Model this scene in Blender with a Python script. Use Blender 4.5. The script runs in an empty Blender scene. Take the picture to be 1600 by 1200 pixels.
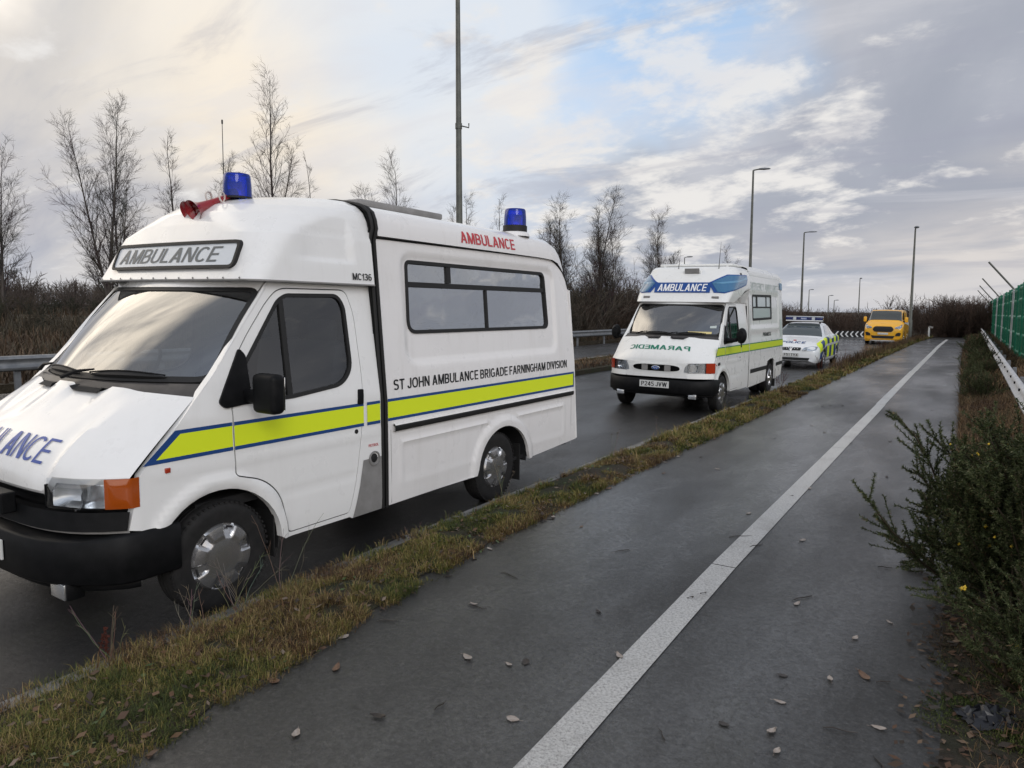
import bpy, bmesh, math, random
import numpy as np
from mathutils import Vector, Matrix
from mathutils.geometry import delaunay_2d_cdt
random.seed(7); RNG = np.random.default_rng(7)
R = math.radians
SC = bpy.context.scene
COL = SC.collection

# ---------------------------------------------------------------- camera
cam_d = bpy.data.cameras.new("camera"); cam = bpy.data.objects.new("camera", cam_d); COL.objects.link(cam)
cam_d.sensor_width = 36.0; cam_d.lens = 24.975; cam_d.clip_end = 3000; cam_d.clip_start = 0.05
cam.location = (0, 0, 1.75)
cam.rotation_euler = (R(90 - 5.6595), 0, R(32.4045))
SC.camera = cam

# ---------------------------------------------------------------- exposure
SC.view_settings.view_transform = 'Standard'; SC.view_settings.look = 'None'
SC.view_settings.exposure = 0.0; SC.view_settings.gamma = 1.0
SC.cycles.max_bounces = 8; SC.cycles.transparent_max_bounces = 12
SC.cycles.diffuse_bounces = 3; SC.cycles.glossy_bounces = 4
SC.cycles.use_denoising = True; SC.cycles.denoising_prefilter = "ACCURATE"; SC.cycles.denoising_input_passes = "RGB_ALBEDO_NORMAL"

# ---------------------------------------------------------------- sun
SUN_AZ, SUN_EL = 128.0, 30.0       # azimuth clockwise from +Y (the road direction)
sd = Vector((math.sin(R(SUN_AZ)) * math.cos(R(SUN_EL)), math.cos(R(SUN_AZ)) * math.cos(R(SUN_EL)), math.sin(R(SUN_EL))))
sun_d = bpy.data.lights.new("sun", 'SUN'); sun_d.energy = 0.85; sun_d.angle = R(25); sun_d.color = (1.0, 0.97, 0.94)
sun = bpy.data.objects.new("sun", sun_d); COL.objects.link(sun); sun.rotation_euler = sd.to_track_quat('Z', 'Y').to_euler()

# ---------------------------------------------------------------- sky: broken evening cloud in front of a clear Nishita sky
def adir(az_left, el):
    return (-math.sin(R(az_left)) * math.cos(R(el)), math.cos(R(az_left)) * math.cos(R(el)), math.sin(R(el)))
W = bpy.data.worlds.new("World"); SC.world = W; W.use_nodes = True
nt = W.node_tree; nt.nodes.clear(); NN = nt.nodes.new; LK = nt.links.new
def nd(t, **kw):
    n = NN(t)
    for k, v in kw.items(): setattr(n, k, v)
    return n
def mth(op, a, b=None, c=None, clamp=False):
    n = nd('ShaderNodeMath', operation=op); n.use_clamp = clamp
    for i, v in enumerate((a, b, c)):
        if v is None: continue
        if isinstance(v, (int, float)): n.inputs[i].default_value = v
        else: LK(v, n.inputs[i])
    return n.outputs[0]
def vmth(op, a, b=None, out=0):
    n = nd('ShaderNodeVectorMath', operation=op)
    for i, v in enumerate((a, b)):
        if v is None: continue
        if isinstance(v, (tuple, list)): n.inputs[i].default_value = v
        else: LK(v, n.inputs[i])
    return n.outputs['Value'] if out == 1 else n.outputs[0]
def mixc(f, a, b):
    n = nd('ShaderNodeMix', data_type='RGBA')
    for i, v in ((0, f), (6, a), (7, b)):
        if isinstance(v, (int, float)): n.inputs[i].default_value = v
        elif isinstance(v, tuple): n.inputs[i].default_value = v + (1,)
        else: LK(v, n.inputs[i])
    return n.outputs[2]
def rng(v, a, b, smooth=True):
    n = nd('ShaderNodeMapRange'); n.interpolation_type = 'SMOOTHSTEP' if smooth else 'LINEAR'
    LK(v, n.inputs[0]); n.inputs[1].default_value = a; n.inputs[2].default_value = b
    return n.outputs[0]
D = nd('ShaderNodeTexCoord').outputs['Generated']
D = vmth('NORMALIZE', D)
sep = nd('ShaderNodeSeparateXYZ'); LK(D, sep.inputs[0])
den = mth('ADD', mth('MAXIMUM', sep.outputs[2], 0.0), 0.26)
cmb = nd('ShaderNodeCombineXYZ'); LK(mth('DIVIDE', sep.outputs[0], den), cmb.inputs[0]); LK(mth('DIVIDE', sep.outputs[1], den), cmb.inputs[1])
PL = cmb.outputs[0]
def noise(vec, scale, detail=6, rough=0.55, dist=0.0, rot=0.0, sc=(1, 1, 1), loc=(0, 0, 0)):
    mp = nd('ShaderNodeMapping'); LK(vec, mp.inputs[0]); mp.inputs['Rotation'].default_value = (0, 0, rot); mp.inputs['Scale'].default_value = sc; mp.inputs['Location'].default_value = loc
    n = nd('ShaderNodeTexNoise'); LK(mp.outputs[0], n.inputs['Vector'])
    n.inputs['Scale'].default_value = scale; n.inputs['Detail'].default_value = detail; n.inputs['Roughness'].default_value = rough; n.inputs['Distortion'].default_value = dist
    return n.outputs[0]
warp = nd('ShaderNodeTexNoise'); LK(D, warp.inputs['Vector']); warp.inputs['Scale'].default_value = 3.0; warp.inputs['Detail'].default_value = 5
DW = vmth('NORMALIZE', vmth('ADD', D, vmth('MULTIPLY', vmth('SUBTRACT', warp.outputs['Color'], (0.5, 0.5, 0.5)), (0.45, 0.45, 0.30))))
def blob(az, el, r_in, r_out, vec=None):
    dt = vmth('DOT_PRODUCT', vec or DW, adir(az, el), out=1)
    return rng(dt, math.cos(R(r_out)), math.cos(R(r_in)))
n_big = noise(PL, 0.75, 7, 0.52, 0.6, rot=0.5, sc=(1, 0.55, 1))
n_str = noise(PL, 1.1, 8, 0.5, 0.9, rot=0.9, sc=(0.45, 1.3, 1), loc=(3, 1, 0))
mott = noise(PL, 2.1, 9, 0.62, 0.8, rot=0.2, sc=(0.6, 1.5, 1), loc=(11, 5, 2))
n_fine = noise(PL, 4.4, 10, 0.60, 0.15, rot=0.3, sc=(0.95, 1.1, 1), loc=(7, 2, 0))
sky = nd('ShaderNodeTexSky', sky_type='NISHITA'); sky.sun_disc = False
sky.sun_elevation = R(SUN_EL); sky.sun_rotation = R(SUN_AZ)
clear = vmth('MULTIPLY', sky.outputs[0], (0.115, 0.115, 0.115))
lavender = mixc(rng(n_big, 0.35, 0.68), (0.39, 0.415, 0.48), (0.57, 0.60, 0.655))
c = mixc(mth('MULTIPLY', rng(n_fine, 0.45, 0.75), 0.30), lavender, (0.60, 0.60, 0.63))
c = mixc(mth('MULTIPLY', blob(66, 2, 4, 16), 0.7), c, (0.37, 0.40, 0.50))
c = mixc(mth('MULTIPLY', blob(34, 11, 3, 15), 0.75), c, (0.44, 0.52, 0.68))
c = mixc(mth('MULTIPLY', blob(44, 10, 3, 13), 0.5), c, (0.50, 0.50, 0.58))
c = mixc(mth('MULTIPLY', blob(2, 11, 2, 25), mth('ADD', 0.5, mth('MULTIPLY', n_str, 0.5))), c, (0.36, 0.385, 0.455))
c = mixc(mth('MULTIPLY', blob(57, 22, 6, 34), rng(n_str, 0.22, 0.62)), c, (0.95, 0.87, 0.76))
c = mixc(mth('MULTIPLY', blob(50, 16, 2, 10), rng(n_str, 0.3, 0.6)), c, (0.98, 0.86, 0.70))
c = mixc(mth('MULTIPLY', blob(34, 22, 2, 21), rng(n_big, 0.3, 0.6)), c, (0.74, 0.80, 0.88))
c = mixc(mth('MULTIPLY', blob(9, 24, 6, 15), rng(n_big, 0.35, 0.62)), c, (0.62, 0.63, 0.68))
c = mixc(rng(mth('ADD', n_fine, mth('MULTIPLY', blob(21, 14, 3, 18), 0.16)), 0.56, 0.74), c, (0.84, 0.82, 0.80))
c = mixc(mth('MULTIPLY', rng(mth('ADD', n_str, mth('MULTIPLY', blob(48, 18, 3, 30), 0.10)), 0.52, 0.74), 0.4), c, (0.93, 0.89, 0.83))
c = mixc(mth('MULTIPLY', rng(mth('SUBTRACT', mott, mth('MULTIPLY', blob(50, 12, 5, 35), 0.04)), 0.47, 0.34), 0.22), c, (0.46, 0.48, 0.56))
c = mixc(mth('MULTIPLY', blob(19, 22.5, 1, 11), mth('SUBTRACT', 0.95, mth('MULTIPLY', rng(n_fine, 0.42, 0.62), 0.7))), c, vmth('ADD', vmth('MULTIPLY', clear, (0.6, 0.6, 0.6)), (0.30, 0.42, 0.58)))
hz = mth('MULTIPLY', blob(1, 2.5, 2, 12), rng(n_str, 0.35, 0.6))
c = mixc(mth('MULTIPLY', hz, 0.85), c, (0.80, 0.74, 0.69))
c = mixc(mth('MULTIPLY', rng(sep.outputs[2], 0.10, 0.0), 0.35), c, (0.48, 0.53, 0.62))
c = mixc(mth('MULTIPLY', blob(94, 31, 14, 30), rng(noise(PL, 1.5, 6, 0.5, 0.5, rot=0.9, sc=(0.35, 2.2, 1), loc=(2, 8, 0)), 0.30, 0.58)), c, (3.0, 2.65, 2.2))
c = mixc(mth('MULTIPLY', rng(mott, 0.52, 0.70), 0.38), c, (0.74, 0.73, 0.76))
c = mixc(mth('MULTIPLY', rng(mott, 0.48, 0.32), 0.30), c, (0.33, 0.34, 0.42))
# the bright western half of the sky, behind and to the right of the camera, and overhead
west = blob(-125, 14, 18, 82, D)
wst = mixc(rng(sep.outputs[2], 0.12, 0.30), (2.0, 1.78, 1.55), (0.98, 1.04, 1.16))
wst = mixc(mth('MULTIPLY', rng(n_fine, 0.42, 0.62), 0.55), wst, vmth('MULTIPLY', wst, (0.55, 0.58, 0.64)))
wst = mixc(mth('MULTIPLY', rng(mott, 0.50, 0.62), 0.5), wst, (1.75, 1.62, 1.5))
wst = mixc(rng(sep.outputs[2], 0.30, 0.75), wst, vmth('MULTIPLY', wst, (0.70, 0.74, 0.80)))
c = mixc(west, c, wst)
bg = nd('ShaderNodeBackground'); LK(c, bg.inputs[0]); bg.inputs[1].default_value = 1.0
LK(bg.outputs[0], nd('ShaderNodeOutputWorld').inputs[0])

# ---------------------------------------------------------------- materials
MATS = {}
def principled(name, color, rough=0.5, metal=0.0, coat=0.0, spec=0.5, alpha=None, trans=0.0, ior=1.45, emit=None):
    m = bpy.data.materials.new(name); m.use_nodes = True
    b = m.node_tree.nodes['Principled BSDF']
    b.inputs['Base Color'].default_value = tuple(color) + (1,)
    b.inputs['Roughness'].default_value = rough; b.inputs['Metallic'].default_value = metal
    b.inputs['Coat Weight'].default_value = coat; b.inputs['Coat Roughness'].default_value = 0.06
    b.inputs['Specular IOR Level'].default_value = spec; b.inputs['Transmission Weight'].default_value = trans; b.inputs['IOR'].default_value = ior
    MATS[name] = m
    return m, b
class NT:
    """small node helper for object materials"""
    def __init__(s, m):
        s.t = m.node_tree; s.tc = s.t.nodes.new('ShaderNodeTexCoord')
    def n(s, t, **kw):
        x = s.t.nodes.new(t)
        for k, v in kw.items(): setattr(x, k, v)
        return x
    def l(s, a, b): s.t.links.new(a, b)
    def noise(s, scale, detail=5, rough=0.6, vec=None, sc=None, dist=0):
        v = vec or s.tc.outputs['Object']
        if sc:
            mp = s.n('ShaderNodeMapping'); s.l(v, mp.inputs[0]); mp.inputs['Scale'].default_value = sc; v = mp.outputs[0]
        x = s.n('ShaderNodeTexNoise'); s.l(v, x.inputs['Vector']); x.inputs['Scale'].default_value = scale; x.inputs['Detail'].default_value = detail; x.inputs['Roughness'].default_value = rough; x.inputs['Distortion'].default_value = dist
        return x.outputs[0]
    def rng(s, v, a, b, c=0.0, d=1.0):
        x = s.n('ShaderNodeMapRange'); s.l(v, x.inputs[0])
        for i, q in enumerate((a, b, c, d)): x.inputs[i + 1].default_value = q
        return x.outputs[0]
    def mix(s, f, a, b, mode='MIX'):
        x = s.n('ShaderNodeMix', data_type='RGBA', blend_type=mode)
        for i, v in ((0, f), (6, a), (7, b)):
            if isinstance(v, (int, float)): x.inputs[i].default_value = v
            elif isinstance(v, tuple): x.inputs[i].default_value = v + (1,)
            else: s.l(v, x.inputs[i])
        return x.outputs[2]
    def bump(s, h, strength, dist, b):
        x = s.n('ShaderNodeBump'); s.l(h, x.inputs['Height']); x.inputs['Strength'].default_value = strength; x.inputs['Distance'].default_value = dist
        s.l(x.outputs[0], b.inputs['Normal'])
def mat_noise(name, c1, c2, scale=6, rough=0.5, bump=0.0, bscale=None, metal=0, coat=0, lo=0.35, hi=0.65, spec=0.5, bdist=0.01, sc=None):
    m, b = principled(name, c1, rough, metal, coat, spec)
    t = NT(m); f = t.rng(t.noise(scale, sc=sc), lo, hi)
    t.l(t.mix(f, tuple(c1), tuple(c2)), b.inputs['Base Color'])
    if bump: t.bump(t.noise(bscale or scale * 3), bump, bdist, b)
    return m
def paint(name, col, dirt=(0.45, 0.42, 0.38), amt=0.10, rough=0.28, coat=0.6):
    m, b = principled(name, col, rough, 0, coat)
    t = NT(m)
    g = t.rng(t.noise(2.3, 8, 0.7), 0.50, 0.80, 0, amt)
    s = t.rng(t.noise(9, 6, 0.7, sc=(1, 1, 0.12)), 0.52, 0.80, 0, amt * 1.3)
    c = t.mix(g, tuple(col), dirt); c = t.mix(s, c, dirt)
    t.l(c, b.inputs['Base Color'])
    t.l(t.rng(t.noise(5, 6, 0.6), 0.3, 0.7, rough * 0.8, rough * 1.5), b.inputs['Roughness'])
    t.bump(t.noise(1.6, 2, 0.4), 0.05, 0.02, b)
    return m
paint('white_paint', (0.80, 0.80, 0.79))
paint('cream_paint', (0.79, 0.775, 0.765), amt=0.16)
paint('white_paint_old', (0.77, 0.78, 0.77), amt=0.12)
paint('yellow_paint', (0.86, 0.44, 0.018), amt=0.05)
paint('police_white', (0.78, 0.80, 0.82), amt=0.05)
principled('stripe_yellow', (0.70, 0.82, 0.02), 0.45)
principled('stripe_blue', (0.012, 0.055, 0.20), 0.4)
principled('stripe_green', (0.01, 0.16, 0.09), 0.4)
principled('decal_blue', (0.045, 0.085, 0.32), 0.4)
principled('decal_black', (0.012, 0.013, 0.015), 0.45)
principled('decal_grey', (0.10, 0.115, 0.125), 0.45)
principled('decal_red', (0.50, 0.045, 0.055), 0.4)
principled('decal_green', (0.0, 0.17, 0.10), 0.4)
principled('decal_pale', (0.46, 0.52, 0.50), 0.4)
principled('decal_white', (0.80, 0.82, 0.84), 0.4)
principled('sign_white', (0.60, 0.64, 0.68), 0.3)
principled('sign_blue', (0.01, 0.065, 0.27), 0.3)
principled('plate_white', (0.62, 0.63, 0.62), 0.35)
mat_noise('black_plastic', (0.004, 0.0045, 0.005), (0.008, 0.008, 0.009), 14, 0.50, 0.15, 220, bdist=0.002, spec=0.18)
mat_noise('cowl_plastic', (0.035, 0.033, 0.033), (0.06, 0.056, 0.055), 9, 0.38, 0.1, 60, bdist=0.002)
principled('rubber', (0.012, 0.012, 0.012), 0.6)
mat_noise('tyre', (0.007, 0.007, 0.007), (0.015, 0.014, 0.014), 12, 0.75, 0.4, 90, bdist=0.004)
mat_noise('grey_panel', (0.20, 0.195, 0.19), (0.26, 0.255, 0.25), 7, 0.5)
mat_noise('hubcap', (0.50, 0.50, 0.51), (0.42, 0.42, 0.42), 9, 0.24, metal=0.85)
principled('chrome', (0.75, 0.76, 0.78), 0.12, 1.0)
principled('dark_inside', (0.012, 0.012, 0.013), 0.8)
principled('seat_fabric', (0.045, 0.047, 0.055), 0.9)
principled('dash_plastic', (0.03, 0.03, 0.033), 0.7)
principled('paper_yellow', (0.65, 0.55, 0.25), 0.7)
principled('horn_red', (0.26, 0.010, 0.016), 0.3, 0, 0.5)
principled('hose_clear', (0.55, 0.50, 0.46), 0.4)
principled('blue_glass', (0.004, 0.035, 0.50), 0.12, 0, 0.6)
principled('blue_lens', (0.03, 0.14, 0.28), 0.08, 0, 0.8)
principled('blue_lens_pale', (0.10, 0.27, 0.44), 0.10, 0, 0.8)
principled('amber_glass', (0.34, 0.065, 0.006), 0.12, 0, 0.6)
principled('orange_glass', (0.36, 0.035, 0.012), 0.12, 0, 0.6)
principled('reflector', (0.80, 0.82, 0.84), 0.22, 0.9)
mat_noise('galvanised', (0.42, 0.43, 0.45), (0.58, 0.58, 0.59), 5, 0.45, 0.1, 30, metal=0.35)
mat_noise('galvanised_dull', (0.14, 0.15, 0.165), (0.22, 0.23, 0.24), 4, 0.5, metal=0.4)
mat_noise('pole_metal', (0.085, 0.09, 0.082), (0.13, 0.135, 0.12), 3, 0.55, metal=0.2)
mat_noise('concrete', (0.22, 0.215, 0.205), (0.32, 0.31, 0.30), 5, 0.85, 0.4, 40)
mat_noise('kerb_stone', (0.09, 0.09, 0.085), (0.24, 0.235, 0.23), 4, 0.7, 0.5, 40)
mat_noise('fence_green', (0.011, 0.145, 0.085), (0.018, 0.19, 0.11), 3, 0.45)
mat_noise('bark_dark', (0.030, 0.025, 0.022), (0.055, 0.046, 0.040), 6, 0.9)
mat_noise('bark_birch', (0.10, 0.09, 0.082), (0.045, 0.038, 0.034), 9, 0.85)
mat_noise('weed_dead', (0.17, 0.14, 0.11), (0.10, 0.08, 0.06), 9, 0.9)
mat_noise('seed_red', (0.07, 0.022, 0.014), (0.04, 0.016, 0.012), 9, 0.9)
def glass(name, tint, ior=1.5, base=0.0, rough=0.0):
    m = bpy.data.materials.new(name); m.use_nodes = True; t = m.node_tree; t.nodes.clear()
    tr = t.nodes.new('ShaderNodeBsdfTransparent'); tr.inputs[0].default_value = tuple(tint) + (1,)
    gl = t.nodes.new('ShaderNodeBsdfGlossy'); gl.inputs['Roughness'].default_value = rough; gl.inputs[0].default_value = (0.95, 0.96, 0.97, 1)
    fr = t.nodes.new('ShaderNodeFresnel'); fr.inputs[0].default_value = ior
    ad = t.nodes.new('ShaderNodeMath'); ad.operation = 'ADD'; ad.use_clamp = True; ad.inputs[1].default_value = base
    mx = t.nodes.new('ShaderNodeMixShader'); o = t.nodes.new('ShaderNodeOutputMaterial')
    if rough > 0.02:      # rain spots and slight waviness of the pane
        tc = t.nodes.new('ShaderNodeTexCoord'); vo = t.nodes.new('ShaderNodeTexVoronoi'); vo.inputs['Scale'].default_value = 55; t.links.new(tc.outputs['Object'], vo.inputs['Vector'])
        mr = t.nodes.new('ShaderNodeMapRange'); mr.inputs[1].default_value = 0.0; mr.inputs[2].default_value = 0.22; mr.inputs[3].default_value = 1; mr.inputs[4].default_value = 0; t.links.new(vo.outputs['Distance'], mr.inputs[0])
        bp_ = t.nodes.new('ShaderNodeBump'); bp_.inputs['Strength'].default_value = 0.5; bp_.inputs['Distance'].default_value = 0.0025; t.links.new(mr.outputs[0], bp_.inputs['Height'])
        no = t.nodes.new('ShaderNodeTexNoise'); no.inputs['Scale'].default_value = 2.2; t.links.new(tc.outputs['Object'], no.inputs['Vector'])
        b2_ = t.nodes.new('ShaderNodeBump'); b2_.inputs['Strength'].default_value = 0.25; b2_.inputs['Distance'].default_value = 0.02; t.links.new(no.outputs[0], b2_.inputs['Height']); t.links.new(bp_.outputs[0], b2_.inputs['Normal'])
        t.links.new(b2_.outputs[0], gl.inputs['Normal'])
    t.links.new(fr.outputs[0], ad.inputs[0]); t.links.new(ad.outputs[0], mx.inputs[0]); t.links.new(tr.outputs[0], mx.inputs[1]); t.links.new(gl.outputs[0], mx.inputs[2]); t.links.new(mx.outputs[0], o.inputs[0])
    MATS[name] = m
glass('windscreen_glass', (0.42, 0.45, 0.45), 1.7, 0.15)
glass('window_glass', (0.62, 0.65, 0.66), 1.55, 0.05)
glass('body_window_glass', (0.12, 0.13, 0.14), 1.7, 0.42, 0.03)
glass('pale_window_glass', (0.55, 0.60, 0.60), 1.6, 0.25, 0.12)
glass('lens_glass', (0.86, 0.88, 0.90), 1.5, 0.04)

# attribute-coloured plant material (each blade or twig has its own natural colour)
def plant(name, rough=0.7, mult=1.0, sub=False):
    m, b = principled(name, (0.1, 0.1, 0.1), rough, spec=0.3)
    t = NT(m); a = t.n('ShaderNodeAttribute', attribute_name='col')
    t.l(a.outputs['Color'], b.inputs['Base Color']); return m
plant('grass_blades'); plant('gorse_green', 0.6); plant('twigs', 0.9); plant('leaf_mix', 0.55)

# ---------------------------------------------------------------- mesh helpers
def tag(o, label=None, cat=None, group=None, kind=None):
    if label: o['label'] = label
    if cat: o['category'] = cat
    if group: o['group'] = group
    if kind: o['kind'] = kind
    return o
def link(name, me, mat, parent=None):
    if mat: me.materials.append(MATS[mat])
    o = bpy.data.objects.new(name, me); COL.objects.link(o)
    if parent: o.parent = parent
    return o
def empty(name, loc=(0, 0, 0), rot=(0, 0, 0), parent=None):
    o = bpy.data.objects.new(name, None); COL.objects.link(o); o.location = loc; o.rotation_euler = rot; o.empty_display_size = 0.3
    if parent: o.parent = parent
    return o
class MB:
    def __init__(s): s.v = []; s.f = []
    def add(s, V, F):
        n = len(s.v); s.v += [tuple(p) for p in V]; s.f += [tuple(i + n for i in f) for f in F]; return s
    def box(s, c, d, rot=None, taper=1.0):
        c = Vector(c); M = Matrix.Rotation(rot[1], 3, rot[0]) if rot else Matrix.Identity(3)
        V = [c + M @ Vector((x * d[0] / 2 * (taper if z > 0 else 1), y * d[1] / 2 * (taper if z > 0 else 1), z * d[2] / 2)) for x in (-1, 1) for y in (-1, 1) for z in (-1, 1)]
        return s.add(V, [(0, 1, 3, 2), (4, 6, 7, 5), (0, 4, 5, 1), (2, 3, 7, 6), (0, 2, 6, 4), (1, 5, 7, 3)])
    def tube(s, pts, r, n=8, cap=True):
        pts = [Vector(p) for p in pts]; rs = r if isinstance(r, (list, tuple)) else [r] * len(pts)
        V = []; F = []; up = None
        for i, p in enumerate(pts):
            t = (pts[min(i + 1, len(pts) - 1)] - pts[max(i - 1, 0)]).normalized()
            if up is None: up = Vector((0, 0, 1)) if abs(t.z) < 0.9 else Vector((1, 0, 0))
            a = t.cross(up).normalized(); b = a.cross(t); up = b
            for k in range(n): V.append(p + (a * math.cos(2 * math.pi * k / n) + b * math.sin(2 * math.pi * k / n)) * rs[i])
        for i in range(len(pts) - 1):
            for k in range(n): F.append((i * n + k, i * n + (k + 1) % n, (i + 1) * n + (k + 1) % n, (i + 1) * n + k))
        if cap: F.append(tuple(range(n - 1, -1, -1))); F.append(tuple((len(pts) - 1) * n + k for k in range(n)))
        return s.add(V, F)
    def lathe(s, prof, c, axis=(0, 0, 1), n=32, rfun=None):
        ax = Vector(axis).normalized(); a = ax.orthogonal().normalized(); b = ax.cross(a); c = Vector(c); V = []; F = []
        for (r, h) in prof:
            for k in range(n):
                th = 2 * math.pi * k / n; V.append(c + ax * h + (a * math.cos(th) + b * math.sin(th)) * r)
        for i in range(len(prof) - 1):
            for k in range(n): F.append((i * n + k, i * n + (k + 1) % n, (i + 1) * n + (k + 1) % n, (i + 1) * n + k))
        return s.add(V, F)
    def grid(s, P, closed=False):
        m = len(P); n = len(P[0]); V = [p for row in P for p in row]; F = []
        for i in range(m - 1):
            for j in range(n if closed else n - 1):
                F.append((i * n + j, i * n + (j + 1) % n, (i + 1) * n + (j + 1) % n, (i + 1) * n + j))
        return s.add(V, F)
    def build(s, name, mat, parent=None, smooth=True, angle=35, bevel=0, solid=0, seg=2):
        me = bpy.data.meshes.new(name); me.from_pydata([tuple(v) for v in s.v], [], s.f); me.validate(); me.update()
        o = link(name, me, mat, parent)
        bm = bmesh.new(); bm.from_mesh(me); bmesh.ops.remove_doubles(bm, verts=bm.verts, dist=1e-5); bmesh.ops.recalc_face_normals(bm, faces=bm.faces)
        if bevel:
            es = [e for e in bm.edges if len(e.link_faces) == 2 and e.calc_face_angle(0) > 0.5]
            bmesh.ops.bevel(bm, geom=es, offset=bevel, segments=seg, affect='EDGES', profile=0.5)
        bm.to_mesh(me); bm.free()
        if smooth:
            for p in me.polygons: p.use_smooth = True
            me.set_sharp_from_angle(angle=R(angle))
        if solid:
            md = o.modifiers.new('solid', 'SOLIDIFY'); md.thickness = solid; md.offset = -1
        return o
def inpoly(P, poly):
    x, y = P[:, 0], P[:, 1]; inside = np.zeros(len(P), bool); n = len(poly)
    for i in range(n):
        x1, y1 = poly[i]; x2, y2 = poly[(i + 1) % n]
        if y1 == y2: continue
        c = ((y1 > y) != (y2 > y)) & (x < (x2 - x1) * (y - y1) / (y2 - y1) + x1); inside ^= c
    return inside
def densify(poly, step):
    o = []; n = len(poly)
    for i in range(n):
        a = np.array(poly[i], float); b = np.array(poly[(i + 1) % n], float); k = max(1, int(np.ceil(np.linalg.norm(b - a) / step)))
        for j in range(k): o.append(tuple(a + (b - a) * j / k))
    return o
def rounded(poly, r, n=5):
    """round the corners of a polygon; r is a number or a list per corner"""
    o = []; m = len(poly)
    for i in range(m):
        p = Vector(poly[i]); a = Vector(poly[i - 1]) - p; b = Vector(poly[(i + 1) % m]) - p
        ri = r[i] if isinstance(r, (list, tuple)) else r
        ri = min(ri, a.length * 0.49, b.length * 0.49)
        if ri <= 1e-6: o.append(tuple(p)); continue
        p1 = p + a.normalized() * ri; p2 = p + b.normalized() * ri
        for k in range(n + 1):
            t = k / n; q = p1 * (1 - t) ** 2 + p * 2 * t * (1 - t) + p2 * t * t; o.append((q.x, q.y))
    return o
def tri2d(outline, holes=(), step=0.05):
    loops = [densify(outline, step)] + [densify(h, step) for h in holes]
    V = []; E = []
    for lp in loops:
        s = len(V); V += lp; E += [(s + i, s + (i + 1) % len(lp)) for i in range(len(lp))]
    B = np.array(V); mn = B.min(0); mx = B.max(0)
    gx = np.arange(mn[0] + step * 0.5, mx[0], step); gy = np.arange(mn[1] + step * 0.5, mx[1], step)
    if len(gx) and len(gy):
        G = np.array(np.meshgrid(gx, gy)).reshape(2, -1).T
        k = inpoly(G, loops[0])
        for h in loops[1:]: k &= ~inpoly(G, h)
        G = G[k]
        if len(G):
            keep = np.ones(len(G), bool)
            for i in range(0, len(G), 2000):
                d = np.sqrt(((G[i:i + 2000, None] - B[None]) ** 2).sum(2)).min(1); keep[i:i + 2000] = d > step * 0.42
            V = V + [tuple(g) for g in G[keep]]
    r = delaunay_2d_cdt([Vector(p) for p in V], E, [], 0, 1e-6)
    v2 = np.array([tuple(p) for p in r[0]]); F = np.array([f for f in r[2]])
    cen = v2[F].mean(1); k = inpoly(cen, loops[0])
    for h in loops[1:]: k &= ~inpoly(cen, h)
    return v2, F[k]
def sheet(name, outline, f, mat, parent=None, holes=(), step=0.05, rim=None, mirror=False, angle=35, smooth=True):
    """a curved panel: a 2-D outline with holes mapped by f(a,b)->(x,y,z); rim = return edge vector"""
    v2, F = tri2d(outline, holes, step)
    V = [f(a, b) for a, b in v2]
    if mirror: V = [(-x, y, z) for x, y, z in V]
    V = [tuple(v) for v in V]; F = [tuple(t) for t in F]
    if rim is not None:
        cnt = {}
        for t in F:
            for i in range(3):
                e = (t[i], t[(i + 1) % 3]); k = (min(e), max(e)); cnt.setdefault(k, []).append(e)
        n = len(V); rx = (-rim[0] if mirror else rim[0]), rim[1], rim[2]
        bd = [es[0] for es in cnt.values() if len(es) == 1]; idx = {}
        for e in bd:
            for i in e:
                if i not in idx: idx[i] = len(V); V.append((V[i][0] + rx[0], V[i][1] + rx[1], V[i][2] + rx[2]))
        F += [(b, a, idx[a], idx[b]) for a, b in bd]
    me = bpy.data.meshes.new(name); me.from_pydata(V, [], F); me.update()
    o = link(name, me, mat, parent)
    bm = bmesh.new(); bm.from_mesh(me); bmesh.ops.recalc_face_normals(bm, faces=bm.faces); bm.to_mesh(me); bm.free()
    if smooth:
        for p in me.polygons: p.use_smooth = True
        me.set_sharp_from_angle(angle=R(angle))
    return o
def ring(outer, inner_off):
    """polygon shrunk towards its inside by inner_off (for frames)"""
    n = len(outer); area = sum(outer[i][0] * outer[(i + 1) % n][1] - outer[(i + 1) % n][0] * outer[i][1] for i in range(n)); s = 1 if area > 0 else -1
    o = []
    for i in range(n):
        p0 = Vector(outer[i - 1]); p = Vector(outer[i]); p1 = Vector(outer[(i + 1) % n])
        d1 = (p - p0); d2 = (p1 - p)
        if d1.length < 1e-9: d1 = d2
        if d2.length < 1e-9: d2 = d1
        d1.normalize(); d2.normalize()
        n1 = Vector((-d1.y, d1.x)) * s; n2 = Vector((-d2.y, d2.x)) * s
        nn = n1 + n2
        nn = n1 if nn.length < 1e-6 else nn.normalized()
        k = inner_off / max(0.4, nn.dot(n1)); o.append((p.x + nn.x * k, p.y + nn.y * k))
    return o
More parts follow.
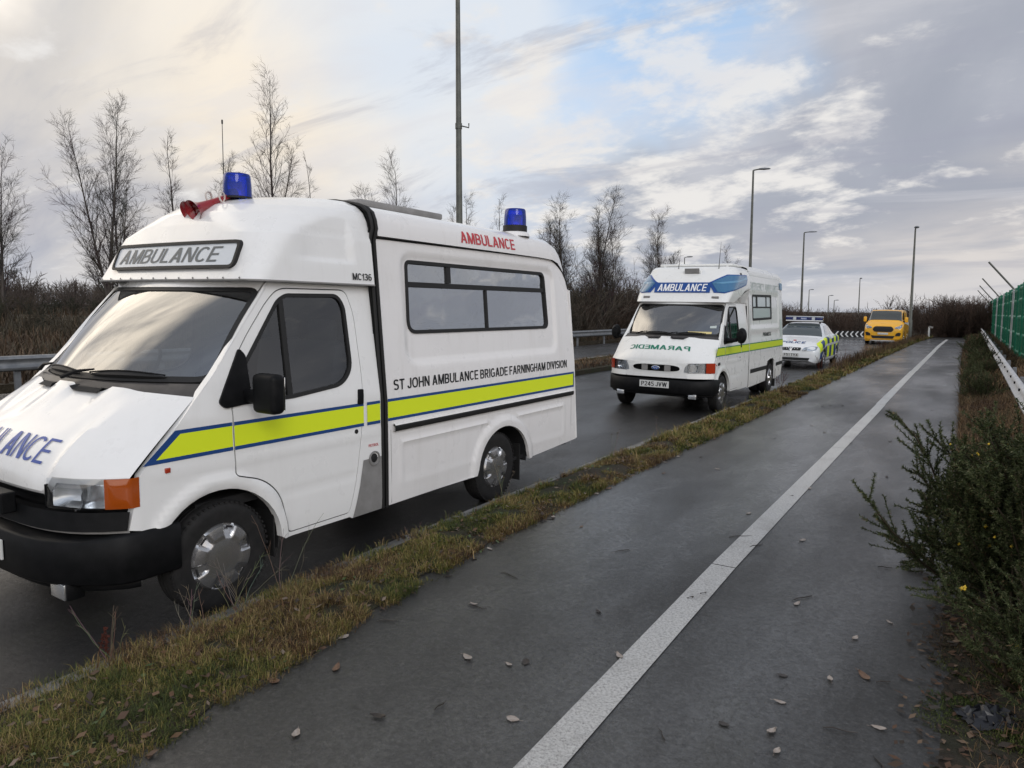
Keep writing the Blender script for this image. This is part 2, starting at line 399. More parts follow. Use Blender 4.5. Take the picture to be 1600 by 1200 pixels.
# a plain bold grotesque alphabet, drawn as bars, slants and bowls and merged glyph by glyph
def _glyphs(s=0.165, q=0.145):
    Rc = lambda x0, y0, x1, y1: [(x0, y0), (x1, y0), (x1, y1), (x0, y1)]
    def Dg(x0, y0, x1, y1, h=0.095): return [(x0 - h, y0), (x0 + h, y0), (x1 + h, y1), (x1 - h, y1)]
    def Bd(cx_, cy_, rx, ry, a0, a1):
        n = max(6, int(abs(a1 - a0) / 15)); o = []; e = 0.86
        f = lambda a, r1, r2: (cx_ + r1 * math.copysign(abs(math.cos(a)) ** e, math.cos(a)), cy_ + r2 * math.copysign(abs(math.sin(a)) ** e, math.sin(a)))
        A = [R(a0 + (a1 - a0) * i / n) for i in range(n + 1)]
        return [f(a, rx, ry) for a in A] + [f(a, rx - s, ry - q) for a in reversed(A)]
    st = Rc(0, 0, s, 1); bot = lambda w: Rc(0, 0, w, q); top = lambda w: Rc(0, 1 - q, w, 1); mid = lambda w, y=0.43: Rc(0, y, w, y + q)
    bowl = [Rc(0, 0.40, 0.34, 0.40 + q), top(0.34), Bd(0.33, 0.70, 0.28, 0.30, -90, 90)]
    return {
     'A': (0.74, [Dg(0.10, 0, 0.37, 1), Dg(0.64, 0, 0.37, 1), Rc(0.17, 0.22, 0.57, 0.35)]),
     'B': (0.64, [st, top(0.34), mid(0.38), bot(0.36), Bd(0.32, 0.725, 0.27, 0.275, -90, 90), Bd(0.34, 0.29, 0.30, 0.29, -90, 90)]),
     'C': (0.68, [Bd(0.35, 0.5, 0.35, 0.5, 42, 318)]), 'D': (0.68, [st, top(0.3), bot(0.3), Bd(0.29, 0.5, 0.39, 0.5, -90, 90)]),
     'E': (0.57, [st, top(0.57), mid(0.53), bot(0.57)]), 'F': (0.54, [st, top(0.54), mid(0.49)]),
     'G': (0.71, [Bd(0.35, 0.5, 0.35, 0.5, 42, 330), Rc(0.36, 0.40, 0.71, 0.53), Rc(0.56, 0.06, 0.71, 0.45)]),
     'H': (0.66, [st, Rc(0.66 - s, 0, 0.66, 1), Rc(0, 0.43, 0.66, 0.43 + q)]), 'I': (s, [st]),
     'J': (0.50, [Rc(0.50 - s, 0.27, 0.50, 1), Bd(0.25, 0.28, 0.25, 0.28, 180, 360)]), 'L': (0.54, [st, bot(0.54)]),
     'M': (0.82, [st, Rc(0.82 - s, 0, 0.82, 1), Dg(0.11, 1, 0.41, 0.0), Dg(0.71, 1, 0.41, 0.0)]),
     'N': (0.67, [st, Rc(0.67 - s, 0, 0.67, 1), Dg(0.10, 1, 0.57, 0)]), 'O': (0.74, [Bd(0.37, 0.5, 0.37, 0.5, 0, 180), Bd(0.37, 0.5, 0.37, 0.5, 180, 360)]),
     'P': (0.61, [st] + bowl), 'R': (0.67, [st] + bowl + [Dg(0.34, 0.42, 0.57, 0)]),
     'S': (0.62, [Bd(0.31, 0.725, 0.30, 0.275, 25, 270), Bd(0.31, 0.29, 0.31, 0.29, -155, 90)]),
     'T': (0.60, [Rc(0.30 - s / 2, 0, 0.30 + s / 2, 1), top(0.60)]),
     'U': (0.66, [Rc(0, 0.32, s, 1), Rc(0.66 - s, 0.32, 0.66, 1), Bd(0.33, 0.34, 0.33, 0.34, 180, 360)]),
     'V': (0.70, [Dg(0.35, 0, 0.10, 1), Dg(0.35, 0, 0.60, 1)]), 'W': (0.98, [Dg(0.27, 0, 0.09, 1), Dg(0.27, 0, 0.49, 1), Dg(0.71, 0, 0.49, 1), Dg(0.71, 0, 0.89, 1)]),
     'X': (0.68, [Dg(0.10, 0, 0.58, 1), Dg(0.58, 0, 0.10, 1)]), 'Y': (0.68, [Dg(0.34, 0.40, 0.10, 1), Dg(0.34, 0.40, 0.58, 1), Rc(0.34 - s / 2, 0, 0.34 + s / 2, 0.46)]),
     '1': (0.36, [Rc(0.36 - s, 0, 0.36, 1), Rc(0, 0.70, 0.25, 0.82)]),
     '2': (0.60, [Bd(0.30, 0.70, 0.30, 0.30, -35, 165), Dg(0.11, 0.06, 0.46, 0.58), bot(0.60)]),
     '3': (0.60, [Bd(0.29, 0.725, 0.29, 0.275, -90, 155), Bd(0.29, 0.29, 0.31, 0.29, -155, 90), Rc(0.17, 0.44, 0.32, 0.57)]),
     '4': (0.64, [Rc(0.37, 0, 0.37 + s, 1), Rc(0, 0.20, 0.64, 0.20 + q), Dg(0.09, 0.25, 0.42, 1)]),
     '5': (0.60, [Rc(0.05, 0.48, 0.05 + s, 1), Rc(0.05, 1 - q, 0.56, 1), Bd(0.28, 0.33, 0.31, 0.33, -155, 118)]),
     '6': (0.61, [Bd(0.305, 0.32, 0.305, 0.32, 0, 180), Bd(0.305, 0.32, 0.305, 0.32, 180, 360), Bd(0.32, 0.5, 0.32, 0.5, 50, 182), Rc(0, 0.3, s, 0.5)]),
    }
_GS = {1.0: _glyphs(), 0.72: _glyphs(0.120, 0.105), 0.85: _glyphs(0.14, 0.125)}; _GC = {}
def glyph_mesh(ch, wt):
    if (ch, wt) not in _GC:
        polys = _GS[wt][ch][1]; V = []; E = []
        for p in polys:
            p = densify(p, 0.35); n = len(V); V += p; E += [(n + i, n + (i + 1) % len(p)) for i in range(len(p))]
        r = delaunay_2d_cdt([Vector(p) for p in V], E, [], 0, 1e-5)
        v = np.array([tuple(p) for p in r[0]]); F = np.array([f for f in r[2]]); c_ = v[F].mean(1); k = np.zeros(len(F), bool)
        for p in polys: k |= inpoly(c_, p)
        _GC[ch, wt] = (v, F[k])
    return _GC[ch, wt]
def text(name, s, place, w, h, mat, parent, shear=0.0, mirror=False, wt=1.0, **_):
    """flat lettering fitted to w x h and laid on a surface by place(u,v)"""
    V = []; F = []; x = 0.0
    for ch in s:
        if ch == ' ': x += 0.26; continue
        v, f = glyph_mesh(ch, wt); n = len(V); V += [(a + x, b) for a, b in v]; F += [tuple(int(i) + n for i in t) for t in f]; x += _GS[wt][ch][0] + 0.085
    x -= 0.085; O = []
    for a, b in V:
        a = a / x
        if mirror: a = 1 - a
        O.append(place(a * w + shear * (b - 0.5) * h, b * h))
    me = bpy.data.meshes.new(name); me.from_pydata([tuple(o) for o in O], [], F); me.update()
    return link(name, me, mat, parent)
def smst(x, a, b):
    t = min(1.0, max(0.0, (x - a) / (b - a))); return t * t * (3 - 2 * t)
def lerp_tab(tab, z):
    if z <= tab[0][0]: return tab[0][1:]
    for a, b in zip(tab, tab[1:]):
        if z <= b[0]:
            t = (z - a[0]) / (b[0] - a[0]); return [p + (q - p) * t for p, q in zip(a[1:], b[1:])]
    return tab[-1][1:]
def rrect_sdf(a, b, x0, x1, y0, y1, r):
    cx, cy = (x0 + x1) / 2, (y0 + y1) / 2; dx = abs(a - cx) - (x1 - x0) / 2 + r; dy = abs(b - cy) - (y1 - y0) / 2 + r
    return math.hypot(max(dx, 0), max(dy, 0)) + min(max(dx, dy), 0) - r
def prisms(name, P0, P1, r0, r1, col, mat, parent=None, sides=3):
    """many thin tapered twigs as one mesh, with a colour per twig"""
    P0 = np.asarray(P0, float); P1 = np.asarray(P1, float); r0 = np.asarray(r0, float); r1 = np.asarray(r1, float); col = np.asarray(col, float)
    n = len(P0); t = P1 - P0; L = np.linalg.norm(t, axis=1, keepdims=True); t = t / np.maximum(L, 1e-9)
    ref = np.where(np.abs(t[:, 2:3]) < 0.9, np.array([[0, 0, 1.0]]), np.array([[1.0, 0, 0]]))
    a = np.cross(t, ref); a /= np.linalg.norm(a, axis=1, keepdims=True); b = np.cross(a, t)
    V = np.zeros((n, 2 * sides, 3))
    for k in range(sides):
        th = 2 * math.pi * k / sides; d = a * math.cos(th) + b * math.sin(th)
        V[:, k] = P0 + d * r0[:, None]; V[:, sides + k] = P1 + d * r1[:, None]
    base = (np.arange(n) * 2 * sides)[:, None]
    F = np.concatenate([base + np.array([[k, (k + 1) % sides, sides + (k + 1) % sides, sides + k]]) for k in range(sides)], 0)
    return npmesh(name, V.reshape(-1, 3), F, mat, parent, np.repeat(col, 2 * sides, axis=0))
def npmesh(name, V, F, mat, parent=None, col=None, smooth=False):
    me = bpy.data.meshes.new(name); V = np.ascontiguousarray(V, np.float32); F = np.ascontiguousarray(F, np.int32); k = F.shape[1]
    me.vertices.add(len(V)); me.vertices.foreach_set('co', V.ravel())
    me.loops.add(F.size); me.loops.foreach_set('vertex_index', F.ravel())
    me.polygons.add(len(F)); me.polygons.foreach_set('loop_start', np.arange(0, F.size, k, dtype=np.int32))
    me.update(calc_edges=True)
    if col is not None:
        at = me.color_attributes.new('col', 'FLOAT_COLOR', 'POINT'); c4 = np.ones((len(V), 4), np.float32); c4[:, :3] = col; at.data.foreach_set('color', c4.ravel())
    if smooth: me.polygons.foreach_set('use_smooth', np.ones(len(F), bool))
    return link(name, me, mat, parent)

# ================================================================ THE SETTING
def pl(tab, y):
    return float(np.interp(y, [t[0] for t in tab], [t[1] for t in tab]))
KERB = [(-30, -3.30), (1, -3.40), (5, -3.48), (12, -3.45), (18.4, -3.41), (28.7, -3.26), (40, -2.97), (47, -2.75), (52, -2.5), (60, -1.6)]
PATHL = [(-30, -2.30), (1.3, -2.52), (4, -2.79), (6, -2.80), (10.4, -2.73), (28, -2.56), (45, -2.28), (53, -1.95), (60, -1.6)]
LINE = [(-30, -1.10), (2, -1.215), (4.5, -1.24), (9.3, -1.22), (25, -1.14), (42, -1.02), (53, -0.85), (60, -0.7)]
PATHR = [(-30, -0.10), (3, -0.06), (10, -0.02), (19, -0.03), (30, 0.0), (42, 0.12), (51, 0.26), (60, 0.4)]
def kx(y): return pl(KERB, y)
def rz(x): return max(0.0, 0.02 * (-3.5 - x))
def ys(a, b, s): return [a + (b - a) * i / s for i in range(s + 1)]
def mix_road(name, dark, light, wet, sp=4.6, cior=1.62):
    m, b = principled(name, dark, 0.5, spec=0.5)
    t = NT(m)
    base = t.mix(t.rng(t.noise(1.3, 6, 0.6), 0.35, 0.7), tuple(dark), tuple(light))
    base = t.mix(t.rng(t.noise(45, 8, 0.94), 0.50, 0.62), base, tuple(x * sp for x in light))
    base = t.mix(t.rng(t.noise(0.5, 5, 0.6, sc=(3, 0.6, 1)), 0.58, 0.72, 0, 0.35), base, (0.055, 0.056, 0.038))
    t.l(base, b.inputs['Base Color'])
    w = t.rng(t.noise(0.55, 5, 0.55, sc=(1.4, 0.6, 1)), 0.38, 0.66)
    cw = t.rng(t.noise(0.7, 6, 0.6, sc=(1.3, 0.5, 1)), 0.36, 0.62, wet[4], wet[5])
    sk = t.n('ShaderNodeMath', operation='MULTIPLY'); t.l(cw, sk.inputs[0]); t.l(t.rng(t.noise(42, 8, 0.92), 0.42, 0.56, 0.35, 1.0), sk.inputs[1]); cw = sk.outputs[0]; t.l(cw, b.inputs['Coat Weight']); b.inputs['Coat Roughness'].default_value = wet[6]; b.inputs['Coat IOR'].default_value = cior
    cb = t.n('ShaderNodeBump'); t.l(t.noise(48, 8, 0.88), cb.inputs['Height']); cb.inputs['Strength'].default_value = wet[7]; cb.inputs['Distance'].default_value = 0.008; t.l(cb.outputs[0], b.inputs['Coat Normal'])
    rr = t.n('ShaderNodeMapRange'); t.l(w, rr.inputs[0]); rr.inputs[3].default_value = wet[0]; rr.inputs[4].default_value = wet[1]
    t.l(rr.outputs[0], b.inputs['Roughness'])
    h = t.n('ShaderNodeMath', operation='ADD'); t.l(t.noise(60, 8, 0.92), h.inputs[0])
    h2 = t.n('ShaderNodeMath', operation='MULTIPLY'); t.l(t.noise(22, 3, 0.6), h2.inputs[0]); h2.inputs[1].default_value = 0.7
    t.l(h2.outputs[0], h.inputs[1]); t.bump(h.outputs[0], wet[2], wet[3], b)
    return m
mix_road('road_asphalt', (0.008, 0.008, 0.008), (0.013, 0.0125, 0.013), (0.60, 0.42, 1.0, 0.014, 0.25, 1.0, 0.15, 0.55), 2.4, 1.6)
mix_road('path_asphalt', (0.014, 0.014, 0.014), (0.021, 0.0205, 0.020), (0.60, 0.38, 0.9, 0.008, 0.22, 1.0, 0.14, 0.34), 3.4, 1.85)
# worn thermoplastic
m, b = principled('line_paint', (0.40, 0.40, 0.39), 0.55)
t = NT(m); cc = t.mix(t.rng(t.noise(75, 6, 0.85), 0.46, 0.64), (0.60, 0.60, 0.59), (0.20, 0.197, 0.195))
cc = t.mix(t.rng(t.noise(4, 6, 0.7), 0.5, 0.75, 0, 0.5), cc, (0.24, 0.23, 0.22))
t.l(cc, b.inputs['Base Color']); t.bump(t.noise(160, 4, 0.8), 1.0, 0.006, b)
mat_noise('soil_moss', (0.022, 0.028, 0.010), (0.040, 0.028, 0.018), 3.5, 0.95, 0.8, 40, bdist=0.03)
mat_noise('bank_soil', (0.014, 0.018, 0.007), (0.030, 0.022, 0.016), 2.2, 0.95, 0.9, 35, bdist=0.03)
mat_noise('heath', (0.050, 0.036, 0.022), (0.030, 0.026, 0.016), 0.35, 1.0, 0.6, 6, bdist=0.2)

def strip(name, fa, fb, z, y0, y1, n, mat, nx=1, zf=None, kind='structure'):
    Y = ys(y0, y1, n); P = []
    for y in Y:
        a, b_ = fa(y), fb(y); P.append([(a + (b_ - a) * i / nx, y, (z if zf is None else zf(a + (b_ - a) * i / nx, y))) for i in range(nx + 1)])
    o = MB().grid(P).build(name, mat, smooth=False); tag(o, kind=kind); return o
# terrain
def terr(x, y):
    h = 0.16
    if x < -16: h = 0.26 + 1.25 * smst(-x, 16.5, 44) + 2.2 * smst(-x, 44, 170)
    if -17 < x < -2.2 and y < 60: h = -0.25
    if -2.2 <= x < 0.9 and y < 60: h = -0.1
    if x >= 0.9: h = 0.16
    if y > 56: h = max(h, 0.10 + 1.1 * smst(y, 60, 170))
    h += (0.12 * math.sin(x * 0.31 + y * 0.17) + 0.10 * math.sin(y * 0.43 - x * 0.11)) * smst(max(-x - 18, y - 62, x - 8), 0, 15)
    return h
gx = sorted(set([-900, -500, -300, -220] + list(np.arange(-170, -20, 5.0)) + [-18, -17.01, -16.99, -16, -15.6, -3.2, -2.21, -2.19, 0.89, 0.91, 3, 8, 12, 20, 30, 45, 70, 120, 250, 500, 900]))
gy = sorted(set([-700, -300, -120, -60, -31] + list(np.arange(-25, 55, 5.0)) + [56, 59.9, 60.1] + list(np.arange(65, 170, 7.0)) + [220, 350, 600, 1200]))
P = [[(float(x), float(y), terr(x, y)) for x in gx] for y in gy]
tag(MB().grid(P).build('ground', 'heath', smooth=True, angle=60), kind='structure')
# carriageways
strip('road', lambda y: -15.3, lambda y: kx(y) + 0.03, 0, -30, 58, 60, 'road_asphalt', 6, lambda x, y: rz(x))
strip('footpath', lambda y: pl(PATHL, y) - 0.10, lambda y: pl(PATHR, y) + 0.25, 0.13, -30, 58, 90, 'path_asphalt', 3)
# kerbstones
P = []
for y in ys(-30, 57, 95):
    k = kx(y); P.append([(k, y, -0.05), (k, y, 0.075), (k + 0.018, y, 0.10), (k + 0.125, y, 0.103), (k + 0.125, y, 0.0)])
kb = MB().grid(P).build('kerb', 'kerb_stone', smooth=False); tag(kb, kind='structure')
P = []
for y in ys(-30, 36, 30):
    w = 1.0 if y < 30 else max(0.06, (36.3 - y) / 6.3)
    P.append([(-9.65 - 0.95 * w, y, 0.05), (-9.65 - 0.95 * w, y, 0.24), (-9.65 - 0.8 * w, y, 0.26), (-9.65, y, 0.30), (-9.65 + 0.8 * w, y, 0.24), (-9.65 + 0.95 * w, y, 0.22), (-9.65 + 0.95 * w, y, 0.03)])
tag(MB().grid(P).build('grass_island', 'soil_moss', smooth=True), kind='structure')
def vz(x, y):
    a, b_ = kx(y) + 0.12, pl(PATHL, y); u = (x - a) / max(0.01, b_ - a)
    return 0.105 + 0.030 * math.sin(math.pi * min(1, max(0, u))) * (1 + 0.5 * math.sin(y * 3.1) + 0.4 * math.sin(y * 7.7 + x * 9)) + 0.03 * u
strip('verge', lambda y: kx(y) + 0.12, lambda y: pl(PATHL, y) + 0.03 * math.sin(y * 5.3) + 0.02 * math.sin(y * 13), 0, -28, 56, 560, 'soil_moss', 6, vz)
# near bank to the right of the path
def bz(x, y):
    e = pl(PATHR, y) ; u = x - e
    return 0.124 + 0.012 * smst(u, -0.1, 0.25) + 0.04 * smst(u, 0.1, 0.9) + 0.10 * smst(x, 0.75, 1.4) + 0.012 * math.sin(x * 17 + y * 11) * smst(u, 0, 0.3)
strip('bank', lambda y: pl(PATHR, y) + 0.04 * math.sin(y * 4.1) + 0.03 * math.sin(y * 11 + 1), lambda y: 12.0, 0, -28, 62, 400, 'bank_soil', 24, lambda x, y: bz(x, y))
# white lining: lengths of line butted together with hairline joints
joints = [-6.0, -3.2, -0.4, 4.47, 9.28, 14.2, 17.5, 23.0, 29.0, 36.0, 44.0, 52.0]
P = MB()
for a, b_ in zip(joints, joints[1:]):
    a += 0.012; n = 8; g = []
    for i in range(n + 1):
        y = a + (b_ - a) * i / n; x = pl(LINE, y) + (0.012 if int(a * 3) % 2 else 0); g.append([(x - 0.075, y, 0.1345), (x + 0.075, y, 0.1345)])
    P.add([p for r in g for p in r], [(2 * i, 2 * i + 1, 2 * i + 3, 2 * i + 2) for i in range(n)])
tag(P.build('path_line_marking', 'line_paint', smooth=False), kind='structure')
P = MB(); g = []
for y in ys(-30, 50, 20): g.append([(-11.45, y, rz(-11.45) + 0.005), (-11.3, y, rz(-11.3) + 0.005)])
tag(P.grid(g).build('road_edge_line', 'line_paint', smooth=False), kind='structure')

# ---------------------------------------------------------------- safety barriers
WB = [(0.0, 0.0), (0.045, 0.025), (0.055, 0.07), (0.0, 0.115), (-0.01, 0.155), (0.0, 0.195), (0.055, 0.24), (0.045, 0.285), (0.0, 0.31)]
def guard_rail(label, pts, zt, side, mat, step, y0off=0):
    root = empty('guard_rail', (pts[0][0], pts[0][1], 0)); tag(root, label, 'crash barrier')
    o = Vector((pts[0][0], pts[0][1], 0)); P = []; pv = [Vector((x, y, 0)) - o for x, y in pts]
    for p in pv: P.append([(p.x + side * u, p.y, zt - 0.31 + w) for u, w in WB])
    MB().grid(P).build('rail_beam', mat, root, angle=50).modifiers.new('s', 'SOLIDIFY').thickness = 0.006
    L = (pv[-1] - pv[0]).length; n = int(L / step)
    for i in range(min(n, 60)):
        y = i * step + 0.6 + y0off; x = float(np.interp(y, [p.y for p in pv], [p.x for p in pv]))
        MB().box((x - side * 0.09, y, (zt - 0.05) / 2), (0.06, 0.11, zt - 0.05)).build('post', 'galvanised_dull', root, smooth=False)
    return root, pv
rr_pts = [(0.70, 6.0), (0.72, 11.7), (0.80, 25), (0.90, 42), (0.97, 56)]
rr, pv = guard_rail('silver crash barrier running beside the gorse bushes along the right edge of the footpath', rr_pts, 0.80, -1, 'galvanised', 2.4)
for i in range(40):
    y = 0.7 + i * 1.2; x = float(np.interp(y, [p.y for p in pv], [p.x for p in pv]))
    MB().box((x - 0.062, y, 0.80 - 0.055), (0.02, 0.035, 0.035)).build('bolt', 'black_plastic', rr, smooth=False)
    if i % 2 == 0: MB().box((x - 0.058, y + 0.05, 0.80 - 0.255), (0.02, 0.035, 0.035)).build('bolt', 'black_plastic', rr, smooth=False)
P = [[(x - 0.062, y, 0.80 - 0.31 + w) for w in (0.03, 0.28)] for x, y in ((0, 0),)]
guard_rail('grey crash barrier beyond the far carriageway, behind the parked vehicles', [(-15.9, -12), (-15.7, 10), (-15.6, 30), (-15.6, 50)], 0.93, 1, 'galvanised_dull', 3.0)

# ---------------------------------------------------------------- green fence
fr = empty('mesh_fence', (1.45, 20, 0.25)); tag(fr, 'tall green mesh fence with slanting post extensions, beyond the right barrier', 'fence')
def fx(y): return 0.0 + 0.0035 * y
ny = 0
y = 0.0
for i in range(17):
    y0, y1 = i * 2.9, i * 2.9 + 2.80; za = 0.06
    kink = 0.05 * (1 if i % 2 else -1)
    P = []; nz = 26
    for k in range(nz + 1):
        z = za + 2.32 * k / nz; off = 0.035 if k in (3, 9, 15, 21, 25) else 0.0
        P.append([(fx(y0) + kink * 0.3 - off, y0 + 0.05, z), (fx((y0 + y1) / 2) + kink - off, (y0 + y1) / 2, z), (fx(y1) - off, y1, z)])
    MB().grid(P).build('panel', 'fence_green', fr, angle=20)
    b_ = MB()
    for k in range(int(2.75 / 0.11)):
        yy = y0 + 0.08 + k * 0.11; b_.box((fx(yy) - 0.02 + kink * (1 - abs((yy - y0) / 1.4 - 1)), yy, za + 1.17), (0.008, 0.008, 2.36))
    b_.build('panel_wires', 'fence_green', fr, smooth=False)
    ps = MB().box((fx(y1) - 0.05, y1 + 0.05, 1.2), (0.06, 0.05, 2.45)).build('post', 'fence_green' if i % 3 else 'galvanised', fr, smooth=False)
    if i in (3, 8, 12, 16): MB().tube([(fx(y1) - 0.03, y1 + 0.05, 2.36), (fx(y1) - 0.86, y1 + 0.05, 3.38)], 0.036, 6).build('arm', 'pole_metal', ps)
    MB().box((fx(y0) + 0.0, y0 + 1.42, -0.02 - 0.0), (0.12, 2.7, 0.16)).build('plinth', 'concrete', fr, smooth=False, bevel=0.008)

# ---------------------------------------------------------------- street lamps
def lamp(label, x, y, h, r, arm=(0.9, 0.0), head=True, gz=0.2, group='street lamps along the road', flat=False):
    root = empty('street_lamp', (x, y, gz)); tag(root, label, 'street lamp', group)
    H = h - gz
    MB().tube([(0, 0, 0), (0, 0, 1.2), (0, 0, 1.25), (0, 0, H)], [r * 1.5, r * 1.45, r * 1.1, r * 0.55], 12).build('pole', 'pole_metal', root)
    ax, ay = arm
    if head:
        MB().tube([(0, 0, H), (ax * 0.25, ay * 0.25, H + 0.05), (ax * 0.45, ay * 0.45, H + 0.07)], r * 0.4, 8).build('bracket', 'pole_metal', root)
        P = []
        for i, (u, w, t) in enumerate(((0.28, 0.05, 0.04), (0.4, 0.11, 0.08), (0.7, 0.15, 0.10), (1.0, 0.13, 0.07), (1.1, 0.04, 0.03))):
            n = Vector((ax, ay, 0)).normalized(); s = Vector((-n.y, n.x, 0)); c_ = Vector((ax, ay, 0)) * u + Vector((0, 0, H + 0.06))
            P.append([c_ + s * (w * math.cos(a)) + Vector((0, 0, t * math.sin(a) * (1 if math.sin(a) > 0 else 0.6))) for a in [2 * math.pi * k / 10 for k in range(10)]])
        mb = MB(); mb.grid(P, closed=True); mb.f += [tuple(range(9, -1, -1)), tuple(range(40, 50))]
        mb.build('lantern', 'galvanised_dull', root)
    return root
big = lamp('tall dark lamp column rising out of the top of the picture behind the nearest ambulance', -15.95, 21.5, 15.5, 0.125, (1.2, 0.3))
mb = MB().tube([(0.1, 0, 8.35), (0.42, 0.05, 8.25), (0.42, 0.05, 8.4)], 0.025, 6); mb.tube([(0, 0, 8.25), (0, 0, 8.45)], 0.125, 12); mb.build('bracket', 'pole_metal', big)
lamp('lamp post with curved head standing behind the roof of the paramedic ambulance', -13.4, 53.5, 12.0, 0.12, (1.0, 0.35))
lamp('lamp post with short arm rising behind the light bar of the police car', -17.3, 94.6, 11.7, 0.14, (1.3, 0.4))
lamp('short far lamp post just right of the one behind the police car', -24.0, 138, 6.0, 0.10, (0.7, 0.2))
lamp('far lamp post, left one of the small pair beyond the police car roof', -20.7, 138, 4.9, 0.10, (0.7, 0.2))
lamp('far lamp post, right one of the small pair beyond the police car roof', -20.9, 146, 4.2, 0.10, (0.7, 0.2))
lamp('thin lamp post standing behind the black and white chevron board', -11.2, 98, 6.0, 0.075, (0.2, -0.5))
lamp('lamp post standing right beside the yellow van', -2.95, 52.5, 7.1, 0.085, (0.12, -0.5), gz=0.12)
lamp('tiny far lamp head among the bare trees left of the paramedic ambulance roof', -28.2, 82.3, 8.3, 0.09, (0.9, 0.0))

# ---------------------------------------------------------------- chevron board, marker post
ch = empty('chevron_board', (-7.6, 53.6, 0.05)); tag(ch, 'long low black board with white arrows pointing left at the bend beside the yellow van', 'road sign')
MB().box((2.05, 0, 0.30), (4.1, 0.05, 0.44)).build('panel', 'decal_black', ch, smooth=False)
for i in range(13):
    x0 = 0.08 + i * 0.31
    MB().add([(x0 + 0.14, -0.031, 0.11), (x0 + 0.24, -0.031, 0.11), (x0 + 0.10, -0.031, 0.30), (x0, -0.031, 0.30), (x0 + 0.14, -0.031, 0.49), (x0 + 0.24, -0.031, 0.49)], [(0, 1, 2, 3), (3, 2, 5, 4)]).build('arrow', 'decal_white', ch, smooth=False)
for x in (0.3, 2.0, 3.8): MB().box((x, 0.05, 0.15), (0.06, 0.05, 0.34)).build('post', 'pole_metal', ch, smooth=False)
bo = empty('marker_post', (-1.95, 54.4, 0.12)); tag(bo, 'short pale marker post with a bent top at the far end of the footpath', 'marker post')
MB().box((0, 0, 0.38), (0.10, 0.06, 0.76)).build('post', 'plate_white', bo, bevel=0.01, smooth=False)
MB().box((0.10, 0, 0.74), (0.24, 0.06, 0.12), ('Y', 0.25)).build('cap', 'concrete', bo, bevel=0.01, smooth=False)

# ================================================================ VEHICLES
def cx(z):
    """half width of the van body side (local)"""
    return 0.975 - 0.02 * z - 0.13 * max(0.0, z - 1.15) - 0.35 * max(0, 0.45 - z) ** 2
def bx(z): return 0.972 - 0.02 * z - 0.075 * max(0.0, z - 1.1) - 0.25 * max(0, 0.45 - z) ** 2
def nose(x, k=0.0): return 0.03 + 0.26 * (abs(x) / 0.96) ** 4.5 - k
def wheel(parent, x, y, z, r, w, side, cap_r=0.2, style=0, label=None, notches=6):
    """side=+1: outer face towards +x; built round its own hub"""
    root = MB()
    o = side
    prof = [(cap_r * 0.98, w * 0.40), (cap_r * 1.03, w * 0.46), (cap_r * 1.12, w * 0.47), (r * 0.80, w * 0.50), (r * 0.90, w * 0.49), (r * 0.965, w * 0.42), (r * 0.985, w * 0.36), (r, w * 0.30), (r, w * 0.12), (r * 0.985, w * 0.10), (r * 0.985, w * 0.07), (r, w * 0.05), (r, -w * 0.05), (r * 0.985, -w * 0.07), (r * 0.985, -w * 0.1), (r, -w * 0.12), (r, -w * 0.3), (r * 0.965, -w * 0.42), (r * 0.8, -w * 0.5), (cap_r, -w * 0.45), (cap_r * 0.6, -w * 0.2)]
    t = MB().lathe(prof, (x, y, z), (o, 0, 0), 56).build('wheel', 'tyre', parent, angle=28)
    # tread blocks: shallow shoulder lugs
    tb = MB()
    for k in range(56):
        a = 2 * math.pi * k / 56; c = Vector((x + o * w * 0.40, y + math.cos(a) * r * 0.972, z + math.sin(a) * r * 0.972))
        tb.box(c, (w * 0.17, r * 0.05, r * 0.03), ('X', a + math.pi / 2))
    tb.build('tread', 'tyre', t, smooth=False)
    MB().lathe([(cap_r * 1.0, w * 0.30), (cap_r * 0.5, w * 0.26), (0.001, w * 0.26)], (x, y, z), (o, 0, 0), 32).build('rim', 'dark_inside', t)
    # pressed wheel trim: dome with openings round its edge
    nr, na = 16, 112; P = []
    for i in range(nr + 1):
        rr = cap_r * (i / nr); row = []
        for k in range(na):
            a = 2 * math.pi * k / na; ph = (a * notches / (2 * math.pi) + 0.25) % 1.0; q = rr / cap_r
            h = w * 0.50 + 0.030 * math.sqrt(max(0, 1 - q * q * 0.9)) - 0.012
            if style == 0:
                n_ = smst(q, 0.60, 0.64) * (1 - smst(q, 0.93, 0.96)) * smst(0.17 - abs(ph - 0.5), 0, 0.03)
                h -= 0.020 * n_ * (0.4 + 1.0 * (q - 0.6) / 0.35)
                h += 0.006 * smst(q, 0.56, 0.60) * (1 - smst(0.24 - abs(ph - 0.5), 0, 0.035)) * (1 - smst(q, 0.94, 1))
            else:
                n_ = smst(q, 0.34, 0.40) * (1 - smst(q, 0.80, 0.86)) * smst(0.20 - abs(ph - 0.5), 0, 0.05)
                h -= 0.05 * n_
            if q > 0.97: h -= 0.012
            row.append((x + o * h, y + math.cos(a) * rr, z + math.sin(a) * rr))
        P.append(row)
    MB().grid(P, closed=True).build('wheel_trim', 'hubcap', t, angle=30)
    if style == 0:   # dark openings near the edge
        for k in range(notches):
            a = 2 * math.pi * (k + 0.25 + 0.0) / notches; a = 2 * math.pi * ((k + 0.25) / notches); g = []
            for i in range(7):
                aa = a + (i / 6 - 0.5) * 0.26; g.append([(x + o * (w * 0.50 + 0.003), y + math.cos(aa) * cap_r * q, z + math.sin(aa) * cap_r * q) for q in (0.86, 0.93)])
            MB().grid(g).build('trim_opening', 'dark_inside', t, smooth=False)
    return t
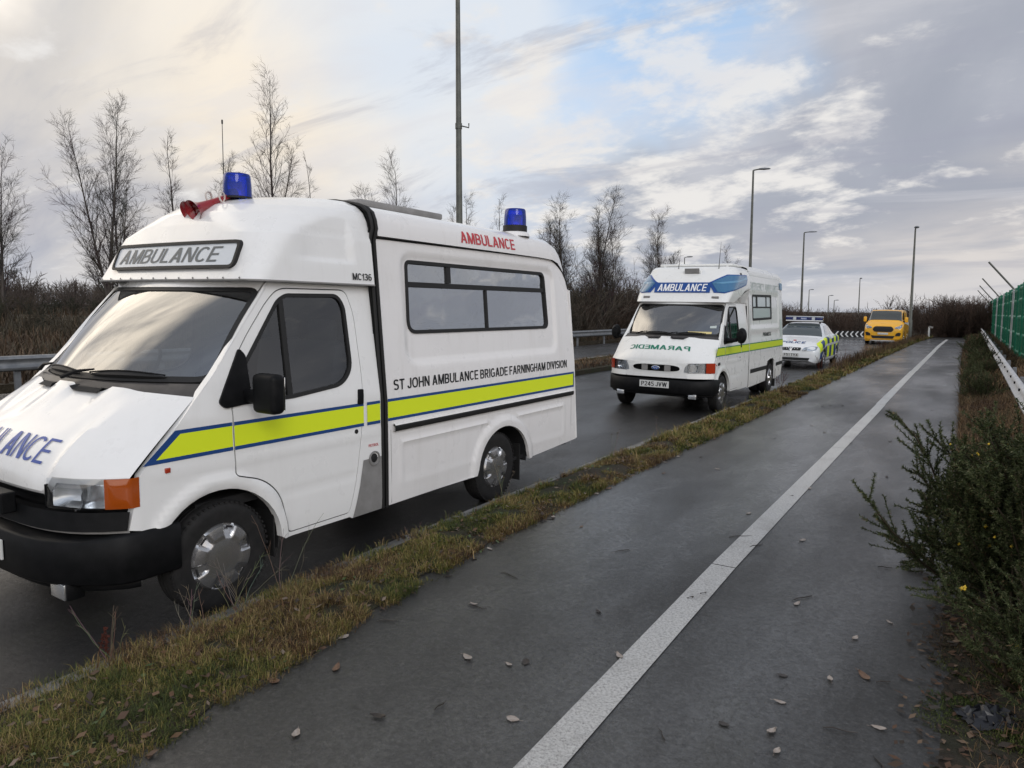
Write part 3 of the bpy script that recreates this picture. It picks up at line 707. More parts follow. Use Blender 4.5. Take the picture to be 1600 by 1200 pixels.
def arch_pts(cy, cz, r, a0, a1, n, rz_=None):
    rz_ = rz_ or r
    return [(cy + r * math.cos(R(a0 + (a1 - a0) * i / n)), cz + rz_ * math.sin(R(a0 + (a1 - a0) * i / n))) for i in range(n + 1)]

def plan_slice(yf, w, rx, ry, yb, bow=0.05, ns=22, nc=10, nf=12):
    """U-shaped plan outline from near back corner round the front to the far back corner"""
    P = []
    for i in range(ns): P.append((w, yb + (yf + ry + bow * 0.3 - yb) * i / ns))
    for i in range(nc):
        a = math.pi / 2 * i / nc; P.append((w - rx + rx * math.cos(a), yf + ry - ry * math.sin(a)))
    x0 = w - rx
    for i in range(nf + 1):
        x = x0 * (1 - 2 * i / nf); P.append((x, yf))
    Q = [(x, y - bow * (1 - (x / w) ** 2) + bow * 0) for x, y in P[:ns + nc + nf // 2 + 1]]
    Q = [(x, y if y > yf + ry else y) for x, y in Q]
    return Q + [(-x, y) for x, y in reversed(Q[:-1])]
class Hood:
    """roof moulding over the cab: stack of plan outlines"""
    def __init__(s, tab, yb, bow=0.05):
        s.tab = tab; s.yb = yb; s.bow = bow; s.zs = [t[0] for t in tab]
        s.n = len(plan_slice(*tab[0][1:], yb, bow))
    def slice(s, z): return plan_slice(*lerp_tab(s.tab, z), s.yb, s.bow)
    def front(s, x, z, off=0.0):
        P = s.slice(z); best = None
        for a, b_ in zip(P, P[1:]):
            if (a[0] - x) * (b_[0] - x) <= 0 and a[0] != b_[0]:
                t = (x - a[0]) / (b_[0] - a[0]); y = a[1] + (b_[1] - a[1]) * t
                if best is None or y < best: best = y
        return (x, (best if best is not None else P[len(P) // 2][1]) - off, z)
    def at(s, u, z, off=0.0):
        """u: distance-like parameter 0 = front centre, 1 = back end on the +x side"""
        P = s.slice(z); h = P[:len(P) // 2 + 1][::-1]; k = (len(h) - 1) * u; i = min(int(k), len(h) - 2); t = k - i
        p = Vector(h[i]).lerp(Vector(h[i + 1]), t); d = (Vector(h[min(i + 1, len(h) - 1)]) - Vector(h[max(i - 1, 0)])); n = Vector((d.y, -d.x)); n = n.normalized() if n.length else Vector((0, -1))
        if n.y > 0 and n.x < 0: n = -n
        return (p.x + n.x * off, p.y + n.y * off, z)
    def build(s, name, mat, parent, nz=4, zmax=None, cap=True, disp=None):
        zz = []
        for a, b_ in zip(s.zs, s.zs[1:]): zz += [a + (b_ - a) * i / nz for i in range(nz)]
        zz.append(s.zs[-1]); P = [[(x, y, z) for x, y in s.slice(z)] for z in zz]
        mb = MB().grid(P)
        if cap:   # top closure
            T = P[-1]; h = len(T) // 2
            mb.grid([[T[i] for i in range(h + 1)], [T[len(T) - 1 - i] for i in range(h + 1)]])
        # underside lip
        B = P[0]; mb.grid([B, [(x * 0.93, y + 0.06 * (1 if y < s.yb - 0.05 else 0), z) for x, y, z in B]])
        if disp: mb.v = [disp(v) for v in mb.v]
        return mb.build(name, mat, parent, angle=50)

def beacon(name_root, c, r, h, parent, base_h=0.05, foot='white_paint'):
    root = empty(name_root, c, parent=parent)
    MB().lathe([(r * 1.08, 0), (r * 1.08, base_h), (r * 0.98, base_h + 0.004)], (0, 0, 0), n=32).build('base', 'rubber', root)
    MB().lathe([(r, 0), (r * 0.98, h * 0.5), (r * 0.93, h * 0.88), (r * 0.86, h * 0.97), (r * 0.5, h), (0.001, h)], (0, 0, base_h), n=40).build('dome', 'blue_dome', root)
    MB().lathe([(0.001, 0.0), (r * 0.55, 0.0), (r * 0.5, h * 0.3), (r * 0.66, h * 0.62), (r * 0.2, h * 0.66), (0.001, h * 0.6)], (0, 0, base_h), n=20).build('reflector', 'reflector', root)
    return root
m = bpy.data.materials.new('blue_dome'); m.use_nodes = True; tt = m.node_tree; tt.nodes.clear()
_tr = tt.nodes.new('ShaderNodeBsdfTransparent'); _tr.inputs[0].default_value = (0.004, 0.10, 0.85, 1)
_df = tt.nodes.new('ShaderNodeBsdfDiffuse'); _df.inputs[0].default_value = (0.0, 0.06, 0.62, 1)
_m1 = tt.nodes.new('ShaderNodeMixShader'); _m1.inputs[0].default_value = 0.32
_gl = tt.nodes.new('ShaderNodeBsdfGlossy'); _gl.inputs['Roughness'].default_value = 0.06
_fr = tt.nodes.new('ShaderNodeFresnel'); _fr.inputs[0].default_value = 1.5
_m2 = tt.nodes.new('ShaderNodeMixShader'); _o = tt.nodes.new('ShaderNodeOutputMaterial')
tt.links.new(_tr.outputs[0], _m1.inputs[1]); tt.links.new(_df.outputs[0], _m1.inputs[2]); tt.links.new(_fr.outputs[0], _m2.inputs[0]); tt.links.new(_m1.outputs[0], _m2.inputs[1]); tt.links.new(_gl.outputs[0], _m2.inputs[2]); tt.links.new(_m2.outputs[0], _o.inputs[0])
MATS['blue_dome'] = m

def script_word(name, o, w, h, mat, parent):
    cu = bpy.data.curves.new(name, 'FONT'); cu.body = 'Ford'; cu.shear = 0.4; cu.resolution_u = 3; to = bpy.data.objects.new(name, cu); COL.objects.link(to)
    me = bpy.data.meshes.new_from_object(to); bpy.data.objects.remove(to); V = np.array([tuple(v.co) for v in me.vertices]); a = V.min(0); b_ = V.max(0)
    for v, q in zip(me.vertices, V): v.co = (o[0] + (q[0] - a[0]) / (b_[0] - a[0]) * w, o[1], o[2] + (q[1] - a[1]) / (b_[1] - a[1]) * h)
    me.materials.clear(); return link(name, me, mat, parent)

# ---------------------------------------------------------------- the shared cab of the two ambulances
WSB = lambda x: 0.50 + 0.33 * (abs(x) / 0.86) ** 2.2          # windscreen foot, plan
WST = lambda x: 1.075 + 0.170 * (abs(x) / 0.83) ** 2          # windscreen head, plan
ZB, ZT = 1.345, 1.905
def ws(x, t, off=0.0):
    """windscreen surface: x at the foot, t 0..1 up"""
    xt = x * 0.825 / 0.885; y = WSB(x) * (1 - t) + WST(xt) * t; z = ZB + (ZT - ZB) * t
    b_ = 0.025 * math.sin(math.pi * t)
    return (x + (xt - x) * t, y - b_ * 0.66 - off * 0.61, z + b_ * 0.75 + off * 0.79)
def bonnet_pt(s, t, off=0.0, style=0):
    """s -1..1 across, t 0 front .. 1 back"""
    bk = Vector((0.915 * s, 0.46 + 0.235 * s * s, 1.315 - 0.035 * s * s))
    zf = 0.815 + 0.085 * smst(abs(s), 0.565, 0.64) if style == 0 else 0.865 + 0.035 * abs(s)
    ft = Vector((0.948 * s, nose(0.948 * s) + 0.015, zf))
    p = ft.lerp(bk, t); bul = (0.075 * (1 - s * s) + 0.004) * (math.sin(math.pi * min(1, t ** 0.62))) 
    p.z += bul * 0.72; p.y -= bul * 0.60
    a = abs(p.x)   # pressed channels running back to the two air intakes
    w0, w1 = 0.08, 0.36
    ch = smst(a, w0 - 0.03 * (1 - t), w0 + 0.045) * (1 - smst(a, w1 - 0.02, w1 + 0.055)) * max(0, (t - 0.45) / 0.55)
    p.z -= 0.035 * ch
    p.z += 0.012 * smst(a, 0.62, 0.50) * smst(t, 0.05, 0.4)
    n = Vector((0, -0.65, 0.76)); p += n * off
    return (p.x, p.y, p.z)
def transit_cab(root, style, paintm):
    FW = (0.79, 0.33)
    # --- wing, sill and door frame side (near and far)
    arch = arch_pts(0.80, 0.325, 0.43, 0, 151, 16, 0.40)[::-1]
    aft = [(1.24, 0.29)]
    outline_f = [(0.275, 0.625), (0.34, 0.905), (0.70, 1.285), (0.815, 1.40), (1.165, 1.80), (1.25, 1.90), (1.28, 1.955), (2.165, 1.965), (2.165, 0.30), (1.86, 0.30), (1.84, 0.315), (1.26, 0.32), (1.235, 0.325)]
    ar = [(1.23, 0.34)] + arch_pts(0.80, 0.325, 0.43, 4, 142, 16, 0.405) + [(0.44, 0.585)]
    outline = outline_f[:-1] + ar
    door = rounded([(0.915, 0.79), (0.908, 1.19), (0.915, 1.40), (1.045, 1.595), (1.232, 1.815), (1.34, 1.912), (1.93, 1.915), (1.985, 1.75), (2.0, 1.262), (1.962, 0.861), (1.90, 0.54), (1.83, 0.345), (1.285, 0.345), (1.24, 0.60), (1.12, 0.725)], [0.02, 0.1, 0.1, 0.1, 0.05, 0.1, 0.06, 0.06, 0.15, 0.1, 0.1, 0.03, 0.04, 0.1, 0.1], 5)
    win = rounded([(0.985, 1.215), (1.02, 1.44), (1.325, 1.835), (1.40, 1.872), (1.845, 1.878), (1.90, 1.80), (1.905, 1.36), (1.80, 1.258), (1.36, 1.215)], [0.02, 0.04, 0.05, 0.03, 0.05, 0.05, 0.08, 0.08, 0.03], 5)
    def side(y, z, off=0.0):
        x = cx(z)
        if y < 0.34: x -= 0.0 + 0.9 * (0.34 - y) ** 2 * 3
        d = math.hypot(y - 0.80, z - 0.325)                       # wheel-arch lip
        lip = smst(d, 0.40, 0.43) * (1 - smst(d, 0.475, 0.50)) * (1 if z > 0.3 else 0)
        x += 0.016 * lip
        x += 0.007 * (smst(z, 0.862, 0.872) - smst(z, 0.876, 0.900)) * smst(y, 0.36, 0.42)   # swage lines
        if y > 1.22 and y < 1.93: x -= 0.006 * math.exp(-((z - 0.607) / 0.008) ** 2) * smst(y, 1.22, 1.27)
        return (x + off, y, z)
    for mir in (False, True):
        st = 0.03 if not mir else 0.09
        b0 = sheet('cab_side', outline, side, paintm, root, holes=[door], step=st, rim=(-0.05, 0, 0), mirror=mir)
        sheet('door_gap', ring(door, -0.004), lambda a, b_: side(a, b_, -0.006), 'rubber', root, holes=[ring(door, 0.03)], step=0.05, mirror=mir)
        dr = sheet('door', ring(door, 0.0075), lambda a, b_: side(a, b_, 0.002), paintm, root, holes=[win], step=0.03 if not mir else 0.09, rim=(-0.035, 0, 0), mirror=mir)
        fr_o = ring(win, -0.006); fr_i = ring(win, 0.018)
        sheet('window_seal', fr_o, lambda a, b_: side(a, b_, 0.007), 'rubber', dr, holes=[fr_i], step=0.06, rim=(-0.02, 0, 0), mirror=mir)
        sheet('window_pane', fr_i, lambda a, b_: side(a, b_, -0.006), 'window_glass', dr, step=0.1, mirror=mir)
        sheet('window_divider', [(1.325, 1.22), (1.365, 1.22), (1.372, 1.86), (1.335, 1.835)], lambda a, b_: side(a, b_, 0.006), 'rubber', dr, step=0.1, rim=(-0.02, 0, 0), mirror=mir)
        sheet('door_handle', rounded([(1.925, 1.11), (1.975, 1.11), (1.985, 1.215), (1.94, 1.215)], 0.01), lambda a, b_: side(a, b_, 0.016), 'black_plastic', dr, step=0.05, rim=(-0.02, 0, 0), mirror=mir)
        MB().lathe([(0.016, 0), (0.016, 0.006), (0.001, 0.006)], ((-1 if mir else 1) * (cx(0.92) + 0.001), 1.91, 0.918), (-1 if mir else 1, 0, 0), 16).build('door_lock', 'rubber', dr)
    # --- bonnet
    n, q = 44, 22
    MB().grid([[bonnet_pt(-1 + 2 * j / n, i / q, 0, style) for j in range(n + 1)] for i in range(q + 1)]).build('bonnet', paintm, root, angle=28)
    # bonnet front edge return
    MB().grid([[bonnet_pt(-1 + 2 * j / n, 0, 0, style) for j in range(n + 1)], [(bonnet_pt(-1 + 2 * j / n, 0, 0, style)[0], bonnet_pt(-1 + 2 * j / n, 0, 0, style)[1] + 0.02, bonnet_pt(-1 + 2 * j / n, 0, 0, style)[2] - 0.035) for j in range(n + 1)]]).build('bonnet_edge', paintm, root)
    # --- cowl and air intakes
    P = []
    for j in range(31):
        s = -1 + 2 * j / 30; a = Vector(bonnet_pt(s, 1.0, -0.012, style)); a.z = 1.315 - 0.035 * s * s - 0.004; b_ = Vector((0.905 * s, WSB(0.86 * s) + 0.0, ZB - 0.002)); P.append([tuple(a + Vector((0, -0.005, 0))), tuple(a.lerp(b_, 0.5) + Vector((0, 0, 0.014))), tuple(b_)])
    MB().grid(P).build('cowl', 'cowl_plastic', root)
    for sx in (-1, 1):
        mb = MB(); g = []
        for j in range(9):
            x = sx * (0.10 + 0.24 * j / 8); s = x / 0.915; p = Vector(bonnet_pt(s, 0.985, 0.002, style)); g.append([tuple(p + Vector((0, -0.03, 0.001))), (x, p.y + 0.025, 1.315 - 0.035 * s * s + 0.004)])
        mb.grid(g).build('air_intake', 'dark_inside', root, smooth=False)
        for k in range(3): MB().tube([(sx * 0.12, 0.438 + 0.012 * k, 1.284 + 0.012 * k), (sx * 0.33, 0.465 + 0.012 * k, 1.282 + 0.012 * k)], 0.003, 5).build('intake_bar', 'cowl_plastic', root)
    # --- windscreen with seal
    XW = 0.885
    U = rounded([(-XW, 0.0), (XW, 0.0), (XW, 1.0), (-XW, 1.0)], [0.10, 0.10, 0.09, 0.09], 6)
    # work in (x, t*0.66) so that rounding is even
    outer = rounded([(-XW, 0.0), (XW, 0.0), (XW, 0.70), (-XW, 0.70)], 0.10, 6); inner = ring(outer, 0.035)
    g_ = lambda off: (lambda a, b_: ws(a, b_ / 0.70, off))
    sheet('windscreen_seal', outer, g_(0.006), 'rubber', root, holes=[inner], step=0.05, rim=(0, 0.02, -0.03))
    sheet('windscreen', inner, g_(0.0), 'windscreen_glass', root, step=0.07)
    # --- A pillars, between screen seal and side panel
    for sx in (-1, 1):
        P = []
        for i in range(15):
            t = i / 14; a = Vector(ws(0.87 * sx, t, -0.004)); z = 1.285 + (1.955 - 1.285) * t
            y = float(np.interp(z, [1.285, 1.40, 1.80, 1.90, 1.955], [0.70, 0.815, 1.165, 1.25, 1.28])); b_ = Vector((sx * cx(z), y, z)); m_ = a.lerp(b_, 0.5) + Vector((sx * 0.016, -0.016, 0.004))
            P.append([tuple(a), tuple(a.lerp(m_, 0.6) + Vector((sx * 0.004, -0.004, 0))), tuple(m_), tuple(m_.lerp(b_, 0.6) + Vector((sx * 0.004, 0, 0))), tuple(b_)])
        MB().grid(P).build('pillar', paintm, root, angle=60)
    # header strip over the screen
    MB().grid([[ws(0.86 * (-1 + j / 10), 0.97, -0.004) for j in range(21)], [(0.835 * (-1 + j / 10), WST(0.83 * (-1 + j / 10)) + 0.02, 1.965) for j in range(21)]]).build('header', paintm, root)
    # --- wipers
    for (x0, x1, xe) in ((-0.62, -0.40, 0.06), (0.0, 0.20, 0.66)):
        a = Vector(ws(x0, 0.0, 0.03)) + Vector((0, -0.05, -0.015)); b_ = Vector(ws(x1, 0.055, 0.035)); wp = empty('wiper', (0, 0, 0), parent=root)
        MB().tube([a, a.lerp(b_, 0.5) + Vector((0, -0.01, 0.012)), b_], [0.014, 0.011, 0.006], 6).build('wiper_arm', 'black_plastic', wp)
        pts = [Vector(ws(x1 - 0.03 + (xe - x1 + 0.03) * i / 7, 0.030 + 0.012 * math.sin(i * 0.45), 0.016)) for i in range(8)]
        MB().tube(pts, [0.004, 0.013, 0.018, 0.020, 0.020, 0.017, 0.012, 0.004], 5).build('wiper_blade', 'rubber', wp)
        MB().tube([p + Vector((0, -0.005, 0.012 + 0.012 * math.sin(i / 7 * math.pi))) for i, p in enumerate(pts)], 0.005, 5).build('wiper_frame', 'black_plastic', wp)
    # --- front end
    def fr_strip(x0, x1, z0, z1, off0, off1=None, nn=24, nzz=4, f=None):
        off1 = off0 if off1 is None else off1; P = []
        for i in range(nzz + 1):
            z = z0 + (z1 - z0) * i / nzz; row = []
            for j in range(nn + 1):
                x = x0 + (x1 - x0) * j / nn; o = off0 + (off1 - off0) * i / nzz
                row.append((x, nose(x, o), z))
            P.append(row)
        return MB().grid(P)
    def curve_box(name, pts, z0, z1, d, mat, bev=0.012, zf=None):
        """solid band following plan points, d deep inward"""
        P = []
        n = len(pts)
        for i, p in enumerate(pts):
            a = Vector(pts[max(i - 1, 0)]); b_ = Vector(pts[min(i + 1, n - 1)]); t = (b_ - a).normalized(); nn_ = Vector((t.y, -t.x)); q = Vector(p)
            inn = q - nn_ * d; dz = zf(q.x) if zf else 0; za, zb = z0 + (dz if not isinstance(dz, tuple) else dz[0]), z1 + (0 if not isinstance(dz, tuple) else dz[1])
            P.append([(inn.x, inn.y, za), (q.x - nn_.x * bev, q.y - nn_.y * bev, za), (q.x, q.y, za + bev), (q.x, q.y, zb - bev), (q.x - nn_.x * bev, q.y - nn_.y * bev, zb), (inn.x, inn.y, zb)])
        mb = MB().grid(P); k = len(P[0]); mb.f += [tuple(range(k)), tuple((n - 1) * k + i for i in range(k))]
        return mb.build(name, mat, root, angle=50)
    # inner dark bulkhead so nothing shows through
    MB().box((0, 0.62, 0.70), (1.66, 0.22, 0.70)).build('engine_bay', 'dark_inside', root, smooth=False)
    MB().box((0, 2.2, 0.42), (1.5, 4.2 if style == 0 else 4.2, 0.16)).build('chassis', 'dark_inside', root, smooth=False)
    fr_strip(-0.955, 0.955, 0.60, 0.88, -0.13).build('front_backing', 'dark_inside', root)
    # bumper: wraps round to the wheel arch
    bp = [(-0.985, 0.54), (-0.985, 0.45), (-0.984, 0.36), (-0.976, 0.28)] + [(x, nose(x, 0.055)) for x in [-0.955, -0.92] + list(np.linspace(-0.88, 0.88, 25)) + [0.92, 0.955]] + [(0.976, 0.28), (0.984, 0.36), (0.985, 0.45), (0.985, 0.54)]
    bp = [(float(x), float(y)) for x, y in bp]
    zb0, zb1 = 0.345, 0.585
    curve_box('bumper', bp, zb0, zb1, 0.14, 'black_plastic', 0.014, zf=lambda x: (0.0, 0.025 * smst(abs(x), 0.8, 0.98)))
    curve_box('bumper_lip', [(x * 0.97, y + 0.05) for x, y in bp[3:-3]], 0.30, 0.35, 0.05, 'black_plastic', 0.01)
    if style == 0:
        # grille bars, surround, lower panel
        for k, z in enumerate((0.665, 0.70, 0.745, 0.79)):
            lim = 0.93 if z < 0.72 else 0.535
            fr_strip(-lim, lim, z - 0.012, z + 0.012, -0.03, -0.015, nzz=2).build('grille_bar', 'black_plastic', root)
        fr_strip(-0.955, 0.955, 0.628, 0.725, 0.022, 0.004).build('lower_grille_panel', 'black_plastic', root)
        fr_strip(-0.95, 0.95, 0.612, 0.632, 0.0).build('sill_strip', 'grey_panel', root)
        for sx in (-1, 1):
            hl = empty('headlight', (0, 0, 0), parent=root)
            zt = lambda x: 0.895 + 0.006 * abs(x)
            def lamp_patch(x0, x1, z0, off, mat, name, nn=10, curve=0.0, edge=False):
                P = []
                for i in range(7):
                    row = []
                    for j in range(nn + 1):
                        x = x0 + (x1 - x0) * j / nn; z = z0 + (zt(x) - z0) * i / 6
                        xi = x + (0.02 * (i / 6) if edge and j == 0 else 0)
                        o = off + curve * (1 - ((j / nn - 0.5) * 2) ** 4) * (1 - ((i / 6 - 0.5) * 2) ** 4)
                        row.append((sx * min(xi, 0.962), nose(min(x, 0.96), o) + max(0, x - 0.96), z))
                    P.append(row)
                return MB().grid(P).build(name, mat, hl)
            lamp_patch(0.572, 0.868, 0.738, 0.0, 'lens_glass', 'lens', curve=0.018, edge=True)
            lamp_patch(0.572, 0.868, 0.74, -0.035, 'reflector', 'reflector', curve=-0.05)
            MB().lathe([(0.0, -0.01), (0.05, 0.0), (0.095, 0.035)], (sx * 0.70, nose(0.7, -0.075), 0.815), (0, -1, 0), 24).build('bowl', 'chrome', hl)
            lamp_patch(0.874, 1.005, 0.742, 0.004, 'amber_glass', 'indicator', curve=0.012)
            MB().grid([[(sx * x, nose(x, 0.004 - 0.05 * i), z) for i, x in enumerate((0.572, 0.560))] for z in (0.735, 0.835, 0.86)]).build('lamp_trim', 'black_plastic', hl)
        # rectangular number plate hardly in the frame, blue strobe unit on the grille, fog lamps, tow eye
        MB().box((0, nose(0, 0.064), 0.47), (0.52, 0.012, 0.112)).build('number_plate', 'plate_white', root, smooth=False, bevel=0.003)
        gs = MB().box((0.20, nose(0.2, 0.045), 0.735), (0.25, 0.075, 0.115)).build('grille_light', 'black_plastic', root, smooth=False, bevel=0.008)
        MB().box((0.20, nose(0.2, 0.085), 0.735), (0.21, 0.008, 0.092)).build('light_lens', 'navy_lens', gs, smooth=False, bevel=0.003)
        for k in range(5): MB().tube([(0.11, nose(0.11, 0.092), 0.70 + 0.018 * k), (0.29, nose(0.29, 0.095), 0.70 + 0.018 * k)], 0.003, 5).build('lens_rib', 'decal_pale', gs)
    else:
        # body-colour panel with a wide oval grille opening
        ov = [(0.44 * math.copysign(abs(math.cos(a)) ** 0.55, math.cos(a)), 0.785 + 0.062 * math.copysign(abs(math.sin(a)) ** 0.75, math.sin(a))) for a in [2 * math.pi * k / 40 for k in range(40)]]
        out = rounded([(-0.56, 0.622), (0.56, 0.622), (0.56, 0.872), (-0.56, 0.872)], 0.02)
        sheet('grille_panel', out, lambda a, b_: (a, nose(a, 0.006 + 0.02 * (0.87 - b_)), b_), paintm, root, holes=[ov], step=0.05, rim=(0, 0.03, 0))
        sheet('grille_rim', [(a * 1.05, 0.785 + (b_ - 0.785) * 1.16) for a, b_ in ov], lambda a, b_: (a, nose(a, 0.016), b_), paintm, root, holes=[[(a * 0.985, 0.785 + (b_ - 0.785) * 0.96) for a, b_ in ov]], step=0.05, rim=(0, 0.03, 0))
        for z in (0.755, 0.785, 0.815): fr_strip(-0.42, 0.42, z - 0.006, z + 0.006, -0.01, nzz=1).build('grille_bar', 'black_plastic', root)
        for sx in (-1, 1):
            MB().box((sx * 0.21, nose(0.2, 0.002), 0.783), (0.11, 0.02, 0.10)).build('grille_lamp', 'grey_panel', root, smooth=False, bevel=0.004)
            for x_, w_ in ((0.75, 0.38),):
                fr_strip(sx * 0.56, sx * 0.955, 0.622, 0.715, 0.016, 0.004, nn=10).build('lower_panel', paintm, root)
            hl = empty('headlight', (0, 0, 0), parent=root)
            hp = rounded([(0.50, 0.722), (0.845, 0.722), (0.845, 0.895), (0.60, 0.888), (0.525, 0.835)], [0.03, 0.004, 0.004, 0.05, 0.08], 5)
            f_ = lambda off: (lambda a, b_: (sx * a, nose(a, off), b_))
            sheet('lens', hp, f_(0.012), 'lens_glass', hl, step=0.05, rim=(0, 0.03, 0))
            sheet('reflector', hp, f_(-0.02), 'reflector', hl, step=0.08)
            MB().lathe([(0.0, -0.02), (0.05, -0.01), (0.078, 0.03)], (sx * 0.665, nose(0.665, -0.03), 0.802), (0, -1, 0), 24).build('bowl', 'chrome', hl)
            sheet('indicator', rounded([(0.852, 0.722), (0.968, 0.722), (0.968, 0.895), (0.852, 0.895)], 0.006), lambda a, b_: (sx * a, nose(min(a, 0.968), 0.014), b_), 'orange_glass', hl, step=0.03, rim=(0, 0.03, 0))
        bd = MB().lathe([(0.078, 0), (0.078, 0.01), (0.066, 0.014), (0.001, 0.014)], (0, 0, 0), (0, -1, 0), 32); bd.v = [(x, nose(0, 0.012) + y, 0.785 + z * 0.48) for x, y, z in bd.v]
        bd = bd.build('badge', 'chrome', root)
        b2 = MB().lathe([(0.064, 0.0), (0.001, 0.0)], (0, 0, 0), (0, -1, 0), 32); b2.v = [(x, nose(0, 0.028), 0.785 + z * 0.44) for x, y, z in b2.v]; b2.build('badge_face', 'sign_blue', bd)
        script_word('badge_lettering', (-0.043, nose(0, 0.031), 0.773), 0.086, 0.026, 'decal_white', bd)
        np_ = MB().box((0, nose(0, 0.064), 0.50), (0.54, 0.012, 0.118)).build('number_plate', 'plate_white', root, smooth=False, bevel=0.003)
        text('plate_lettering', 'P245 JVW', lambda u, v: (-0.235 + u, nose(0, 0.072), 0.462 + v), 0.47, 0.078, 'decal_black', np_, bold=0.012)
    for sx in (-1, 1):
        fg = MB().box((sx * 0.665, nose(0.665, -0.02), 0.312), (0.16, 0.09, 0.10)).build('fog_lamp', 'black_plastic', root, bevel=0.01)
        MB().box((sx * 0.665, nose(0.665, 0.03), 0.312), (0.14, 0.012, 0.082)).build('lens', 'reflector', fg, bevel=0.004)
    # side marker, mirrors
    mp_ = [(0.825, 1.235), (0.86, 1.20), (1.05, 1.215), (1.04, 1.50), (1.0, 1.545)]
    for sx in (-1, 1):
        mi = empty('mirror', (0, 0, 0), parent=root)
        sheet('mirror_base', rounded(mp_, 0.02), lambda a, b_: (cx(b_) + 0.014, a, b_), 'black_plastic', mi, step=0.06, rim=(-0.02, 0, 0), mirror=sx < 0)
        if style == 0:
            x0 = cx(1.26)
            MB().box((sx * (x0 + 0.07), 1.02, 1.262), (0.16, 0.06, 0.075)).build('arm', 'black_plastic', mi, bevel=0.015)
            MB().box((sx * (x0 + 0.19), 1.03, 1.285), (0.20, 0.10, 0.235)).build('housing', 'black_plastic', mi, bevel=0.035, seg=4)
            MB().box((sx * (x0 + 0.19), 1.084, 1.285), (0.16, 0.006, 0.195)).build('mirror_glass', 'chrome', mi, bevel=0.002)
        else:
            x0 = cx(1.26)
            MB().tube([(sx * (x0 - 0.02), 0.98, 1.265), (sx * (x0 + 0.09), 0.96, 1.27), (sx * (x0 + 0.20), 0.96, 1.285)], [0.055, 0.04, 0.035], 8).build('arm', 'black_plastic', mi)
            hb = MB().lathe([(0.001, -0.085), (0.07, -0.07), (0.10, -0.02), (0.105, 0.03), (0.095, 0.045), (0.001, 0.045)], (0, 0, 0), (0, 1, 0), 28); hb.v = [(sx * (x0 + 0.27) + x * 0.85, 0.98 + y, 1.36 + z * 1.35) for x, y, z in hb.v]; hb.build('housing', 'black_plastic', mi)
    # wheels
    wheel(root, 0.865, 0.82, 0.325, 0.328, 0.172, 1, 0.198 if style == 0 else 0.2, 0)
    wheel(root, -0.865, 0.82, 0.325, 0.328, 0.172, -1, 0.198, 0)
    # inner arches
    for sx in (-1, 1):
        P = [[(sx * (0.93 - 0.30 * i), 0.80 + 0.44 * math.cos(a), 0.325 + 0.41 * math.sin(a)) for a in [R(-10 + 10 * k) for k in range(20)]] for i in range(2)]
        MB().grid(P).build('wheel_arch_liner', 'dark_inside', root)
    # cab interior
    ci = empty('cab_interior', (0, 0, 0), parent=root)
    MB().box((0, 0.98, 1.16), (1.6, 0.45, 0.24)).build('dashboard', 'dash_plastic', ci, bevel=0.05)
    for x in (-0.45, 0.22, 0.62):
        MB().box((x, 1.62, 0.98), (0.46, 0.48, 0.16)).build('seat_cushion', 'seat_fabric', ci, bevel=0.05)
        MB().box((x, 1.86, 1.26), (0.44, 0.14, 0.60), ('X', -0.15)).build('seat_backrest', 'seat_fabric', ci, bevel=0.06)
        MB().box((x, 1.92, 1.62), (0.24, 0.09, 0.16)).build('headrest', 'seat_fabric', ci, bevel=0.03)
    a = R(38); pts = [(-0.45 + 0.20 * math.cos(k * math.pi / 14), 1.16 - 0.20 * math.sin(k * math.pi / 14) * math.sin(a) * -1, 1.33 + 0.20 * math.sin(k * math.pi / 14) * math.cos(a)) for k in range(29)]
    MB().tube(pts, 0.013, 6, cap=False).build('steering_wheel', 'rubber', ci)
    MB().box((0, 2.13, 1.2), (1.62, 0.03, 1.4)).build('bulkhead', 'dark_inside', ci, smooth=False)
    MB().box((0, 1.5, 0.62), (1.75, 1.6, 0.06)).build('cab_floor', 'dark_inside', ci, smooth=False)
    return side
principled('navy_lens', (0.02, 0.03, 0.12), 0.15, 0, 0.5)

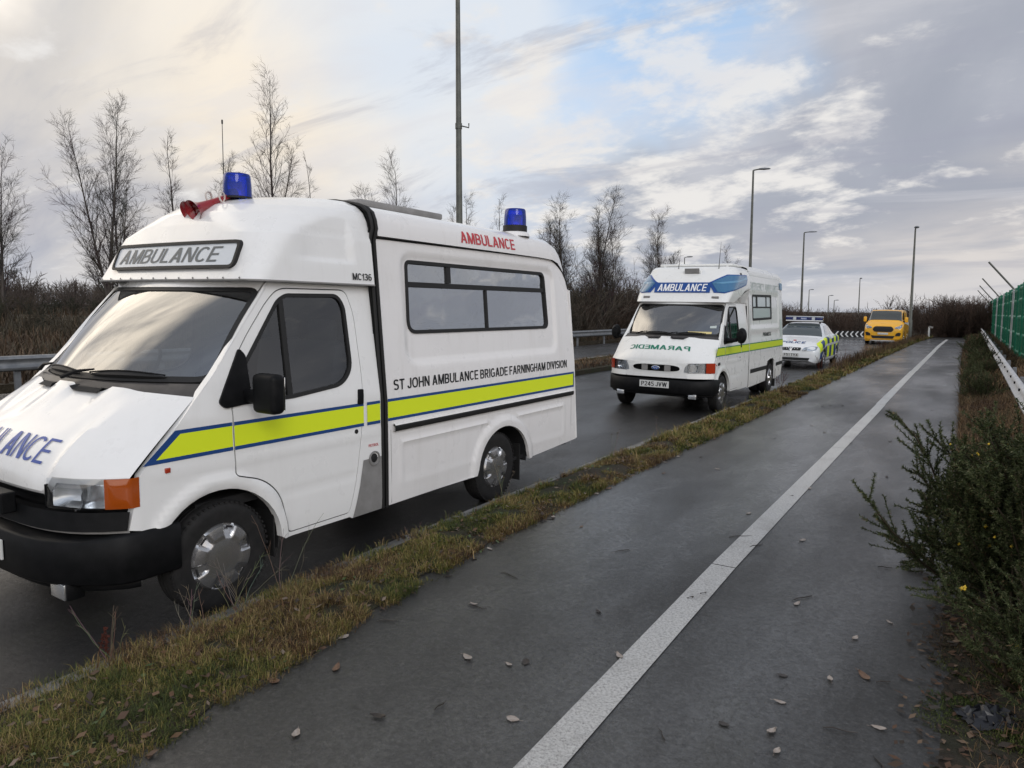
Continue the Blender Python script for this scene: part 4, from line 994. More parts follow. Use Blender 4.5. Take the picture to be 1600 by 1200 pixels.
# ---------------------------------------------------------------- nearest ambulance
def ambulance_one():
    root = empty('ambulance', (-4.575, 1.70, 0.02), (0, 0.02, 0))
    tag(root, 'large white ambulance nearest the camera, with red air horns above its grey lettered sign', 'ambulance')
    side = transit_cab(root, 0, 'white_paint')
    # hooded roof over the cab
    H = Hood([(1.955, 1.12, .89, .10, .12), (2.05, 1.165, .88, .13, .15), (2.20, 1.225, .862, .20, .20), (2.26, 1.25, .855, .24, .24), (2.33, 1.28, .838, .48, .34), (2.41, 1.33, .812, .68, .50), (2.475, 1.42, .775, .72, .60), (2.525, 1.56, .715, .66, .60), (2.565, 1.76, .61, .56, .40), (2.59, 1.97, .46, .42, .20), (2.60, 2.10, .30, .28, .06)], 2.175)
    def disp(v):
        x, y, z = v
        if y > 1.30 and abs(x) > 0.6: x -= math.copysign(0.022 * smst(y, 1.42, 1.70) * (1 - smst(y, 1.955, 1.985)) * smst(z, 2.095, 2.118) * (1 - smst(z, 2.27, 2.44)), x)
        return (x, y, z)
    hd = H.build('hood_moulding', 'white_paint', root, nz=9, disp=disp)
    # back closure and flange
    P = H.slice(1.955); MB().tube([(x * 1.004, y - 0.002, 1.952) for x, y in P], 0.007, 5, cap=False).build('flange', 'grey_panel', hd)
    for i in range(12):
        u = i / 11; x = -0.78 + 1.56 * u; p = H.front(x, 1.965, 0.004); MB().lathe([(0.007, 0), (0.005, 0.004), (0.0005, 0.004)], p, (0, -1, 0), 8).build('rivet', 'grey_panel', hd)
    # lettered light box
    so = rounded([(-0.655, 2.032), (0.70, 2.032), (0.70, 2.20), (-0.655, 2.20)], 0.045, 5)
    lb = sheet('roof_sign', ring(so, 0.012), lambda a, b_: H.front(a, b_, 0.016), 'sign_white', root, step=0.06, rim=(0, 0.03, 0))
    sheet('sign_frame', ring(so, -0.006), lambda a, b_: H.front(a, b_, 0.026), 'rubber', lb, holes=[ring(so, 0.014)], step=0.06, rim=(0, 0.03, 0))
    text('sign_lettering', 'AMBULANCE', lambda u, v: H.front(-0.565 + u, 2.068 + v, 0.019), 1.11, 0.098, 'decal_grey', lb, shear=0.32, wt=0.85)
    # ---- rear box body
    arch = arch_pts(3.83, 0.325, 0.43, 8, 173, 16, 0.375)
    out = [(2.235, 0.305), (2.235, 2.30), (4.86, 2.315), (5.10, 2.20), (5.225, 2.02), (5.31, 0.36), (4.28, 0.315)] + arch + [(3.38, 0.31)]
    win = rounded([(2.55, 1.60), (2.575, 2.155), (4.725, 2.16), (4.755, 1.605)], [0.10, 0.05, 0.07, 0.07], 5)
    def bside(y, z, off=0.0):
        x = bx(z)
        d = rrect_sdf(y, z, 2.49, 4.91, 1.345, 2.215, 0.13); x -= 0.020 * (1 - smst(d, -0.035, 0.0))
        d = math.hypot(y - 3.83, (z - 0.325) * 1.13); x += 0.022 * smst(d, 0.40, 0.43) * (1 - smst(d, 0.50, 0.53)) * (1 if z > 0.30 else 0)
        d = rrect_sdf(y, z, 2.38, 5.03, 0.445, 0.765, 0.01); x += 0.011 * math.exp(-(d / 0.012) ** 2) * (1 if math.hypot(y - 3.83, z - 0.325) > 0.50 else 0)
        return (x + off, y, z)
    for mir in (False, True):
        sd_ = sheet('box_side', out, bside, 'cream_paint', root, holes=[win], step=0.028 if not mir else 0.12, rim=(-0.03, 0, 0), mirror=mir, angle=40)
        if mir:
            sheet('side_window', win, lambda a, b_: bside(a, b_, 0.0), 'body_window_glass', root, step=0.2, mirror=True); continue
        wn = empty('side_window', (0, 0, 0), parent=root)
        g = lambda off: (lambda a, b_: (bx(b_) - 0.020 + off, a, b_))
        sheet('window_frame', ring(win, -0.010), g(0.010), 'rubber', wn, holes=[ring(win, 0.018)], step=0.08, rim=(-0.03, 0, 0))
        sheet('pane', ring(win, 0.016), g(-0.010), 'body_window_glass', wn, step=0.1)
        for nm, q in (('window_bar', [(2.575, 1.955), (4.735, 1.965), (4.735, 2.005), (2.575, 1.995)]), ('window_divider', [(3.09, 2.0), (3.145, 2.0), (3.15, 2.145), (3.095, 2.145)]), ('window_divider', [(3.645, 1.61), (3.67, 1.61), (3.675, 1.957), (3.65, 1.957)])):
            sheet(nm, q, g(0.004), 'rubber', wn, step=0.2, rim=(-0.02, 0, 0), smooth=False)
        # handle seen behind the pane
        MB().tube([(0.80, 3.50, 1.66), (0.79, 3.60, 1.84)], 0.014, 6).build('grab_handle', 'rubber', wn)
        MB().tube([(0.78, 2.62, 1.62), (0.78, 2.70, 1.66), (0.78, 3.50, 1.66)], 0.010, 6).build('inner_rail', 'rubber', wn)
        MB().tube([(0.78, 4.1, 1.63), (0.78, 4.2, 1.66), (0.78, 4.70, 1.66)], 0.010, 6).build('inner_rail', 'rubber', wn)
    # roof shell of the box
    RS = [(0.866, 2.315), (0.862, 2.36), (0.850, 2.42), (0.825, 2.475), (0.77, 2.515), (0.68, 2.545), (0.50, 2.575), (0.25, 2.59), (0.0, 2.595)]
    P = []
    for y, dz, k in [(2.235, 0, 1), (3.0, 0, 1), (3.9, 0, 1), (4.6, -0.003, 1), (4.86, -0.012, 1), (4.98, -0.045, 0.995), (5.08, -0.11, 0.985), (5.16, -0.20, 0.97), (5.215, -0.30, 0.955)]:
        row = []
        for x, z in RS:
            zz = max(z + dz, 2.0) if z > 2.33 else z + min(0, dz * 0.85); row.append((x * k, y, zz))
        P.append([(-x, y_, z) for x, y_, z in row[:-1]] + row[::-1] if False else [(-x, y_, z) for x, y_, z in row] + [r for r in row[::-1]][1:])
    rf = MB().grid(P).build('box_roof', 'cream_paint', root, angle=45)
    # rear face
    out_r = [(-0.95, 0.36), (0.95, 0.36), (0.86, 2.02), (-0.86, 2.02)]
    MB().add([(-0.955, 5.305, 0.36), (0.955, 5.305, 0.36), (0.872, 5.215, 2.0), (-0.872, 5.215, 2.0)], [(0, 1, 2, 3)]).build('rear_doors', 'cream_paint', root, smooth=False)
    for sx in (-1, 1): MB().tube([(sx * 0.962, 5.315, 0.37), (sx * 0.93, 5.27, 1.2), (sx * 0.872, 5.222, 2.0)], 0.012, 6).build('rear_edge', 'cream_paint', root)
    # gutter following the roof line
    for sx in (-1, 1):
        gp = [(2.24, 2.302), (4.85, 2.316), (4.98, 2.272), (5.10, 2.195), (5.17, 2.11), (5.21, 2.01)]
        MB().tube([(sx * (bx(z) + 0.004), y, z) for y, z in gp], 0.0065, 6).build('gutter', 'rubber', root)
    # double black seal between cab and box
    for y in (2.178, 2.222):
        U_ = [(cx(z) if z < 1.9 else bx(z) + 0.0, z) for z in (0.30, 0.6, 1.0, 1.2)]
        ps = [(bx(z) + 0.004, z) for z in (0.30, 0.7, 1.1, 1.5, 1.9, 2.28)] + [(x + 0.004 if x > 0 else x, z + 0.006) for x, z in RS[1:]]
        MB().tube([(x, y, z) for x, z in ps] + [(-x, y, z) for x, z in ps[::-1][1:]], 0.013, 6).build('body_seal', 'rubber', root)
    MB().grid([[(x * 0.98, yy, z) for x, z in [(bx(z), z) for z in (0.30, 1.1, 1.9, 2.28)] + RS[1:]] for yy in (2.16, 2.24)]).build('seal_backing', 'rubber', root)
    # step infill between door and box, grey lower panel, filler
    mapc = lambda off: (lambda a, b_: (cx(b_) + off, a, b_))
    MB().grid([[(cx(1.955) - 0.002, y, 1.953), (0.60, y, 1.958)] for y in (1.1, 2.17)]).build('hood_soffit', 'white_paint', root)
    lo = sheet('corner_panel', [(1.865, 0.302), (2.16, 0.302), (2.16, 0.70), (1.975, 0.70), (1.935, 0.52)], lambda a, b_: side(a, b_, 0.004), 'grey_panel', root, step=0.06)
    fl = MB().lathe([(0.055, 0.0), (0.055, 0.008), (0.047, 0.010), (0.045, -0.03), (0.001, -0.03)], (cx(0.70) + 0.003, 2.085, 0.695), (1, 0, 0), 28).build('fuel_filler', 'grey_panel', root)
    MB().lathe([(0.036, -0.02), (0.036, 0.006), (0.030, 0.009), (0.001, 0.009)], (cx(0.70) - 0.004, 2.085, 0.695), (1, 0, 0), 20).build('fuel_cap', 'rubber', fl)
    text('fuel_lettering', 'PETROL', lambda u, v: (cx(0.8) + 0.004, 2.03 + u, 0.785 + v), 0.105, 0.020, 'decal_red', root, bold=0.0)
    # stripes: wing, door, corner, box
    def stripe(poly, mat, name, fn, off):
        return sheet(name, poly, lambda a, b_: fn(a, b_, off), mat, root, step=0.06)
    zt0, zt1, zb0, zb1 = 1.093, 1.115, 0.948, 0.970
    for fn, ya, yb_ in ((side, None, 0.904), (side, 0.915, 1.985), (side, 2.02, 2.155), (bside, 2.245, 5.245)):
        if ya is None:
            stripe([(0.355, zb0), (yb_, zb0), (yb_, zb1), (0.43, zb1), (0.575, zt0), (yb_, zt0), (yb_, zt1), (0.545, zt1)], 'stripe_blue', 'stripe_edge', fn, 0.0025)
            stripe([(0.43, zb1), (yb_, zb1), (yb_, zt0), (0.575, zt0)], 'stripe_yellow', 'stripe', fn, 0.0025)
        else:
            off = 0.0045 if ya < 1 else (0.0065 if fn is side else 0.0025)
            off = 0.005 if fn is side else 0.0025
            stripe([(ya, zb1), (yb_, zb1), (yb_, zt0), (ya, zt0)], 'stripe_yellow', 'stripe', fn, off)
            for a_, b_ in ((zb0, zb1), (zt0, zt1)): stripe([(ya, a_), (yb_, a_), (yb_, b_), (ya, b_)], 'stripe_blue', 'stripe_edge', fn, off)
    stripe([(5.225, zb1), (5.245, zb1), (5.245, zt0), (5.225, zt0)], 'stripe_blue', 'stripe_end', bside, 0.005)
    MB().box((side(0.49, 0.90)[0] + 0.005, 0.49, 0.905), (0.012, 0.03, 0.028)).build('side_marker', 'orange_glass', root, bevel=0.003)
    # rubbing rail
    MB().grid([[(bx(0.89) + u, y, 0.895 + w) for u, w in ((0, -0.032), (0.022, -0.030), (0.028, -0.016), (0.028, 0.006), (0.020, 0.016), (0, 0.018))] for y in (2.30, 5.20)]).build('rubbing_rail', 'rubber', root)
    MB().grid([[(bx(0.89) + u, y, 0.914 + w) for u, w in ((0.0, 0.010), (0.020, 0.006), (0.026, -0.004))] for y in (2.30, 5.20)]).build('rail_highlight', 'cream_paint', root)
    for y in (2.275, 5.185): MB().tube([(bx(z) + 0.0005, y, z) for z in (0.32, 0.6, 0.88)], 0.0022, 4).build('panel_joint', 'grey_panel', root)
    # lettering
    text('side_lettering', 'ST JOHN AMBULANCE BRIGADE FARNINGHAM DIVISION', lambda u, v: (bx(1.2) + 0.004 - 0.04 * v, 2.32 + u, 1.172 + v), 2.77, 0.082, 'decal_black', root, bold=0.015)
    def band(u, v): z = 2.352 + v; return (float(np.interp(z, [2.315, 2.36, 2.42, 2.475], [0.866, 0.862, 0.850, 0.825])) + 0.004, 3.26 + u, z)
    text('roof_lettering', 'AMBULANCE', band, 0.87, 0.098, 'decal_red', root, bold=0.015)
    text('fleet_number', 'MC136', lambda u, v: (H.slice(1.985 + v)[0][0] + 0.006, 1.955 + u, 1.985 + v), 0.19, 0.048, 'decal_black', root, bold=0.01)
    text('bonnet_lettering', 'AMBULANCE', lambda u, v: bonnet_pt((-0.49 + u) / 0.93, 0.165 + v * 1.6, 0.006), 0.95, 0.135, 'decal_blue', root, shear=0.30, wt=0.72)
    # wheels, arch liner, mud flaps
    for sx in (-1, 1):
        wheel(root, sx * 0.86, 3.73, 0.325, 0.328, 0.17, sx, 0.19)
        MB().grid([[(sx * (0.95 - 0.35 * i), 3.83 + 0.43 * math.cos(a), 0.325 + 0.38 * math.sin(a)) for a in [R(-5 + 10 * k) for k in range(20)]] for i in range(2)]).build('wheel_arch_liner', 'dark_inside', root)
        MB().box((sx * 0.84, 4.14, 0.30), (0.22, 0.012, 0.36)).build('mud_flap', 'rubber', root, smooth=False)
        MB().box((sx * 0.84, 1.20, 0.36), (0.20, 0.012, 0.30)).build('mud_flap', 'rubber', root, smooth=False)
    MB().box((0, 3.7, 0.335), (1.84, 2.9, 0.03)).build('underfloor', 'dark_inside', root, smooth=False)
    MB().box((0, 3.9, 1.0), (1.3, 2.4, 1.0)).build('box_interior', 'dark_inside', root, smooth=False)
    # beacons, aerial, roof hatch
    beacon('beacon', (0.15, 1.58, 2.535), 0.098, 0.165, root, 0.012)
    MB().lathe([(0.15, 0.0), (0.14, 0.03), (0.12, 0.045), (0.001, 0.045)], (0.675, 4.42, 2.51), n=32).build('beacon_pedestal', 'cream_paint', root)
    beacon('beacon', (0.675, 4.42, 2.555), 0.112, 0.17, root, 0.06)
    ae = MB().tube([(-0.11, 1.66, 2.50), (-0.11, 1.66, 3.10)], [0.004, 0.0025], 6).build('aerial', 'rubber', root)
    MB().lathe([(0.001, 0), (0.006, 0.004), (0.006, 0.03), (0.001, 0.034)], (-0.11, 1.66, 3.095), n=8).build('aerial_tip', 'rubber', ae)
    MB().box((0.15, 3.0, 2.615), (0.62, 1.05, 0.055)).build('roof_hatch', 'grey_panel', root, bevel=0.015)
    # twin trumpets with compressor discs and a loop of hose
    for dx, dy, L in ((0.0, 0.0, 1.0), (-0.085, 0.02, 1.0)):
        hn = empty('air_horn', (0.155 + dx, 1.225 + dy, 2.415), (R(25), 0, 0), parent=root); hn.scale = (1.2, 1.12, 1.2)
        MB().lathe([(0.013, 0.30 * L), (0.017, 0.20), (0.023, 0.12), (0.032, 0.05), (0.047, 0.015), (0.060, 0.0), (0.057, 0.002), (0.036, 0.03), (0.015, 0.08), (0.001, 0.09)], (0, 0, 0), (0, 1, 0), 28).build('trumpet', 'horn_red', hn)
        MB().lathe([(0.001, 0.29), (0.030, 0.29), (0.036, 0.30), (0.036, 0.325), (0.028, 0.335), (0.001, 0.335)], (0, 0, 0), (0, 1, 0), 24).build('diaphragm', 'rubber', hn)
        MB().box((0, 0.27, -0.045), (0.03, 0.10, 0.012)).build('bracket', 'rubber', hn, smooth=False)
    MB().tube([(0.10 + 0.012 * a, 1.36 + 0.045 * math.cos(a) + 0.008 * a, 2.515 + 0.045 * math.sin(a)) for a in [k * 0.4 for k in range(26)]], 0.006, 6).build('air_hose', 'hose_clear', root)
    return root, H
van1, HOOD1 = ambulance_one()

# ---------------------------------------------------------------- second ambulance (taller box, blue corner lights)
def ambulance_two():
    root = empty('ambulance', (-4.565, 11.87, 0.02), (0, 0.02, 0))
    tag(root, 'white ambulance with blue corner lenses and green reversed bonnet writing, parked behind the nearest one', 'ambulance')
    side = transit_cab(root, 1, 'white_paint_old')
    H = Hood([(1.95, 1.09, .885, .14, .14), (2.05, 1.17, .900, .16, .16), (2.13, 1.22, .905, .20, .20), (2.33, 1.31, .905, .36, .40), (2.42, 1.42, .895, .38, .42), (2.50, 1.53, .875, .36, .38), (2.58, 1.63, .84, .30, .26), (2.62, 1.72, .80, .26, .2), (2.635, 1.82, .74, .2, .1)], 2.60, bow=0.03)
    def disp(v):
        x, y, z = v
        if z < 2.25 and y > 1.5:      # lower edge sweeps up towards the box
            lim = 1.95 + 0.24 * smst(y, 1.5, 2.5)
            if z < lim: z = lim + (z - 1.95) * 0.2; x *= 1.0 - 0.0 * smst(y, 1.2, 1.6)
        return (x, y, z)
    hd = H.build('hood_moulding', 'white_paint_old', root, nz=4, disp=disp)
    # fairing between cab roof and box
    for sx in (-1, 1):
        P = []
        for i in range(9):
            y = 1.15 + 1.45 * i / 8; zt_ = 1.95 + 0.24 * smst(y, 1.5, 2.5) + 0.004
            P.append([(sx * cx(1.94), y, 1.935), (sx * (cx(1.94) + (0.905 - cx(1.94)) * 0.35), y, 1.955), (sx * (H.slice(max(zt_, 1.96))[0][0] if y > 1.5 else 0.88), y, zt_)])
        MB().grid(P).build('fairing', 'white_paint_old', root)
        MB().grid([[(sx * cx(z), y, z) for z in (0.30, 0.8, 1.15, 1.5, 1.94)] for y in (2.16, 2.58)]).build('cab_rear_panel', 'white_paint_old', root)
    so = [(-0.535, 2.125), (0.535, 2.125), (0.535, 2.315), (-0.535, 2.315)]
    lb = sheet('roof_sign', so, lambda a, b_: H.front(a, b_, 0.014), 'sign_blue', root, step=0.06, rim=(0, 0.03, 0))
    text('sign_lettering', 'AMBULANCE', lambda u, v: H.front(-0.47 + u, 2.152 + v, 0.018), 0.94, 0.135, 'decal_white', lb, shear=0.12)
    # blue corner lenses wrapping round the shoulders
    def ux(x): 
        lo, hi = 0.0, 1.0
        for _ in range(20):
            m_ = (lo + hi) / 2
            if H.at(m_, 2.2)[0] < x: lo = m_
            else: hi = m_
        return lo
    ua = ux(0.56)
    for sx in (-1, 1):
        bl = empty('blue_corner_light', (0, 0, 0), parent=root)
        uf = ua; ue = 0.80
        pol = [(uf, 2.125), (uf + 0.10, 2.115), (ue - 0.02, 2.30), (ue, 2.40), (ue - 0.03, 2.49), (uf + 0.13, 2.47), (uf, 2.31)]
        f_ = lambda off: (lambda a, b_: (lambda p: (sx * p[0], p[1], p[2]))(H.at(a, b_, off)))
        sheet('lens_surround', pol, f_(0.012), 'sign_blue', bl, holes=[ring(pol, 0.018)], step=0.03, rim=(0, 0.03, 0))
        sheet('lens', ring(pol, 0.018), f_(0.020), 'blue_lens', bl, step=0.03)
        q = [(uf + 0.02, 2.30), (ue - 0.10, 2.45), (ue - 0.05, 2.46), (ue - 0.04, 2.41), (uf + 0.10, 2.29)]
        sheet('lens_facet', q, f_(0.024), 'blue_lens_pale', bl, step=0.03)
        MB().box((sx * 0.66, H.front(0.66, 2.03)[1] - 0.006, 2.035), (0.13, 0.015, 0.045)).build('repeater_light', 'grey_panel', root, bevel=0.003)
        MB().box((sx * 0.86, 1.98, 2.49), (0.05, 0.10, 0.05)).build('scene_light', 'rubber', root, bevel=0.01)
    # ---- box
    def b2(z): return 0.975 - 0.02 * z - 0.055 * max(0, z - 1.1) - 0.2 * max(0, 0.45 - z) ** 2
    def bside(y, z, off=0.0):
        x = b2(z)
        d = rrect_sdf(y, z, 2.72, 5.30, 1.46, 2.18, 0.04); x -= 0.018 * (1 - smst(d, -0.03, 0.0))
        d = rrect_sdf(y, z, 2.72, 5.30, 1.22, 1.40, 0.03); x -= 0.014 * (1 - smst(d, -0.03, 0.0))
        for zz in (0.90, 0.80): x -= 0.012 * math.exp(-((z - zz) / 0.012) ** 2)
        return (x + off, y, z)
    arch = [(4.90, 0.60), (4.86, 0.70), (4.72, 0.76), (4.45, 0.76), (4.20, 0.72), (4.10, 0.60), (4.05, 0.30)]
    out = [(2.60, 0.275), (2.60, 2.50), (5.45, 2.50), (5.64, 2.40), (5.69, 0.62), (5.55, 0.33), (4.95, 0.28)] + arch
    win = rounded([(2.98, 1.62), (2.98, 2.12), (4.62, 2.14), (4.62, 1.64)], 0.05)
    for mir in (False, True):
        sheet('box_side', out, bside, 'white_paint_old', root, holes=[win], step=0.05 if not mir else 0.2, rim=(-0.03, 0, 0), mirror=mir)
    g = lambda off: (lambda a, b_: (b2(b_) - 0.018 + off, a, b_))
    wn = empty('side_window', (0, 0, 0), parent=root)
    sheet('window_frame', ring(win, -0.015), g(0.010), 'rubber', wn, holes=[ring(win, 0.03)], step=0.1, rim=(-0.03, 0, 0))
    sheet('pane', ring(win, 0.028), g(-0.008), 'frosted_pane', wn, step=0.2)
    for nm, q in (('window_bar', [(3.0, 1.86), (4.6, 1.87), (4.6, 1.90), (3.0, 1.89)]), ('window_divider', [(3.30, 1.89), (3.42, 1.89), (3.42, 2.11), (3.30, 2.11)]), ('window_divider', [(4.16, 1.89), (4.22, 1.89), (4.22, 2.12), (4.16, 2.12)])):
        sheet(nm, q, g(0.0), 'rubber', wn, step=0.3, rim=(-0.01, 0, 0), smooth=False)
    RS = [(b2(2.5), 2.50), (0.855, 2.58), (0.82, 2.64), (0.74, 2.67), (0.4, 2.685), (0.0, 2.69)]
    P = []
    for y, dz, k in [(2.60, 0, 1), (4.2, 0, 1), (5.3, 0, 1), (5.5, -0.03, 1), (5.62, -0.09, 0.98)]:
        row = [(x * k, y, z + dz) for x, z in RS]; P.append([(-x, y_, z) for x, y_, z in row] + row[::-1][1:])
    MB().grid(P).build('box_roof', 'white_paint_old', root, angle=45)
    MB().add([(-0.94, 5.66, 0.4), (0.94, 5.66, 0.4), (0.86, 5.60, 2.55), (-0.86, 5.60, 2.55)], [(0, 1, 2, 3)]).build('rear_doors', 'white_paint_old', root, smooth=False)
    # front bulkhead of the box above the cab
    sheet('box_front', [(-0.86, 1.9), (0.86, 1.9), (0.84, 2.60), (0.6, 2.68), (-0.6, 2.68), (-0.84, 2.60)], lambda a, b_: (a, 2.598, b_), 'white_paint_old', root, step=0.4, smooth=False)
    for sx in (-1, 1):
        MB().tube([(sx * (b2(z) + 0.001), 2.60, z) for z in (0.28, 0.8, 1.5, 2.2, 2.5)], 0.006, 5).build('box_seam', 'grey_panel', root)
        MB().tube([(sx * 0.62, 1.95, 2.655), (sx * 0.62, 3.6, 2.70), (sx * 0.62, 5.2, 2.70)], 0.022, 6).build('roof_rail', 'white_paint_old', root)
    MB().box((0, 2.55, 2.675), (1.45, 1.2, 0.05)).build('roof_pod', 'white_paint_old', root, bevel=0.02)
    MB().box((0.45, 5.3, 2.70), (0.3, 0.2, 0.04)).build('roof_vent', 'grey_panel', root, bevel=0.01)
    MB().box((0.15, 2.9, 2.735), (0.26, 0.2, 0.04)).build('roof_light', 'rubber', root, bevel=0.01)
    MB().box((0.10, 1.62, 2.52), (0.34, 0.30, 0.13), ('X', 0.25)).build('air_scoop', 'white_paint_old', root, bevel=0.015)
    MB().box((0.10, 1.462, 2.535), (0.28, 0.012, 0.10), ('X', 0.25)).build('scoop_opening', 'grey_panel', root, smooth=False)
    for x, y, h in ((-0.22, 1.62, 0.28), (0.56, 1.62, 0.50)):
        MB().tube([(x, y, 2.50), (x, y, 2.62), (x + 0.02, y, 2.58 + h)], [0.010, 0.007, 0.002], 6).build('aerial', 'rubber', root)
    ws_ = lambda poly, mat, name, fn, off: sheet(name, poly, lambda a, b_: fn(a, b_, off), mat, root, step=0.08)
    z0, z1 = 1.0, 1.16
    for fn, ya, yb_, off in ((side, 0.30, 0.906, 0.003), (side, 0.915, 1.985, 0.006), (side, 2.02, 2.58, 0.003), (bside, 2.62, 5.68, 0.003)):
        sl = 0.085 if ya == 0.30 else 0
        yl = 0.37 if ya == 0.30 else ya
        ws_([(yl, z0), (yb_, z0), (yb_, z0 + 0.018), (yl + sl * 0.12, z0 + 0.018)], 'stripe_green', 'stripe_edge', fn, off)
        ws_([(yl + sl * 0.12, z0 + 0.018), (yb_, z0 + 0.018), (yb_, z1 - 0.018), (yl + sl * 0.9, z1 - 0.018)], 'stripe_dirty', 'stripe', fn, off)
        ws_([(yl + sl * 0.9, z1 - 0.018), (yb_, z1 - 0.018), (yb_, z1), (yl + sl, z1)], 'stripe_green', 'stripe_edge', fn, off)
    ws_([(2.72, 0.555), (4.08, 0.555), (4.08, 0.635), (2.72, 0.635)], 'rubber', 'side_bumper', bside, 0.012)
    ws_([(5.0, 0.565), (5.66, 0.58), (5.66, 0.655), (5.0, 0.645)], 'rubber', 'side_bumper', bside, 0.012)
    ws_([(5.38, 1.22), (5.60, 1.22), (5.60, 1.62), (5.38, 1.62)], 'decal_pale', 'rear_corner_panel', bside, 0.004)
    ws_([(5.36, 2.30), (5.60, 2.28), (5.60, 2.44), (5.36, 2.45)], 'blue_lens_pale', 'rear_blue_light', bside, 0.02)
    MB().box((side(0.53, 0.87)[0] + 0.004, 0.53, 0.87), (0.01, 0.10, 0.05)).build('wing_badge', 'decal_black', root, smooth=False)
    MB().lathe([(0.016, 0), (0.012, 0.008), (0.001, 0.008)], (side(0.40, 0.86)[0], 0.40, 0.855), (1, 0, 0), 12).build('side_marker', 'orange_glass', root)
    text('high_lettering', 'EMERGENCY AMBULANCE', lambda u, v: (b2(2.27) + 0.004 - 0.05 * v, 2.70 + u, 2.225 + v), 2.55, 0.155, 'decal_pale', root)
    text('side_lettering', 'PARAMEDIC', lambda u, v: (b2(1.3) - 0.008, 3.80 + u, 1.265 + v), 0.75, 0.085, 'decal_black', root)
    text('bonnet_lettering', 'PARAMEDIC', lambda u, v: bonnet_pt((-0.60 + u) / 0.93, 0.36 + v * 1.9, 0.006, 1), 1.13, 0.10, 'decal_green', root, mirror=True, shear=-0.15)
    sheet('yellow_card', [(0.36, 0.055), (0.74, 0.055), (0.74, 0.115), (0.36, 0.115)], lambda a, b_: ws(a, b_, 0.004), 'paper_yellow', root, step=0.1)
    sheet('screen_sticker', [(0.70, 0.22), (0.80, 0.22), (0.80, 0.30), (0.70, 0.28)], lambda a, b_: ws(a, b_, 0.004), 'decal_pale', root, step=0.1)
    for sx in (-1, 1):
        wheel(root, sx * 0.86, 4.51, 0.33, 0.33, 0.19, sx, 0.20, 1, notches=5)
        wheel(root, sx * 0.64, 4.51, 0.33, 0.33, 0.19, sx, 0.20, 1, notches=5)
        MB().box((sx * 0.80, 4.98, 0.30), (0.34, 0.012, 0.40)).build('mud_flap', 'rubber', root, smooth=False)
    MB().box((0, 4.1, 0.42), (1.5, 3.0, 0.16)).build('underfloor', 'dark_inside', root, smooth=False)
    MB().box((-0.1, 4.1, 1.2), (1.2, 2.6, 1.6)).build('box_interior', 'seat_pale', root, smooth=False)
    return root
principled('seat_pale', (0.35, 0.38, 0.38), 0.9)
principled('frosted_pane', (0.50, 0.56, 0.56), 0.22, 0, 0.5)
principled('stripe_dirty', (0.50, 0.62, 0.03), 0.5)
ambulance_two()

